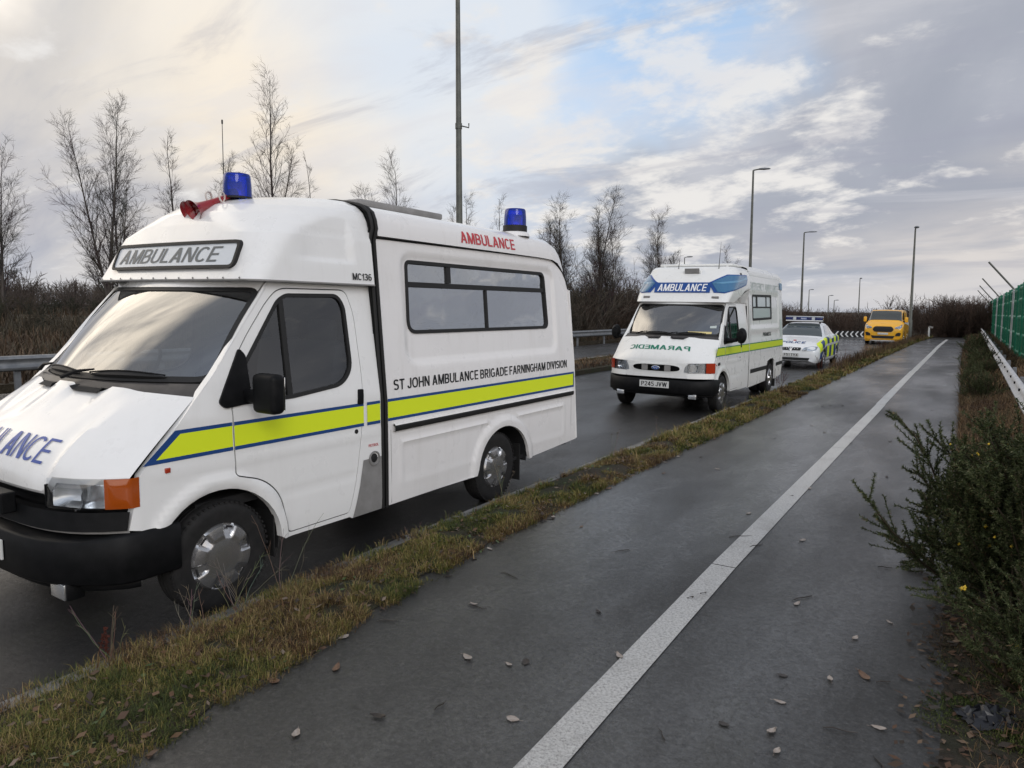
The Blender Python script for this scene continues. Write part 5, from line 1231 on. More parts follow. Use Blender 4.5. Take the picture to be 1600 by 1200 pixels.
# ---------------------------------------------------------------- generic lofted car body
def crom(p0, p1, p2, p3, t):
    return tuple(0.5 * ((2 * b_) + (-a + c_) * t + (2 * a - 5 * b_ + 4 * c_ - d) * t * t + (-a + 3 * b_ - 3 * c_ + d) * t ** 3) for a, b_, c_, d in zip(p0, p1, p2, p3))
class Loft:
    """stations along y, each a half section [(x,z)...] from sill to centre line"""
    def __init__(s, st): s.y = [a for a, _ in st]; s.s = [b_ for _, b_ in st]; s.n = len(st); s.k = len(st[0][1])
    def row(s, i, b):
        S = s.s[i]; j = min(int(b), s.k - 2); t = b - j; g = lambda q: S[min(max(q, 0), s.k - 1)]
        return (s.y[i],) + tuple(crom(g(j - 1), g(j), g(j + 1), g(j + 2), t)) if s.smooth_t else (s.y[i], S[j][0] + (S[j + 1][0] - S[j][0]) * t, S[j][1] + (S[j + 1][1] - S[j][1]) * t)
    smooth_t = True
    def front(s, x, z, off=0.0):
        return (x, s.front_y(abs(x), z) - off, z)
    def front_y(s, x, z):
        if not hasattr(s, 'tree'):
            from mathutils.bvhtree import BVHTree
            Y = [s.y[0] + 1.2 * (i / 60) ** 1.5 for i in range(61)]; B = [i / 6 for i in range((s.k - 1) * 6 + 1)]; V = [s.at(y, b) for y in Y for b in B]; nb = len(B)
            F = [(i * nb + j, i * nb + j + 1, (i + 1) * nb + j + 1, (i + 1) * nb + j) for i in range(60) for j in range(nb - 1)]
            n = len(V); V += [(0.0, p[1], p[2]) for p in V[:nb]]; F += [(j, j + 1, n + j + 1, n + j) for j in range(nb - 1)]
            s.tree = BVHTree.FromPolygons([Vector(v) for v in V], F)
        h = s.tree.ray_cast(Vector((x, -2, z)), Vector((0, 1, 0)))[0]
        return h.y if h else 0.25
    def at(s, y, b, off=0.0):
        i = 0
        while i < s.n - 2 and y > s.y[i + 1]: i += 1
        t = (y - s.y[i]) / (s.y[i + 1] - s.y[i]); t = min(1, max(0, t)); g = lambda q: s.row(min(max(q, 0), s.n - 1), b)
        a0, a1, a2, a3 = g(i - 1), g(i), g(i + 1), g(i + 2)
        m1 = [(a2[k] - a0[k]) / max(1e-6, a2[0] - a0[0]) for k in (1, 2)]; m2 = [(a3[k] - a1[k]) / max(1e-6, a3[0] - a1[0]) for k in (1, 2)]; h = a2[0] - a1[0]
        o = []
        for k in (1, 2):
            d = (a2[k] - a1[k]) / h; A, B = m1[k - 1], m2[k - 1]
            if A * d <= 0: A = 0
            elif abs(A) > 3 * abs(d): A = 3 * d
            if B * d <= 0: B = 0
            elif abs(B) > 3 * abs(d): B = 3 * d
            o.append((2 * t ** 3 - 3 * t ** 2 + 1) * a1[k] + (t ** 3 - 2 * t ** 2 + t) * h * A + (-2 * t ** 3 + 3 * t ** 2) * a2[k] + (t ** 3 - t ** 2) * h * B)
        p = Vector((o[0], y, o[1]))
        if off:
            e = 0.02; q = Vector(s.at(min(y + e, s.y[-1]), b)) - Vector(s.at(max(y - e, s.y[0]), b)); r = Vector(s.at(y, min(b + 0.1, s.k - 1))) - Vector(s.at(y, max(b - 0.1, 0)))
            n = q.cross(r)
            if n.length > 1e-9:
                n.normalize()
                if n.x * 1.0 + n.z < 0 and n.y > -0.9: n = -n
                p += n * off
        return (max(p.x, 0.0) if b >= s.k - 1.001 else p.x, p.y, p.z)
    def build(s, name, mat, parent, ny=60, nb=5, cut=None):
        Y = [s.y[0] + (s.y[-1] - s.y[0]) * i / ny for i in range(ny + 1)]; Y = sorted(set(Y + list(s.y))); B = [i / nb for i in range((s.k - 1) * nb + 1)]
        V = []; F = []; nb_ = len(B)
        for y in Y:
            for b in B: V.append(s.at(y, b))
        for i in range(len(Y) - 1):
            for j in range(nb_ - 1):
                q = (i * nb_ + j, i * nb_ + j + 1, (i + 1) * nb_ + j + 1, (i + 1) * nb_ + j)
                c_ = [sum(V[k][m] for k in q) / 4 for m in range(3)]
                if cut and cut(c_): continue
                F.append(q)
        n = len(V); V2 = V + [(-x, y, z) for x, y, z in V]; F2 = F + [tuple(n + k for k in reversed(f)) for f in F]
        for e in (0, (len(Y) - 1) * nb_): F2 += [(e + j, e + j + 1, n + e + j + 1, n + e + j) for j in range(nb_ - 1)]
        return MB().add(V2, F2).build(name, mat, parent, angle=42)
    def patch(s, name, poly, off, mat, parent, step=0.08, both=True, only=None, holes=()):
        r = []
        for mir in ((False, True) if both else ((only or False),)):
            r.append(sheet(name, poly, lambda a, b_: s.at(a, b_, off), mat, parent, step=step, mirror=mir, holes=holes))
        return r

def police_car():
    root = empty('police_car', (-4.66, 23.93, 0.02), (0, 0.02, 0))
    tag(root, 'white police saloon with yellow and blue checked sides and a roof light bar', 'police car')
    # sections: sill, door bottom, mid, shoulder, glass foot, cant rail, roof
    def S(w, z0, zs, wb, zb, wc, zc, zr): return [(w * 0.92, z0), (w * 0.985, z0 + 0.10), (w, (z0 + zs) / 2), (w * 0.985, zs), (wb, zb), (wc, zc), (wc * 0.6, zr), (0, zr + 0.005)]
    L = Loft([(0.0, S(0.60, 0.24, 0.50, 0.50, 0.60, 0.40, 0.62, 0.63)), (0.06, S(0.74, 0.20, 0.52, 0.62, 0.65, 0.45, 0.67, 0.68)), (0.22, S(0.83, 0.18, 0.58, 0.72, 0.71, 0.55, 0.73, 0.75)), (0.50, S(0.855, 0.18, 0.70, 0.76, 0.79, 0.6, 0.81, 0.83)),
              (0.95, S(0.86, 0.18, 0.82, 0.77, 0.88, 0.62, 0.90, 0.925)), (1.22, S(0.86, 0.18, 0.88, 0.765, 0.945, 0.66, 0.965, 0.985)), (1.62, S(0.86, 0.18, 0.90, 0.755, 0.99, 0.60, 1.20, 1.235)), (2.05, S(0.86, 0.18, 0.91, 0.75, 1.0, 0.56, 1.345, 1.40)),
              (2.7, S(0.86, 0.18, 0.92, 0.75, 1.01, 0.55, 1.37, 1.43)), (3.25, S(0.86, 0.18, 0.925, 0.745, 1.01, 0.54, 1.32, 1.385)), (3.75, S(0.855, 0.2, 0.93, 0.735, 1.0, 0.56, 1.12, 1.16)), (4.05, S(0.84, 0.22, 0.93, 0.72, 0.985, 0.6, 1.02, 1.04)), (4.38, S(0.80, 0.28, 0.88, 0.68, 0.94, 0.6, 0.97, 0.98)), (4.48, S(0.76, 0.34, 0.78, 0.64, 0.84, 0.55, 0.86, 0.87))])
    def cut(c_): return c_[2] < 0.62 and (math.hypot(c_[1] - 0.93, c_[2] - 0.31) < 0.35 or math.hypot(c_[1] - 3.57, c_[2] - 0.31) < 0.35)
    bd = L.build('body', 'police_white', root, 110, 5, cut)
    for y in (0.93, 3.57):
        for sx in (-1, 1):
            wheel(root, sx * 0.76, y, 0.31, 0.31, 0.19, sx, 0.20, 1, notches=7)
            MB().grid([[(sx * (0.84 - 0.3 * i), y + 0.355 * math.cos(a), 0.31 + 0.355 * math.sin(a)) for a in [R(-15 + 10 * k) for k in range(22)]] for i in range(2)]).build('wheel_arch_liner', 'dark_inside', root)
    # windscreen: from cant rail to centre between bonnet and roof
    L.patch('windscreen', [(1.27, 4.6), (1.25, 7.0), (2.02, 7.0), (2.0, 5.35), (1.62, 4.85)], 0.006, 'car_screen', root)
    L.patch('side_window', rounded([(1.75, 4.12), (2.12, 4.85), (2.80, 4.88), (2.80, 4.12)], 0.03), 0.006, 'body_window_glass', root)
    L.patch('side_window', rounded([(2.88, 4.12), (2.88, 4.88), (3.20, 4.86), (3.55, 4.12)], 0.03), 0.006, 'body_window_glass', root)
    L.patch('rear_window', [(3.35, 5.3), (3.32, 7.0), (3.95, 7.0), (3.9, 5.3)], 0.006, 'car_screen', root)
    # checks of yellow and blue along the side
    ys_ = [0.28, 0.62, 1.00, 1.45, 1.90, 2.35, 2.80, 3.25, 3.70, 4.10, 4.40]; k = 0
    for i in range(len(ys_) - 1):
        for (b0, b1) in ((1.2, 2.45), (2.45, 3.85)):
            col = 'stripe_yellow' if (k % 2 == 0) == (b0 > 2) else 'police_blue'; ya, yb_ = ys_[i], ys_[i + 1]
            pol = [(ya, b0), (yb_, b0), (yb_, b1), (ya, b1)]
            pl_ = densify(pol, 0.06)
            def ok(q):
                p = L.at(*q); return min(math.hypot(p[1] - 0.93, p[2] - 0.31), math.hypot(p[1] - 3.57, p[2] - 0.31)) > 0.355
            for mir in (False, True):
                v2, F = tri2d(pol, (), 0.05); F = [f for f in F if all(ok(v2[j]) for j in f)]
                if F:
                    me = bpy.data.meshes.new('check_patch'); me.from_pydata([((-1 if mir else 1) * p[0], p[1], p[2]) for p in (L.at(a, b_, 0.004) for a, b_ in v2)], [], [tuple(int(q) for q in f) for f in F]); link('check_patch', me, col, root)
        k += 1
    L.patch('bonnet_check', [(0.26, 3.87), (0.95, 3.87), (0.95, 4.25), (0.42, 4.45)], 0.005, 'stripe_yellow', root, step=0.05)
    L.patch('rubbing_strip', [(0.9, 2.40), (4.3, 2.40), (4.3, 2.58), (0.9, 2.58)], 0.012, 'police_white', root)
    # nose
    fr = lambda x, z, off: L.front(x, z, off)
    for sx in (-1, 1):
        hl = empty('headlight', (0, 0, 0), parent=root)
        hp = rounded([(0.34, 0.565), (0.74, 0.585), (0.78, 0.70), (0.62, 0.715), (0.40, 0.67)], 0.03)
        sheet('reflector', hp, lambda a, b_: (sx * a, fr(a, b_, 0.015)[1], b_), 'reflector', hl, step=0.08, rim=(0, 0.04, 0))
        sheet('lens', hp, lambda a, b_: (sx * a, fr(a, b_, 0.022)[1], b_), 'lens_glass', hl, step=0.08)
        sheet('grille', rounded([(0.02, 0.575), (0.30, 0.575), (0.31, 0.665), (0.02, 0.665)], 0.02), lambda a, b_: (sx * a, fr(a, b_, 0.016)[1], b_), 'decal_black', root, step=0.1, rim=(0, 0.04, 0))
    vb = MB()
    vq = lambda x, z: (x, L.front_y(abs(x), min(z, 0.66)) - 0.03, z)
    for sx in (-1, 1): vb.add([vq(sx * 0.055, 0.675), vq(sx * 0.085, 0.675), vq(sx * 0.012, 0.545), vq(0, 0.575)], [(0, 1, 2, 3)])
    vb.add([vq(-0.06, 0.68), vq(0.06, 0.68), vq(0.05, 0.66), vq(-0.05, 0.66)], [(0, 1, 2, 3)]); vb.build('badge', 'chrome', root, smooth=False)
    sheet('bumper_intake', [(-0.55, 0.26), (0.55, 0.26), (0.58, 0.345), (-0.58, 0.345)], lambda a, b_: (a, fr(a, b_, 0.012)[1], b_), 'decal_black', root, step=0.1, rim=(0, 0.04, 0))
    sheet('bumper_strip', [(-0.74, 0.225), (0.74, 0.225), (0.74, 0.255), (-0.74, 0.255)], lambda a, b_: (a, fr(a, b_, 0.02)[1], b_), 'police_white', root, step=0.1, rim=(0, 0.04, 0))
    np_ = MB().box((0, L.front_y(0, 0.43) - 0.012, 0.43), (0.52, 0.014, 0.11)).build('number_plate', 'plate_white', root, smooth=False)
    text('plate_lettering', 'F51 TYX', lambda u, v: (-0.19 + u, L.front_y(0, 0.43) - 0.022, 0.392 + v), 0.42, 0.076, 'decal_black', np_)
    text('bonnet_lettering', 'POLICE', lambda u, v: (lambda p: (-0.37 + u, p[1], p[2]))(L.at(0.30 + v * 1.0, 7.0 - 0.9 * abs(-0.37 + u), 0.008)), 0.74, 0.20, 'stripe_blue', root)
    cr = MB().lathe([(0.055, 0), (0.001, 0)], (0, 0.62, L.at(0.62, 7.0)[2] + 0.008), (0, -0.28, 1), 16).build('bonnet_crest', 'decal_red', root)
    # light bar
    lb = empty('light_bar', (0, 2.05, 1.43), parent=root)
    MB().box((0, 0, 0.06), (1.16, 0.30, 0.035)).build('bar_base', 'police_white', lb, bevel=0.01)
    for x, w_ in ((-0.47, 0.24), (-0.17, 0.16), (0.17, 0.16), (0.47, 0.24)): MB().box((x, 0, 0.135), (w_, 0.28, 0.11)).build('blue_lens', 'navy_lens', lb, bevel=0.02)
    for x in (-0.30, 0.30): MB().box((x, 0, 0.135), (0.10, 0.27, 0.10)).build('white_lens', 'sign_white', lb, bevel=0.015)
    pn = MB().box((0, -0.145, 0.135), (0.20, 0.02, 0.09)).build('sign_panel', 'sign_blue', lb, smooth=False)
    text('sign_lettering', 'POLICE', lambda u, v: (-0.085 + u, -0.158, 0.112 + v), 0.17, 0.045, 'decal_white', pn)
    MB().box((0, 0, 0.20), (1.16, 0.30, 0.025)).build('bar_cap', 'sign_white', lb, bevel=0.008)
    for sx in (-1, 1):
        MB().box((sx * 0.5, 0, 0.02), (0.05, 0.05, 0.10)).build('bar_foot', 'rubber', lb, smooth=False)
        MB().lathe([(0.001, -0.04), (0.07, -0.03), (0.085, 0.02), (0.075, 0.05), (0.001, 0.05)], (sx * 0.92, 1.72, 0.99), (0, 1, 0), 16).build('mirror', 'police_white', root)
    MB().box((0, 2.6, 0.75), (1.3, 2.2, 0.4)).build('cabin_floor', 'dark_inside', root, smooth=False)
    MB().box((0, 2.2, 0.22), (1.4, 3.6, 0.06)).build('underfloor', 'dark_inside', root, smooth=False)
principled('police_blue', (0.02, 0.05, 0.20), 0.4)
principled('car_screen', (0.05, 0.065, 0.07), 0.05, 0, 0.9)
police_car()

def yellow_van():
    root = empty('van', (-3.88, 45.2, 0.01), (0, 0.02, 0))
    tag(root, 'bright yellow panel van parked at the far end of the row, beside a lamp post', 'van')
    def S(w, z0, zs, wb, zb, wc, zc, zr): return [(w * 0.93, z0), (w * 0.99, z0 + 0.12), (w, (z0 + zs) / 2), (w * 0.99, zs), (wb, zb), (wc, zc), (wc * 0.80, zr), (0, zr + 0.02)]
    L = Loft([(0.0, S(0.74, 0.20, 0.72, 0.66, 0.86, 0.50, 0.92, 0.96)), (0.08, S(0.90, 0.18, 0.82, 0.80, 0.94, 0.62, 0.99, 1.02)), (0.30, S(0.97, 0.18, 0.95, 0.86, 1.06, 0.72, 1.10, 1.14)), (0.62, S(0.985, 0.18, 1.08, 0.885, 1.20, 0.80, 1.24, 1.28)),
              (0.95, S(0.99, 0.18, 1.15, 0.885, 1.30, 0.80, 1.42, 1.48)), (1.35, S(0.99, 0.18, 1.18, 0.875, 1.34, 0.78, 1.70, 1.76)), (1.62, S(0.99, 0.18, 1.2, 0.87, 1.36, 0.79, 1.84, 1.91)), (1.95, S(0.99, 0.18, 1.2, 0.875, 1.36, 0.80, 1.88, 1.95)), (3.2, S(0.99, 0.18, 1.2, 0.88, 1.36, 0.80, 1.88, 1.96)), (4.85, S(0.98, 0.2, 1.2, 0.87, 1.36, 0.79, 1.85, 1.93)), (4.97, S(0.94, 0.3, 1.15, 0.85, 1.33, 0.76, 1.78, 1.85))])
    def cut(c_): return c_[2] < 0.75 and (math.hypot(c_[1] - 0.98, c_[2] - 0.34) < 0.39 or math.hypot(c_[1] - 3.9, c_[2] - 0.34) < 0.39)
    L.build('body', 'yellow_paint', root, 110, 5, cut)
    for y in (0.98, 3.9):
        for sx in (-1, 1):
            wheel(root, sx * 0.86, y, 0.34, 0.34, 0.21, sx, 0.22, 1, notches=5)
            MB().grid([[(sx * (0.97 - 0.35 * i), y + 0.39 * math.cos(a), 0.34 + 0.39 * math.sin(a)) for a in [R(-15 + 10 * k) for k in range(22)]] for i in range(2)]).build('wheel_arch_liner', 'dark_inside', root)
    L.patch('windscreen', [(0.80, 4.55), (0.76, 7.0), (1.55, 7.0), (1.56, 5.6), (1.40, 5.0)], 0.008, 'van_screen', root)
    L.patch('side_window', rounded([(1.15, 4.1), (1.62, 4.8), (2.15, 4.82), (2.15, 4.1)], 0.04), 0.008, 'van_screen', root)
    L.patch('side_graphic', [(1.0, 3.0), (4.6, 2.6), (4.6, 3.1), (1.0, 3.4)], 0.006, 'plate_white', root)
    f = lambda x, z, off: L.front(x, z, off)
    def p(name, poly, off, mat, par=root, both=True, rim=(0, 0.04, 0), holes=()):
        for sx in ((-1, 1) if both else (1,)): sheet(name, poly, lambda a, b_: (sx * a, f(a, b_, off)[1], b_), mat, par, step=0.08, rim=rim, holes=holes)
    gr = rounded([(-0.50, 0.86), (-0.40, 0.99), (0.40, 0.99), (0.50, 0.86), (0.42, 0.75), (-0.42, 0.75)], 0.05)
    p('grille_surround', ring(gr, -0.035), 0.03, 'rubber', both=False, holes=[ring(gr, 0.0)]); p('grille', gr, 0.015, 'decal_black', both=False)
    p('lower_intake', rounded([(-0.52, 0.34), (0.52, 0.34), (0.60, 0.50), (-0.60, 0.50)], 0.03), 0.02, 'decal_black', both=False)
    p('bumper_bar', [(-0.93, 0.30), (0.93, 0.30), (0.93, 0.335), (-0.93, 0.335)], 0.06, 'yellow_paint', both=False)
    p('splitter', [(-0.60, 0.21), (0.60, 0.21), (0.60, 0.25), (-0.60, 0.25)], 0.08, 'plate_white', both=False)
    p('number_plate', [(-0.26, 0.56), (0.26, 0.56), (0.26, 0.67), (-0.26, 0.67)], 0.035, 'plate_white', both=False)
    for sx in (-1, 1):
        hl = empty('headlight', (0, 0, 0), parent=root)
        hp = rounded([(0.56, 0.93), (0.84, 0.90), (0.93, 1.00), (0.90, 1.16), (0.80, 1.06), (0.60, 1.0)], 0.02)
        g_ = lambda off: (lambda a, b_: (sx * a, f(a, b_, off)[1], b_))
        sheet('reflector', hp, g_(0.03), 'reflector', hl, step=0.08, rim=(0, 0.05, 0)); sheet('lens', hp, g_(0.036), 'lens_glass', hl, step=0.1)
        fg = rounded([(0.62, 0.50), (0.86, 0.50), (0.90, 0.66), (0.80, 0.70), (0.66, 0.64)], 0.03)
        sheet('fog_lamp', fg, g_(0.03), 'decal_black', root, step=0.08, rim=(0, 0.04, 0))
        mi = MB().box((sx * 1.06, 1.10, 1.40), (0.16, 0.14, 0.30)).build('mirror', 'yellow_paint', root, bevel=0.04, seg=3)
        MB().box((sx * 0.95, 1.12, 1.30), (0.18, 0.08, 0.10)).build('mirror_arm', 'rubber', mi, bevel=0.02)
        MB().box((sx * 0.62, 2.0, 1.965), (0.05, 0.05, 0.05)).build('roof_fixing', 'rubber', root, smooth=False)
    MB().box((0, 2.5, 0.24), (1.6, 4.3, 0.08)).build('underfloor', 'dark_inside', root, smooth=False)
principled('van_screen', (0.03, 0.035, 0.03), 0.05, 0, 0.9)
yellow_van()

# ================================================================ VEGETATION
def unit(v): return v / np.maximum(np.linalg.norm(v, axis=-1, keepdims=True), 1e-9)
class Segs:
    def __init__(s): s.a = []; s.b = []; s.r0 = []; s.r1 = []; s.c = []
    def add(s, a, b, r0, r1, c): s.a.append(a); s.b.append(b); s.r0.append(r0); s.r1.append(r1); s.c.append(c)
    def limb(s, p, d, L, r, n, rnd, col, up=0.0, wig=0.12, rt=0.35):
        """a wavering tapered limb; returns its points, directions and radii"""
        pts = [np.array(p, float)]; ds = []; rs = [r]; d = unit(np.array(d, float))
        for i in range(n):
            d = unit(d + np.array([rnd.gauss(0, wig), rnd.gauss(0, wig), rnd.gauss(0, wig) + up])); q = pts[-1] + d * L / n; r1 = r * (1 - (1 - rt) * (i + 1) / n)
            s.add(pts[-1], q, rs[-1], r1, col); pts.append(q); ds.append(d); rs.append(r1)
        return pts, ds, rs
    def mesh(s, name, mat, parent=None, sides=3): return prisms(name, s.a, s.b, s.r0, s.r1, s.c, mat, parent, sides)
def along(pts, ds, rs, t):
    k = t * (len(pts) - 1); i = min(int(k), len(pts) - 2); f = k - i; return pts[i] * (1 - f) + pts[i + 1] * f, ds[i], rs[i] * (1 - f) + rs[i + 1] * f
def perp(d, az, ang):
    ref = np.array([0, 0, 1.0]) if abs(d[2]) < 0.95 else np.array([1.0, 0, 0]); a = unit(np.cross(d, ref)); b = np.cross(a, d)
    return d * math.cos(ang) + (a * math.cos(az) + b * math.sin(az)) * math.sin(ang)
def tree_mesh(h, spread, stems, nprim, seed, tw=0.0075, dens=1.0):
    rnd = random.Random(seed); T = Segs(); Cn = Segs()
    for s_ in range(stems):
        lz = 0.12 if s_ else 0.015; d0 = np.array([rnd.gauss(0, lz), rnd.gauss(0, lz), 1.0]); hh = h * (1 if s_ == 0 else rnd.uniform(0.6, 0.92))
        tc = (0.075, 0.066, 0.060)
        pts, ds, rs = T.limb((rnd.gauss(0, 0.05), rnd.gauss(0, 0.05), -0.15), d0, hh, 0.008 * hh + 0.010, 12, rnd, tc, up=0.06, wig=0.035, rt=0.10)
        nprim_ = int(nprim * 1.3)
        for i in range(nprim_):
            t = 0.14 + 0.84 * (i + rnd.random()) / nprim_; p, d, r = along(pts, ds, rs, t)
            L = hh * spread * 1.25 * (1.0 - 0.74 * t) * rnd.uniform(0.6, 1.15) * (0.75 if t < 0.25 else 1); ang = R(rnd.uniform(26, 56) * (1 - 0.3 * t))
            col = tuple(c_ * rnd.uniform(0.7, 1.2) for c_ in (0.058, 0.048, 0.043))
            q, e, w = Cn.limb(p, perp(d, rnd.uniform(0, 6.28), ang), L, max(tw * 1.15, r * 0.34), 5, rnd, col, up=0.09, wig=0.09, rt=0.35)
            for j in range(int((5 + L * 4.5) * dens)):
                tt = rnd.uniform(0.12, 1.0); p2, d2, r2 = along(q, e, w, tt); L2 = L * rnd.uniform(0.22, 0.48) * (1.1 - 0.5 * tt)
                q2, e2, w2 = Cn.limb(p2, perp(d2, rnd.uniform(0, 6.28), R(rnd.uniform(25, 55))), L2, max(tw * 0.85, r2 * 0.5), 3, rnd, col, up=0.05, wig=0.12, rt=0.6)
                for k in range(int(4 * dens + L2 * 4)):
                    p3, d3, r3 = along(q2, e2, w2, rnd.uniform(0.15, 1.0)); v = perp(d3, rnd.uniform(0, 6.28), R(rnd.uniform(18, 45))); l3 = rnd.uniform(0.16, 0.42)
                    Cn.add(p3, p3 + v * l3, tw * 0.65, tw * 0.35, tuple(c_ * 1.15 for c_ in col))
    return T, Cn
_protos = {}
def tree(kind, loc, h, spread, stems, nprim, seed, label, group, tw=0.0075, name='birch_tree', cat='tree', dens=1.0):
    root = empty(name, loc); tag(root, label, cat, group)
    T, Cn = tree_mesh(h, spread, stems, nprim, seed, tw, dens)
    T.mesh('trunk', 'twigs', root, 6); Cn.mesh('crown', 'twigs', root, 3)
    return root
G1 = 'bare birches beyond the far barrier'
def gz(x, y): return terr(x, y) - 0.1
TREES = [
 ((-41.5, 17.0), 8.6, .34, 2, 26, 'bare birch cut off by the left edge of the picture'),
 ((-36.5, 19.6), 11.4, .30, 3, 30, 'broad many-stemmed bare birch left of the nearest ambulance, its top above the roof'),
 ((-39.0, 21.5), 9.4, .30, 2, 22, 'smaller bare birch leaning into the broad one left of the nearest ambulance'),
 ((-35.0, 22.5), 9.8, .20, 2, 20, 'slim bare birch just right of the broad one, above the ambulance hood'),
 ((-38.6, 27.5), 9.9, .22, 2, 20, 'thin bare birch midway between the broad birch and the front blue beacon'),
 ((-33.0, 23.5), 8.9, .26, 3, 20, 'low bare birch behind the red air horns'),
 ((-29.4, 24.3), 12.9, .24, 2, 32, 'tall upright bare birch just right of the front blue beacon'),
 ((-39.3, 35.7), 11.2, .16, 1, 14, 'thin bare sapling top over the ambulance roof, right of the tall birch'),
 ((-24.5, 27.4), 8.8, .36, 4, 22, 'spreading bare tree top over the roof hatch of the nearest ambulance'),
 ((-21.9, 29.9), 7.6, .24, 3, 18, 'bare tree behind the foot of the tall lamp column'),
 ((-28.1, 42.6), 9.3, .24, 2, 16, 'bare tree top beside the rear blue beacon'),
 ((-20.3, 37.6), 8.1, .33, 4, 32, 'bare tree directly right of the nearest ambulance, left one of the pair'),
 ((-18.0, 37.8), 8.4, .33, 4, 34, 'tall bare tree between the two ambulances, right one of the pair'),
 ((-22.5, 40.5), 7.2, .34, 4, 26, 'bare tree half hidden by the rear edge of the nearest ambulance'),
 ((-18.6, 49.0), 8.6, .36, 4, 30, 'bare tree rising just left of the paramedic ambulance roof'),
 ((-23.5, 52.0), 8.0, .30, 3, 20, 'faint bare tree between the pair and the paramedic ambulance'),
 ((-17.3, 64.0), 7.2, .30, 3, 18, 'small bare tree top over the roof of the paramedic ambulance'),
 ((4.6, 60.0), 7.6, .34, 3, 24, 'bare tree behind the green fence at the right edge'),
]
for i, ((x, y), h, sp, stm, npr, lb_) in enumerate(TREES):
    d = math.hypot(x, y); tree('birch', (x, y, gz(x, y)), h, sp, stm, npr, 100 + i, lb_, G1, tw=0.0042 + d * 0.00004, dens=0.9)

# ---- dense bare thickets that read as one brown mass
def thicket(name, label, spots, seed, tw=0.010, nst=9, cols=((0.040, 0.028, 0.022), (0.052, 0.034, 0.026), (0.030, 0.026, 0.020), (0.060, 0.050, 0.040))):
    rnd = random.Random(seed); protos = []
    for k in range(6):
        s = Segs(); pr = random.Random(seed * 10 + k)
        for i in range(nst):
            az = pr.uniform(0, 6.28); d0 = np.array([math.cos(az) * 0.30, math.sin(az) * 0.30, 1.0]); hh = pr.uniform(0.6, 1.0)
            p0 = (math.cos(az) * pr.uniform(0, 0.16), math.sin(az) * pr.uniform(0, 0.16), 0)
            q, e, w = s.limb(p0, d0, hh, 0.0055, 4, pr, (1, 1, 1), up=0.03, wig=0.12, rt=0.4)
            for j in range(9):
                p2, d2, r2 = along(q, e, w, pr.uniform(0.1, 1.0)); q2, e2, w2 = s.limb(p2, perp(d2, pr.uniform(0, 6.28), R(pr.uniform(20, 55))), pr.uniform(0.14, 0.34), 0.0030, 2, pr, (1, 1, 1), up=0.12, wig=0.15, rt=0.6)
                for m_ in range(2):
                    p3, d3, r3 = along(q2, e2, w2, pr.uniform(0.2, 1)); s.add(p3, p3 + perp(d3, pr.uniform(0, 6.28), R(pr.uniform(20, 50))) * pr.uniform(0.06, 0.16), 0.002, 0.001, (1, 1, 1))
        protos.append(tuple(np.array(z) for z in (s.a, s.b, s.r0, s.r1)))
    A = []; B = []; R0 = []; R1 = []; CC = []
    for (x, y, h) in spots:
        a, b, r0, r1 = protos[rnd.randrange(6)]; th = rnd.uniform(0, 6.28); c_, s_ = math.cos(th), math.sin(th); M = np.array([[c_, -s_, 0], [s_, c_, 0], [0, 0, 1.0]]) * h; M[:2] *= rnd.uniform(0.8, 1.25)
        o = np.array([x, y, terr(x, y) - 0.15]); A.append(a @ M.T + o); B.append(b @ M.T + o); k = max(h, 2.0)
        R0.append(np.maximum(r0 * h * 0.8, tw)); R1.append(np.maximum(r1 * h * 0.8, tw * 0.6))
        col = np.array(cols[rnd.randrange(len(cols))]) * rnd.uniform(0.75, 1.2); CC.append(np.repeat(col[None], len(a), 0) * RNG.uniform(0.7, 1.3, (len(a), 1)))
    o = prisms(name, np.concatenate(A), np.concatenate(B), np.concatenate(R0), np.concatenate(R1), np.concatenate(CC), 'twigs')
    tag(o, label, 'thicket', kind='stuff'); return o
rs = random.Random(5)
sp = []
for i in range(360):       # belt beyond the barrier, between and behind the ambulances
    y = rs.uniform(26, 66); x = -17.2 - abs(rs.gauss(0, 7)) - (0 if y > 30 else 2); sp.append((x, y, rs.uniform(2.6, 4.4) * (0.62 if y < 31 else 1 if y < 48 else 0.8)))
thicket('thicket', 'dense brown belt of bare scrub behind the far barrier', sp, 3, tw=0.0085, cols=((0.062, 0.044, 0.034), (0.080, 0.052, 0.040), (0.048, 0.042, 0.032), (0.085, 0.072, 0.058)))
sp = []
for i in range(300):       # behind the bend, the chevrons and the yellow van, and at the end of the path
    x = rs.uniform(-42, 1.5); y = 58.5 + abs(rs.gauss(0, 9)) + (0 if x > -16 else rs.uniform(0, 14)); hh = rs.uniform(1.9, 2.7) if x < -5 else rs.uniform(2.2, 3.1)
    if -13 < x < -5.5: hh *= 0.80
    sp.append((x, y, hh))
for i in range(60): sp.append((rs.uniform(-2.0, 1.4), rs.uniform(56.5, 62), rs.uniform(1.9, 2.8)))
for i in range(50): sp.append((rs.uniform(2.0, 14), rs.uniform(62, 85), rs.uniform(2.6, 3.6)))
thicket('thicket', 'brown wall of bare scrub beyond the bend and the end of the footpath', sp, 4, tw=0.010, cols=((0.068, 0.046, 0.036), (0.082, 0.056, 0.044), (0.054, 0.042, 0.034)))
sp = []
for i in range(330):       # wooded rise on the left
    x = rs.uniform(-125, -50); y = rs.uniform(8, 78); sp.append((x, y, rs.uniform(2.1, 3.6)))
thicket('thicket', 'dark wooded rise on the left skyline', sp, 6, tw=0.018, nst=8, cols=((0.085, 0.068, 0.058), (0.066, 0.056, 0.050), (0.095, 0.078, 0.064)))
sp = []
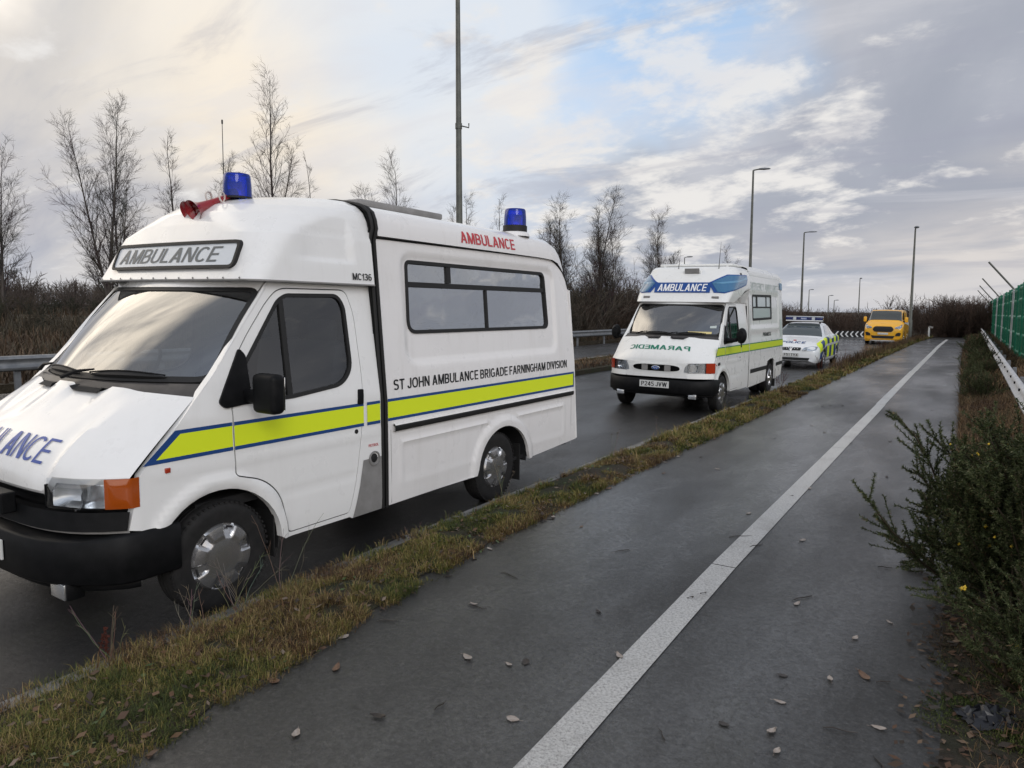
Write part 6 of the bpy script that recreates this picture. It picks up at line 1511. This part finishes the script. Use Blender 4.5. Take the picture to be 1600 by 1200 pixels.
for i in range(190):
    x = rs.uniform(-56, -40) if rs.random() < 0.7 else rs.uniform(-40, -24); y = rs.uniform(8, 46); sp.append((x, y, rs.uniform(0.8, 1.4)))
thicket('thicket', 'low dark bramble scrub at the foot of the wooded rise', sp, 8, tw=0.011, cols=((0.045, 0.046, 0.030), (0.065, 0.054, 0.038), (0.038, 0.038, 0.028)))

sp = [(rs.uniform(22, 70), rs.uniform(-45, 70), rs.uniform(2.4, 4.2)) for i in range(130)]  # out-of-view scrub, added to give the side windows a horizon to reflect
thicket('thicket', 'unseen bare scrub beyond the fence, added for reflections in the ambulance windows', sp, 9, tw=0.016, nst=7)
# ---- blades: tapered, bent, each with its own colour
def blades(name, P, H, Wd, lean, col, mat='grass_blades', parent=None, az=None):
    n = len(P); az = RNG.uniform(0, 2 * math.pi, n) if az is None else az; d = np.stack([np.cos(az), np.sin(az), np.zeros(n)], 1); s = np.stack([-np.sin(az), np.cos(az), np.zeros(n)], 1)
    up = np.array([[0, 0, 1.0]]); H = H[:, None]; W_ = Wd[:, None]; l = lean[:, None]
    V = np.zeros((n, 5, 3)); m1 = P + d * H * l * 0.35 + up * H * 0.60; m2 = P + d * H * l + up * H * (1.0 - 0.25 * l)
    V[:, 0] = P - s * W_ / 2; V[:, 1] = P + s * W_ / 2; V[:, 2] = m1 + s * W_ * 0.38; V[:, 3] = m1 - s * W_ * 0.38; V[:, 4] = m2
    b = (np.arange(n) * 5)[:, None]; F = np.concatenate([b + np.array([[0, 1, 2]]), b + np.array([[0, 2, 3]]), b + np.array([[3, 2, 4]])], 0)
    return npmesh(name, V.reshape(-1, 3), F, mat, parent, np.repeat(col, 5, axis=0))
PALETTE = np.array([(0.045, 0.060, 0.016), (0.080, 0.092, 0.020), (0.125, 0.120, 0.028), (0.20, 0.160, 0.050), (0.26, 0.185, 0.085), (0.12, 0.065, 0.028), (0.060, 0.038, 0.022)])
def vnoise(x, y, f, seed):
    g = np.random.default_rng(seed).random((64, 64)); u = x * f; v = y * f; i = np.floor(u).astype(int); j = np.floor(v).astype(int); a = u - i; b = v - j; a = a * a * (3 - 2 * a); b = b * b * (3 - 2 * b)
    q = lambda p, r: g[p % 64, r % 64]
    return (q(i, j) * (1 - a) + q(i + 1, j) * a) * (1 - b) + (q(i, j + 1) * (1 - a) + q(i + 1, j + 1) * a) * b
def pick(n, x, y, f=3.0, seed=1, pal=PALETTE, bias=0.0):
    v = vnoise(x, y, f, seed) * 0.65 + vnoise(x, y, f * 3.1, seed + 1) * 0.35 + bias + RNG.normal(0, 0.13, n); k = np.clip((v - 0.15) / 0.7, 0, 0.999) * len(pal); i = k.astype(int)
    return pal[np.clip(i, 0, len(pal) - 1)] * RNG.uniform(0.65, 1.35, (n, 1))
def verge_grass(y0, y1, tufts, per, hs, ws_, seed):
    ty = RNG.uniform(y0, y1, tufts); u = RNG.uniform(0.0, 1.06, tufts); u = np.where((ty < 4.6) | (ty > 14), u - 0.14 * (RNG.random(tufts) < 0.35) * (u < 0.15), u)
    kp = vnoise(ty * 1.0, u * 0.7, 3.0, seed + 9) * 0.6 + vnoise(ty, u * 0.7, 9.0, seed + 11) * 0.4 > 0.36; ty, u = ty[kp], u[kp]; tufts = len(ty)
    a = np.interp(ty, [t[0] for t in KERB], [t[1] for t in KERB]) + 0.115; b = np.interp(ty, [t[0] for t in PATHL], [t[1] for t in PATHL]) + 0.02
    tx = a + (b - a) * u; big = 0.55 + 0.9 * vnoise(tx, ty, 2.2, seed + 5) * RNG.uniform(0.6, 1.3, tufts)
    X = np.repeat(tx, per) + RNG.normal(0, 0.018, tufts * per); Y = np.repeat(ty, per) + RNG.normal(0, 0.018, tufts * per); n = len(X)
    dx = X - np.repeat(tx, per); dy = Y - np.repeat(ty, per); az = np.arctan2(dy, dx) + RNG.normal(0, 0.7, n)
    Z = np.array([vz(x, y) for x, y in zip(tx, ty)]); Z = np.repeat(Z, per) - 0.012
    Z = np.where(X < np.repeat(a, per) + 0.03, 0.10, Z); P = np.stack([X, Y, Z], 1)
    H = RNG.uniform(0.35, 1.0, n) * hs * np.repeat(big, per); col = pick(n, X, Y, 2.6, seed)
    tall = RNG.random(n) < 0.03; H = np.where(tall, H * 2.0, H)
    return P, H, np.full(n, ws_) * RNG.uniform(0.7, 1.3, n), RNG.uniform(0.25, 1.15, n), col, az
parts = [verge_grass(0.6, 3.2, 5200, 13, 0.050, 0.0026, 1), verge_grass(3.2, 8, 5600, 12, 0.055, 0.0038, 1), verge_grass(8, 20, 5200, 9, 0.075, 0.0075, 1), verge_grass(20, 56, 5200, 7, 0.12, 0.017, 1)]
P, H_, W_, Ln, Cc, Az = [np.concatenate([p[i] for p in parts]) for i in range(6)]
vg = blades('verge_grass', P, H_, W_, Ln, Cc, az=Az); tag(vg, 'short tufty green and straw grass of the verge between kerb and footpath', 'grass', kind='stuff')
# moss and low grass on the right bank
def bank_patch(x0, x1, y0, y1, n, hs, w, pal, seed, thin=1.0):
    X = RNG.uniform(x0, x1, n); Y = RNG.uniform(y0, y1, n); e = np.interp(Y, [t[0] for t in PATHR], [t[1] for t in PATHR]) + 0.03 * np.sin(Y * 9) + 0.03 * np.sin(Y * 23)
    k = (X > e) & (vnoise(X, Y, 4.0, seed) < thin); X, Y = X[k], Y[k]; n = len(X)
    P = np.stack([X, Y, np.array([bz(a, b) for a, b in zip(X, Y)]) - 0.006], 1)
    return P, RNG.uniform(0.3, 1.0, n) * hs, np.full(n, w) * RNG.uniform(0.7, 1.3, n), RNG.uniform(0.2, 1.3, n), pick(n, X, Y, 2.0, seed, pal), RNG.uniform(0, 6.28, n)
MOSS = np.array([(0.040, 0.060, 0.010), (0.058, 0.080, 0.015), (0.075, 0.088, 0.022), (0.05, 0.036, 0.018), (0.075, 0.05, 0.028)])
DEAD = np.array([(0.050, 0.030, 0.018), (0.085, 0.050, 0.028), (0.13, 0.080, 0.042), (0.19, 0.125, 0.065), (0.055, 0.050, 0.022)])
parts = [bank_patch(-0.1, 1.2, 2.0, 4.6, 120000, 0.022, 0.0032, MOSS, 21, 0.74), bank_patch(0.1, 1.2, 2.4, 4.4, 2500, 0.09, 0.003, DEAD, 22)]
P, H_, W_, Ln, Cc, Az = [np.concatenate([p[i] for p in parts]) for i in range(6)]
tag(blades('bank_moss', P, H_, W_, Ln, Cc, az=Az), 'moss and low grass at the near right edge of the footpath', 'moss', kind='stuff')
parts = [bank_patch(0.0, 1.3, 6.0, 16, 26000, 0.26, 0.006, DEAD, 31), bank_patch(0.0, 1.4, 16, 58, 26000, 0.45, 0.014, DEAD, 32), bank_patch(0.9, 6, 8, 58, 16000, 0.30, 0.02, DEAD, 33)]
P, H_, W_, Ln, Cc, Az = [np.concatenate([p[i] for p in parts]) for i in range(6)]
tag(blades('dead_grass', P, H_, W_, Ln, Cc, az=Az), 'rusty brown dead grass and bramble between footpath and silver barrier', 'grass', kind='stuff')
# heath grass beyond the far barrier, island grass
n = 90000; X = -16.3 - np.abs(RNG.normal(0, 1, n)) * 14; Y = RNG.uniform(-6, 58, n); k = X > -60; X, Y = X[k], Y[k]; n = len(X)
P = np.stack([X, Y, np.array([terr(a, b) for a, b in zip(X, Y)]) - 0.02], 1); HP = np.array([(0.055, 0.037, 0.024), (0.075, 0.050, 0.032), (0.10, 0.070, 0.045), (0.06, 0.052, 0.032), (0.042, 0.035, 0.024)])
tag(blades('heath_grass', P, RNG.uniform(0.15, 0.62, n) * (0.6 + 0.8 * vnoise(X, Y, 0.5, 9)), RNG.uniform(0.02, 0.045, n), RNG.uniform(0.1, 0.8, n), pick(n, X, Y, 0.35, 41, HP)), 'rough brown heath grass beyond the far barrier', 'grass', kind='stuff')
n = 16000; X = RNG.uniform(-10.5, -8.75, n); Y = RNG.uniform(8, 36, n)
P = np.stack([X, Y, 0.26 - np.abs(X + 9.65) * 0.03], 1)
tag(blades('island_grass', P, RNG.uniform(0.05, 0.16, n), np.full(n, 0.016), RNG.uniform(0.2, 1, n), pick(n, X, Y, 1.0, 43, DEAD)), 'thin brown grass of the strip between the two carriageways', 'grass', kind='stuff')
# far end: rank weeds by the yellow van
n = 9000; X = RNG.uniform(-3.3, -2.0, n); Y = RNG.uniform(22, 56, n); kk = np.interp(Y, [t[0] for t in KERB], [t[1] for t in KERB]); ok_ = (X > kk - 0.05) & (X < kk + 0.5); X, Y = X[ok_], Y[ok_]; n = len(X)
P = np.stack([X, Y, np.full(n, 0.12)], 1); tag(blades('rank_weeds', P, RNG.uniform(0.15, 0.42, n), np.full(n, 0.012), RNG.uniform(0.1, 0.6, n), pick(n, X, Y, 1.0, 44, DEAD * 0.75)), 'dark dead weeds standing along the kerb towards the yellow van', 'weeds', kind='stuff')

# ---- gorse
def gorse(loc, rad, h, nst, nsh, nsp, seed, label, flowers=0, spine=0.014, lean=(-0.25, 0), tw=0.0016):
    rnd = random.Random(seed); root = empty('gorse_bush', loc); tag(root, label, 'bush', 'gorse bushes')
    St = Segs(); Sh = []; tips = []
    for i in range(nst):
        az = rnd.uniform(0, 6.28); el = rnd.uniform(0.05, 1.5) if i % 3 else rnd.uniform(0.5, 1.5); d0 = np.array([math.cos(az) * math.cos(el) + lean[0] * 0.5, math.sin(az) * math.cos(el) + lean[1], math.sin(el) * h / rad + 0.12])
        low = 0.70 if (el < 0.95 and d0[0] < -0.25) else 1.0
        L = low * rnd.uniform(0.62, 1.05) * (rad ** 2 * math.cos(el) ** 2 + h ** 2 * math.sin(el) ** 2) ** 0.5
        p0 = (rnd.gauss(0, rad * 0.22), rnd.gauss(0, rad * 0.22), 0.02)
        q, e, w = St.limb(p0, d0, L, 0.009, 6, rnd, (0.06, 0.045, 0.03), up=0.05, wig=0.15, rt=0.35)
        Sh.append((q[-2], q[-1]))
        for j in range(nsh):
            t = rnd.uniform(0.22, 1.0) ** 0.8; p2, d2, r2 = along(q, e, w, t); l2 = rnd.uniform(0.10, 0.26) * (1.25 - 0.5 * t)
            v = unit(perp(d2, rnd.uniform(0, 6.28), R(rnd.uniform(22, 60))) + np.array([0, 0, 0.25])); b = p2 + v * l2; mid = p2 + v * l2 * 0.5 + np.array([0, 0, -0.006])
            St.add(p2, mid, 0.003, 0.0024, (0.035, 0.042, 0.018)); St.add(mid, b, 0.0024, 0.0014, (0.045, 0.058, 0.022)); Sh += [(p2, mid), (mid, b)]; tips.append(b)
    St.mesh('stems', 'gorse_green', root, 4)
    A = np.array([s[0] for s in Sh]); B = np.array([s[1] for s in Sh]); n = len(A) * nsp; I = np.repeat(np.arange(len(A)), nsp); t = RNG.uniform(0, 1.05, n)[:, None]
    P = A[I] * (1 - t) + B[I] * t; D_ = unit(B[I] - A[I]); rv = unit(RNG.normal(0, 1, (n, 3))); rv = unit(rv - D_ * (rv * D_).sum(1, keepdims=True)); v = unit(D_ * RNG.uniform(0.2, 0.9, (n, 1)) + rv)
    s_ = unit(np.cross(v, RNG.normal(0, 1, (n, 3)))) * tw * RNG.uniform(0.7, 1.3, (n, 1)); L = (RNG.uniform(0.6, 1.25, n) * spine)[:, None]
    V = np.stack([P - s_, P + s_, P + v * L], 1).reshape(-1, 3); F = np.arange(3 * n).reshape(-1, 3)
    c_ = np.array([(0.030, 0.042, 0.014), (0.050, 0.066, 0.022), (0.088, 0.102, 0.042), (0.14, 0.140, 0.078), (0.105, 0.070, 0.036)])[RNG.choice(5, n, p=[0.30, 0.34, 0.22, 0.09, 0.05])] * RNG.uniform(0.7, 1.3, (n, 1))
    npmesh('crown', V, F, 'gorse_green', root, np.repeat(c_, 3, axis=0))
    if flowers:
        mb = MB(); cand = [p for p in tips if p[2] > 0.18 * h and p[2] < 0.85 * h]; rnd.shuffle(cand)
        for p in cand[:flowers]:
            for m_ in range(rnd.randint(1, 3)):
                c0 = Vector(p) + Vector((rnd.gauss(0, 0.006), rnd.gauss(0, 0.006), rnd.gauss(0, 0.005))); r = rnd.uniform(0.006, 0.011)
                V = [c0 + Vector(q) * r for q in ((1, 0, 0), (0, 1, 0), (-1, 0, 0), (0, -1, 0), (0.3, 0.2, 1.4), (0, 0, -1))]; mb.add(V, [(0, 1, 4), (1, 2, 4), (2, 3, 4), (3, 0, 4), (1, 0, 5), (2, 1, 5), (3, 2, 5), (0, 3, 5)])
        mb.build('blossoms', 'gorse_yellow', root, smooth=False)
    return root
principled('gorse_yellow', (0.62, 0.42, 0.03), 0.6)
gorse((0.52, 4.70, 0.14), 1.0, 1.10, 235, 24, 52, 1, 'large spiny dark green gorse bush dotted with yellow flowers, hanging over the path edge', 125, 0.020, tw=0.0034)
gorse((0.50, 3.62, 0.13), 0.46, 0.46, 70, 13, 44, 2, 'small low gorse at the lower right corner, under the large flowering one', 5, 0.016, tw=0.0020)
gorse((0.85, 5.9, 0.14), 0.85, 0.98, 90, 16, 34, 3, 'dense gorse right behind the large flowering one, against the barrier', 10, 0.019, tw=0.0028)
gorse((0.30, 15.5, 0.14), 0.45, 0.62, 34, 11, 22, 4, 'small gorse at the path edge beyond the rusty dead grass', 0, 0.020, tw=0.003)
gorse((0.36, 19.5, 0.14), 0.50, 0.72, 34, 11, 22, 5, 'second gorse clump along the path edge beyond the rusty grass', 0, 0.024, tw=0.0045)
gorse((0.42, 25.0, 0.14), 0.55, 0.85, 34, 11, 20, 6, 'third gorse clump further down the path edge', 0, 0.028, tw=0.006)
gorse((0.50, 33.0, 0.14), 0.60, 0.95, 30, 11, 18, 7, 'farthest gorse clump, near the end of the footpath', 0, 0.032, tw=0.008)

# ---- single dead weeds on the verge
def weed(loc, h, n, seed, label, red=False, lean=0.25, head=False):
    rnd = random.Random(seed); S_ = Segs(); root = empty('dead_weed', loc); tag(root, label, 'weed', 'dead weeds on the verge'); Hd = Segs()
    for i in range(n):
        az = rnd.uniform(0, 6.28); c_ = tuple(q * rnd.uniform(0.7, 1.2) for q in ((0.07, 0.030, 0.020) if red else (0.15, 0.135, 0.10)))
        q, e, w = S_.limb((rnd.gauss(0, 0.02), rnd.gauss(0, 0.02), -0.01), (math.cos(az) * lean, math.sin(az) * lean, 1), h * rnd.uniform(0.5, 1), 0.0021, 7, rnd, c_, wig=0.07, rt=0.45)
        for j in range(3 if not red else 0):
            p2, d2, r2 = along(q, e, w, rnd.uniform(0.4, 0.95)); S_.limb(p2, perp(d2, rnd.uniform(0, 6.28), R(35)), h * rnd.uniform(0.08, 0.22), 0.0013, 3, rnd, c_, wig=0.08)
        if red or head:
            for j in range(60 if red else 14):
                p2, d2, r2 = along(q, e, w, rnd.uniform(0.5, 1) if red else 1.0); v = perp(d2, rnd.uniform(0, 6.28), R(rnd.uniform(30, 100) if red else rnd.uniform(10, 70))) * rnd.uniform(0.006, 0.016)
                Hd.add(p2, p2 + v, 0.003, 0.002, (0.075, 0.022, 0.015) if red else (0.10, 0.08, 0.06))
    S_.mesh('stems', 'twigs', root, 4)
    if Hd.a: Hd.mesh('seed_head', 'twigs', root, 4)
weed((-3.28, 1.62, 0.12), 0.26, 2, 1, 'dark red dock seed head on the verge in front of the near front wheel', red=True)
weed((-3.34, 1.72, 0.12), 0.34, 6, 2, 'loose fan of grey dead stalks beside the red seed head', lean=0.5)
weed((-3.36, 2.42, 0.12), 0.36, 12, 3, 'bunch of grey dead stalks in front of the near front hubcap', lean=0.45)
weed((-3.33, 2.72, 0.12), 0.52, 5, 4, 'tall forked dead stalk against the cab door behind the front wheel', lean=0.55)
weed((-3.36, 2.15, 0.12), 0.30, 6, 5, 'short dead stalks left of the near front tyre', lean=0.4)
weed((-3.32, 3.9, 0.12), 0.16, 6, 6, 'low tuft of dead stalks on the kerb below the fuel filler', lean=0.7)
weed((-3.30, 5.05, 0.12), 0.42, 4, 7, 'dead stalk with a small umbel head in front of the rear wheel', head=True, lean=0.3)
weed((-3.3, 7.3, 0.12), 0.34, 3, 8, 'dark dead stalk on the verge just behind the nearest ambulance', head=True)
weed((-3.25, 8.6, 0.12), 0.34, 3, 9, 'dark dead stalk midway along the verge between the ambulances', head=True)
weed((-3.32, 11.9, 0.12), 0.30, 8, 10, 'pale dead stalks beside the front wheel of the paramedic ambulance', lean=0.4)
weed((-3.2, 15.6, 0.12), 0.45, 7, 11, 'dark dead stalks on the verge beside the rear wheel of the paramedic ambulance', red=True, lean=0.3)
weed((-3.2, 20.5, 0.12), 0.55, 9, 12, 'dark red brown weeds on the verge in front of the police car', red=True, lean=0.3)
weed((-3.15, 24.0, 0.12), 0.60, 10, 13, 'dark red brown weeds on the verge beside the police car', red=True, lean=0.3)
weed((-3.05, 28.5, 0.12), 0.60, 10, 14, 'dark weeds on the verge just beyond the police car', red=True, lean=0.3)
weed((-2.9, 33.5, 0.12), 0.60, 10, 15, 'dark weeds on the verge short of the yellow van', red=True, lean=0.3)

# ---- fallen leaves, twigs, litter
def leaf_mesh(name, L, w, curl, seed, mat):
    rnd = random.Random(seed); P = []; n = 8
    for i in range(n + 1):
        t = i / n; ww = w * math.sin(math.pi * t ** 0.8) ** 0.8 * (1 + rnd.uniform(-0.12, 0.12)); z = curl * (2 * t - 1) ** 2
        P.append([(L * (t - 0.5), -ww / 2, 0.003 + z + curl * 0.7 * rnd.uniform(0.5, 1)), (L * (t - 0.5), 0, 0.002 + z * 0.6), (L * (t - 0.5), ww / 2, 0.003 + z + curl * 0.5 * rnd.uniform(0.5, 1))])
    mb = MB().grid(P); mb.tube([(L * 0.45, 0, 0.003), (L * 0.75, 0.004, 0.004)], 0.0008, 4)
    return mb.build(name, mat, None, angle=80)
mat_noise('leaf_pale', (0.36, 0.32, 0.29), (0.24, 0.20, 0.17), 40, 0.5)
mat_noise('leaf_brown', (0.17, 0.10, 0.06), (0.10, 0.06, 0.04), 40, 0.55)
mat_noise('leaf_dark', (0.045, 0.036, 0.030), (0.025, 0.02, 0.017), 40, 0.5)
mat_noise('twig_wet', (0.022, 0.017, 0.014), (0.035, 0.027, 0.022), 30, 0.5)
leafs = [('leaf_pale', 'small pale buff leaf lying on the wet footpath', 'pale leaves on the footpath'), ('leaf_brown', 'small rusty brown leaf lying on the wet footpath', 'rusty leaves on the footpath'), ('leaf_dark', 'small dark curled leaf lying on the wet footpath', 'dark leaves on the footpath')]
protos = [[leaf_mesh('fallen_leaf', 0.060 + 0.014 * (k % 2), 0.038 - 0.004 * k, 0.002 + 0.0025 * k, 10 + k + j * 3, m_[0]) for k in range(3)] for j, m_ in enumerate(leafs)]
rl = random.Random(77)
spots = [(-0.75, 2.05, 0), (-0.62, 2.2, 0), (-0.45, 1.95, 0), (-0.33, 2.1, 0), (-0.30, 2.12, 1), (-0.28, 2.32, 0), (-0.16, 2.2, 0), (-0.55, 2.75, 0), (-0.42, 3.3, 0), (-0.72, 2.7, 2), (-0.2, 3.0, 0), (-0.25, 4.1, 0), (-0.38, 3.8, 0), (-0.13, 2.5, 1), (-1.9, 2.6, 0), (-1.7, 2.65, 0), (-2.35, 2.2, 1), (-2.1, 1.75, 0), (-1.25, 4.9, 0), (-1.6, 3.4, 2), (-0.9, 5.3, 0), (-1.4, 5.8, 0)]
for i in range(38): y = 2 + 12 * rl.random() ** 1.3; spots.append((rl.uniform(-2.6, -0.15), y, rl.choice([0, 0, 1, 2, 2])))
for i in range(26): y = 1.4 + 12 * rl.random(); spots.append((pl(PATHL, y) + rl.uniform(0.0, 0.12), y, rl.choice([0, 1, 1, 2])))
used = set()
for (x, y, j) in spots:
    k = rl.randrange(3); p = protos[j][k]; o = p if (j, k) not in used else p.copy()
    if o is not p: COL.objects.link(o)
    used.add((j, k)); s_ = rl.uniform(0.65, 1.1); o.location = (x, y, 0.131); o.scale = (s_, s_, s_); o.rotation_euler = (rl.uniform(-0.1, 0.1), rl.uniform(-0.1, 0.1), rl.uniform(0, 6.28)); tag(o, leafs[j][1], 'leaf', leafs[j][2])
for j in range(3):
    for k in range(3):
        if (j, k) not in used: protos[j][k].location = (-0.5 - 0.1 * k, 6 + j, 0.131); tag(protos[j][k], leafs[j][1], 'leaf', leafs[j][2])
tw0 = MB().tube([(-0.06, 0, 0.003), (-0.02, 0.006, 0.006), (0.03, -0.004, 0.004), (0.07, 0.005, 0.003)], [0.0022, 0.003, 0.0026, 0.0012], 5).build('fallen_twig', 'twig_wet')
for i, (x, y) in enumerate([(-0.62, 2.26), (-0.33, 2.9), (-0.5, 2.2), (-0.22, 3.4), (-1.15, 5.0), (-1.3, 5.15), (-2.5, 2.7), (-2.2, 3.1), (-0.3, 2.35), (-0.9, 2.5), (-1.75, 2.2), (-0.15, 2.7), (-0.7, 4.2), (-2.3, 3.6), (-1.9, 4.4), (-0.35, 5.0)]):
    o = tw0 if i == 0 else tw0.copy()
    if i: COL.objects.link(o)
    o.location = (x, y, 0.131); s_ = rl.uniform(0.5, 1.5); o.scale = (s_, s_, 1); o.rotation_euler = (0, 0, rl.uniform(0, 6.28)); tag(o, 'short dark wet twig lying on the footpath', 'twig', 'fallen twigs on the footpath')
# crumbs of broken kerb / pale chips along the kerb
cp = MB(); 
chip = MB().box((0, 0, 0.008), (0.07, 0.035, 0.016)).build('kerb_chip', 'kerb_stone', smooth=False, bevel=0.005)
for i, y in enumerate([2.55, 3.35, 3.9, 4.5, 5.1, 5.35, 5.5, 2.62]):
    o = chip if i == 0 else chip.copy()
    if i: COL.objects.link(o)
    o.location = (kx(y) + 0.07 + 0.02 * math.sin(i * 3), y, 0.103); o.rotation_euler = (0, 0, i * 1.3); s_ = 0.6 + 0.1 * (i % 5); o.scale = (s_, s_, s_); tag(o, 'small pale stone chip lying on the kerb beside the nearest ambulance', 'stone', 'pale chips on the kerb')
# leaf litter under the gorse
n = 1500; X = RNG.normal(0.12, 0.16, n); Y = RNG.uniform(2.6, 7.0, n); k = X > -0.16; X, Y = X[k], Y[k]; n = len(X)
az = RNG.uniform(0, 6.28, n); L = RNG.uniform(0.010, 0.028, n); Wq = L * RNG.uniform(0.35, 0.6, n); Z = np.array([max(bz(a, b), 0.132) for a, b in zip(X, Y)])
c_, s_ = np.cos(az), np.sin(az); V = np.zeros((n, 4, 3)); tl = RNG.normal(0, 0.4, (n, 2))
for i, (a, b) in enumerate(((-1, 0), (0, -1), (1, 0), (0, 1))):
    V[:, i, 0] = X + a * L * c_ - b * Wq * s_; V[:, i, 1] = Y + a * L * s_ + b * Wq * c_; V[:, i, 2] = Z + 0.006 + np.abs(tl[:, 0]) * L * (a * 0.5 + 0.5) + np.abs(tl[:, 1]) * Wq * (b * 0.5 + 0.5)
LC = np.array([(0.055, 0.035, 0.024), (0.09, 0.05, 0.03), (0.035, 0.028, 0.022), (0.13, 0.09, 0.06)])[RNG.choice(4, n, p=[.35, .25, .3, .1])]
tag(npmesh('leaf_litter', V.reshape(-1, 3), np.arange(4 * n).reshape(-1, 4), 'leaf_mix', None, np.repeat(LC, 4, axis=0)), 'brown leaf litter under the gorse at the right edge of the footpath', 'leaf litter', kind='stuff')
# dead leaves and moss crumbs lying in the verge grass
n = 1700; Y = 0.8 + 14 * RNG.random(n) ** 1.4; a = np.interp(Y, [t[0] for t in KERB], [t[1] for t in KERB]) + 0.1; b = np.interp(Y, [t[0] for t in PATHL], [t[1] for t in PATHL]) + 0.10; u = RNG.random(n) ** 0.7; X = a + (b - a) * u
az = RNG.uniform(0, 6.28, n); L = RNG.uniform(0.008, 0.026, n); Wq = L * RNG.uniform(0.35, 0.7, n); Z = np.array([vz(p, q) for p, q in zip(X, Y)]) + RNG.uniform(0.004, 0.03, n); Z = np.where(u > 0.93, 0.137, Z)
c_, s_ = np.cos(az), np.sin(az); V = np.zeros((n, 4, 3)); tl = RNG.normal(0, 0.5, (n, 2))
for i, (a_, b_) in enumerate(((-1, 0), (0, -1), (1, 0), (0, 1))):
    V[:, i, 0] = X + a_ * L * c_ - b_ * Wq * s_; V[:, i, 1] = Y + a_ * L * s_ + b_ * Wq * c_; V[:, i, 2] = Z + np.abs(tl[:, 0]) * L * (a_ * 0.5 + 0.5) + np.abs(tl[:, 1]) * Wq * (b_ * 0.5 + 0.5)
LC = np.array([(0.075, 0.045, 0.03), (0.12, 0.07, 0.04), (0.045, 0.034, 0.026), (0.17, 0.13, 0.10), (0.07, 0.10, 0.04)])[RNG.choice(5, n, p=[.32, .2, .28, .1, .1])]
tag(npmesh('leaf_litter', V.reshape(-1, 3), np.arange(4 * n).reshape(-1, 4), 'leaf_mix', None, np.repeat(LC, 4, axis=0)), 'brown dead leaves scattered through the verge grass beside the nearest ambulance', 'leaf litter', kind='stuff')
# crumpled black plastic
P = []
rb = random.Random(3)
for i in range(15):
    row = []
    for j in range(15):
        u, v = i / 14 - 0.5, j / 14 - 0.5; e = max(0, 1 - (u * u + v * v) * 3.4)
        row.append((u * 0.22 + rb.gauss(0, 0.006), v * 0.16 + rb.gauss(0, 0.006), e * 0.045 * (0.5 + rb.random()) + 0.004))
    P.append(row)
principled('black_film', (0.012, 0.013, 0.017), 0.28)
bg_ = MB().grid(P).build('plastic_bag', 'black_film', angle=20); bg_.location = (0.17, 3.28, 0.14); bg_.rotation_euler = (0, 0, 0.5); tag(bg_, 'crumpled black plastic bag lying on the moss below the large gorse', 'litter')
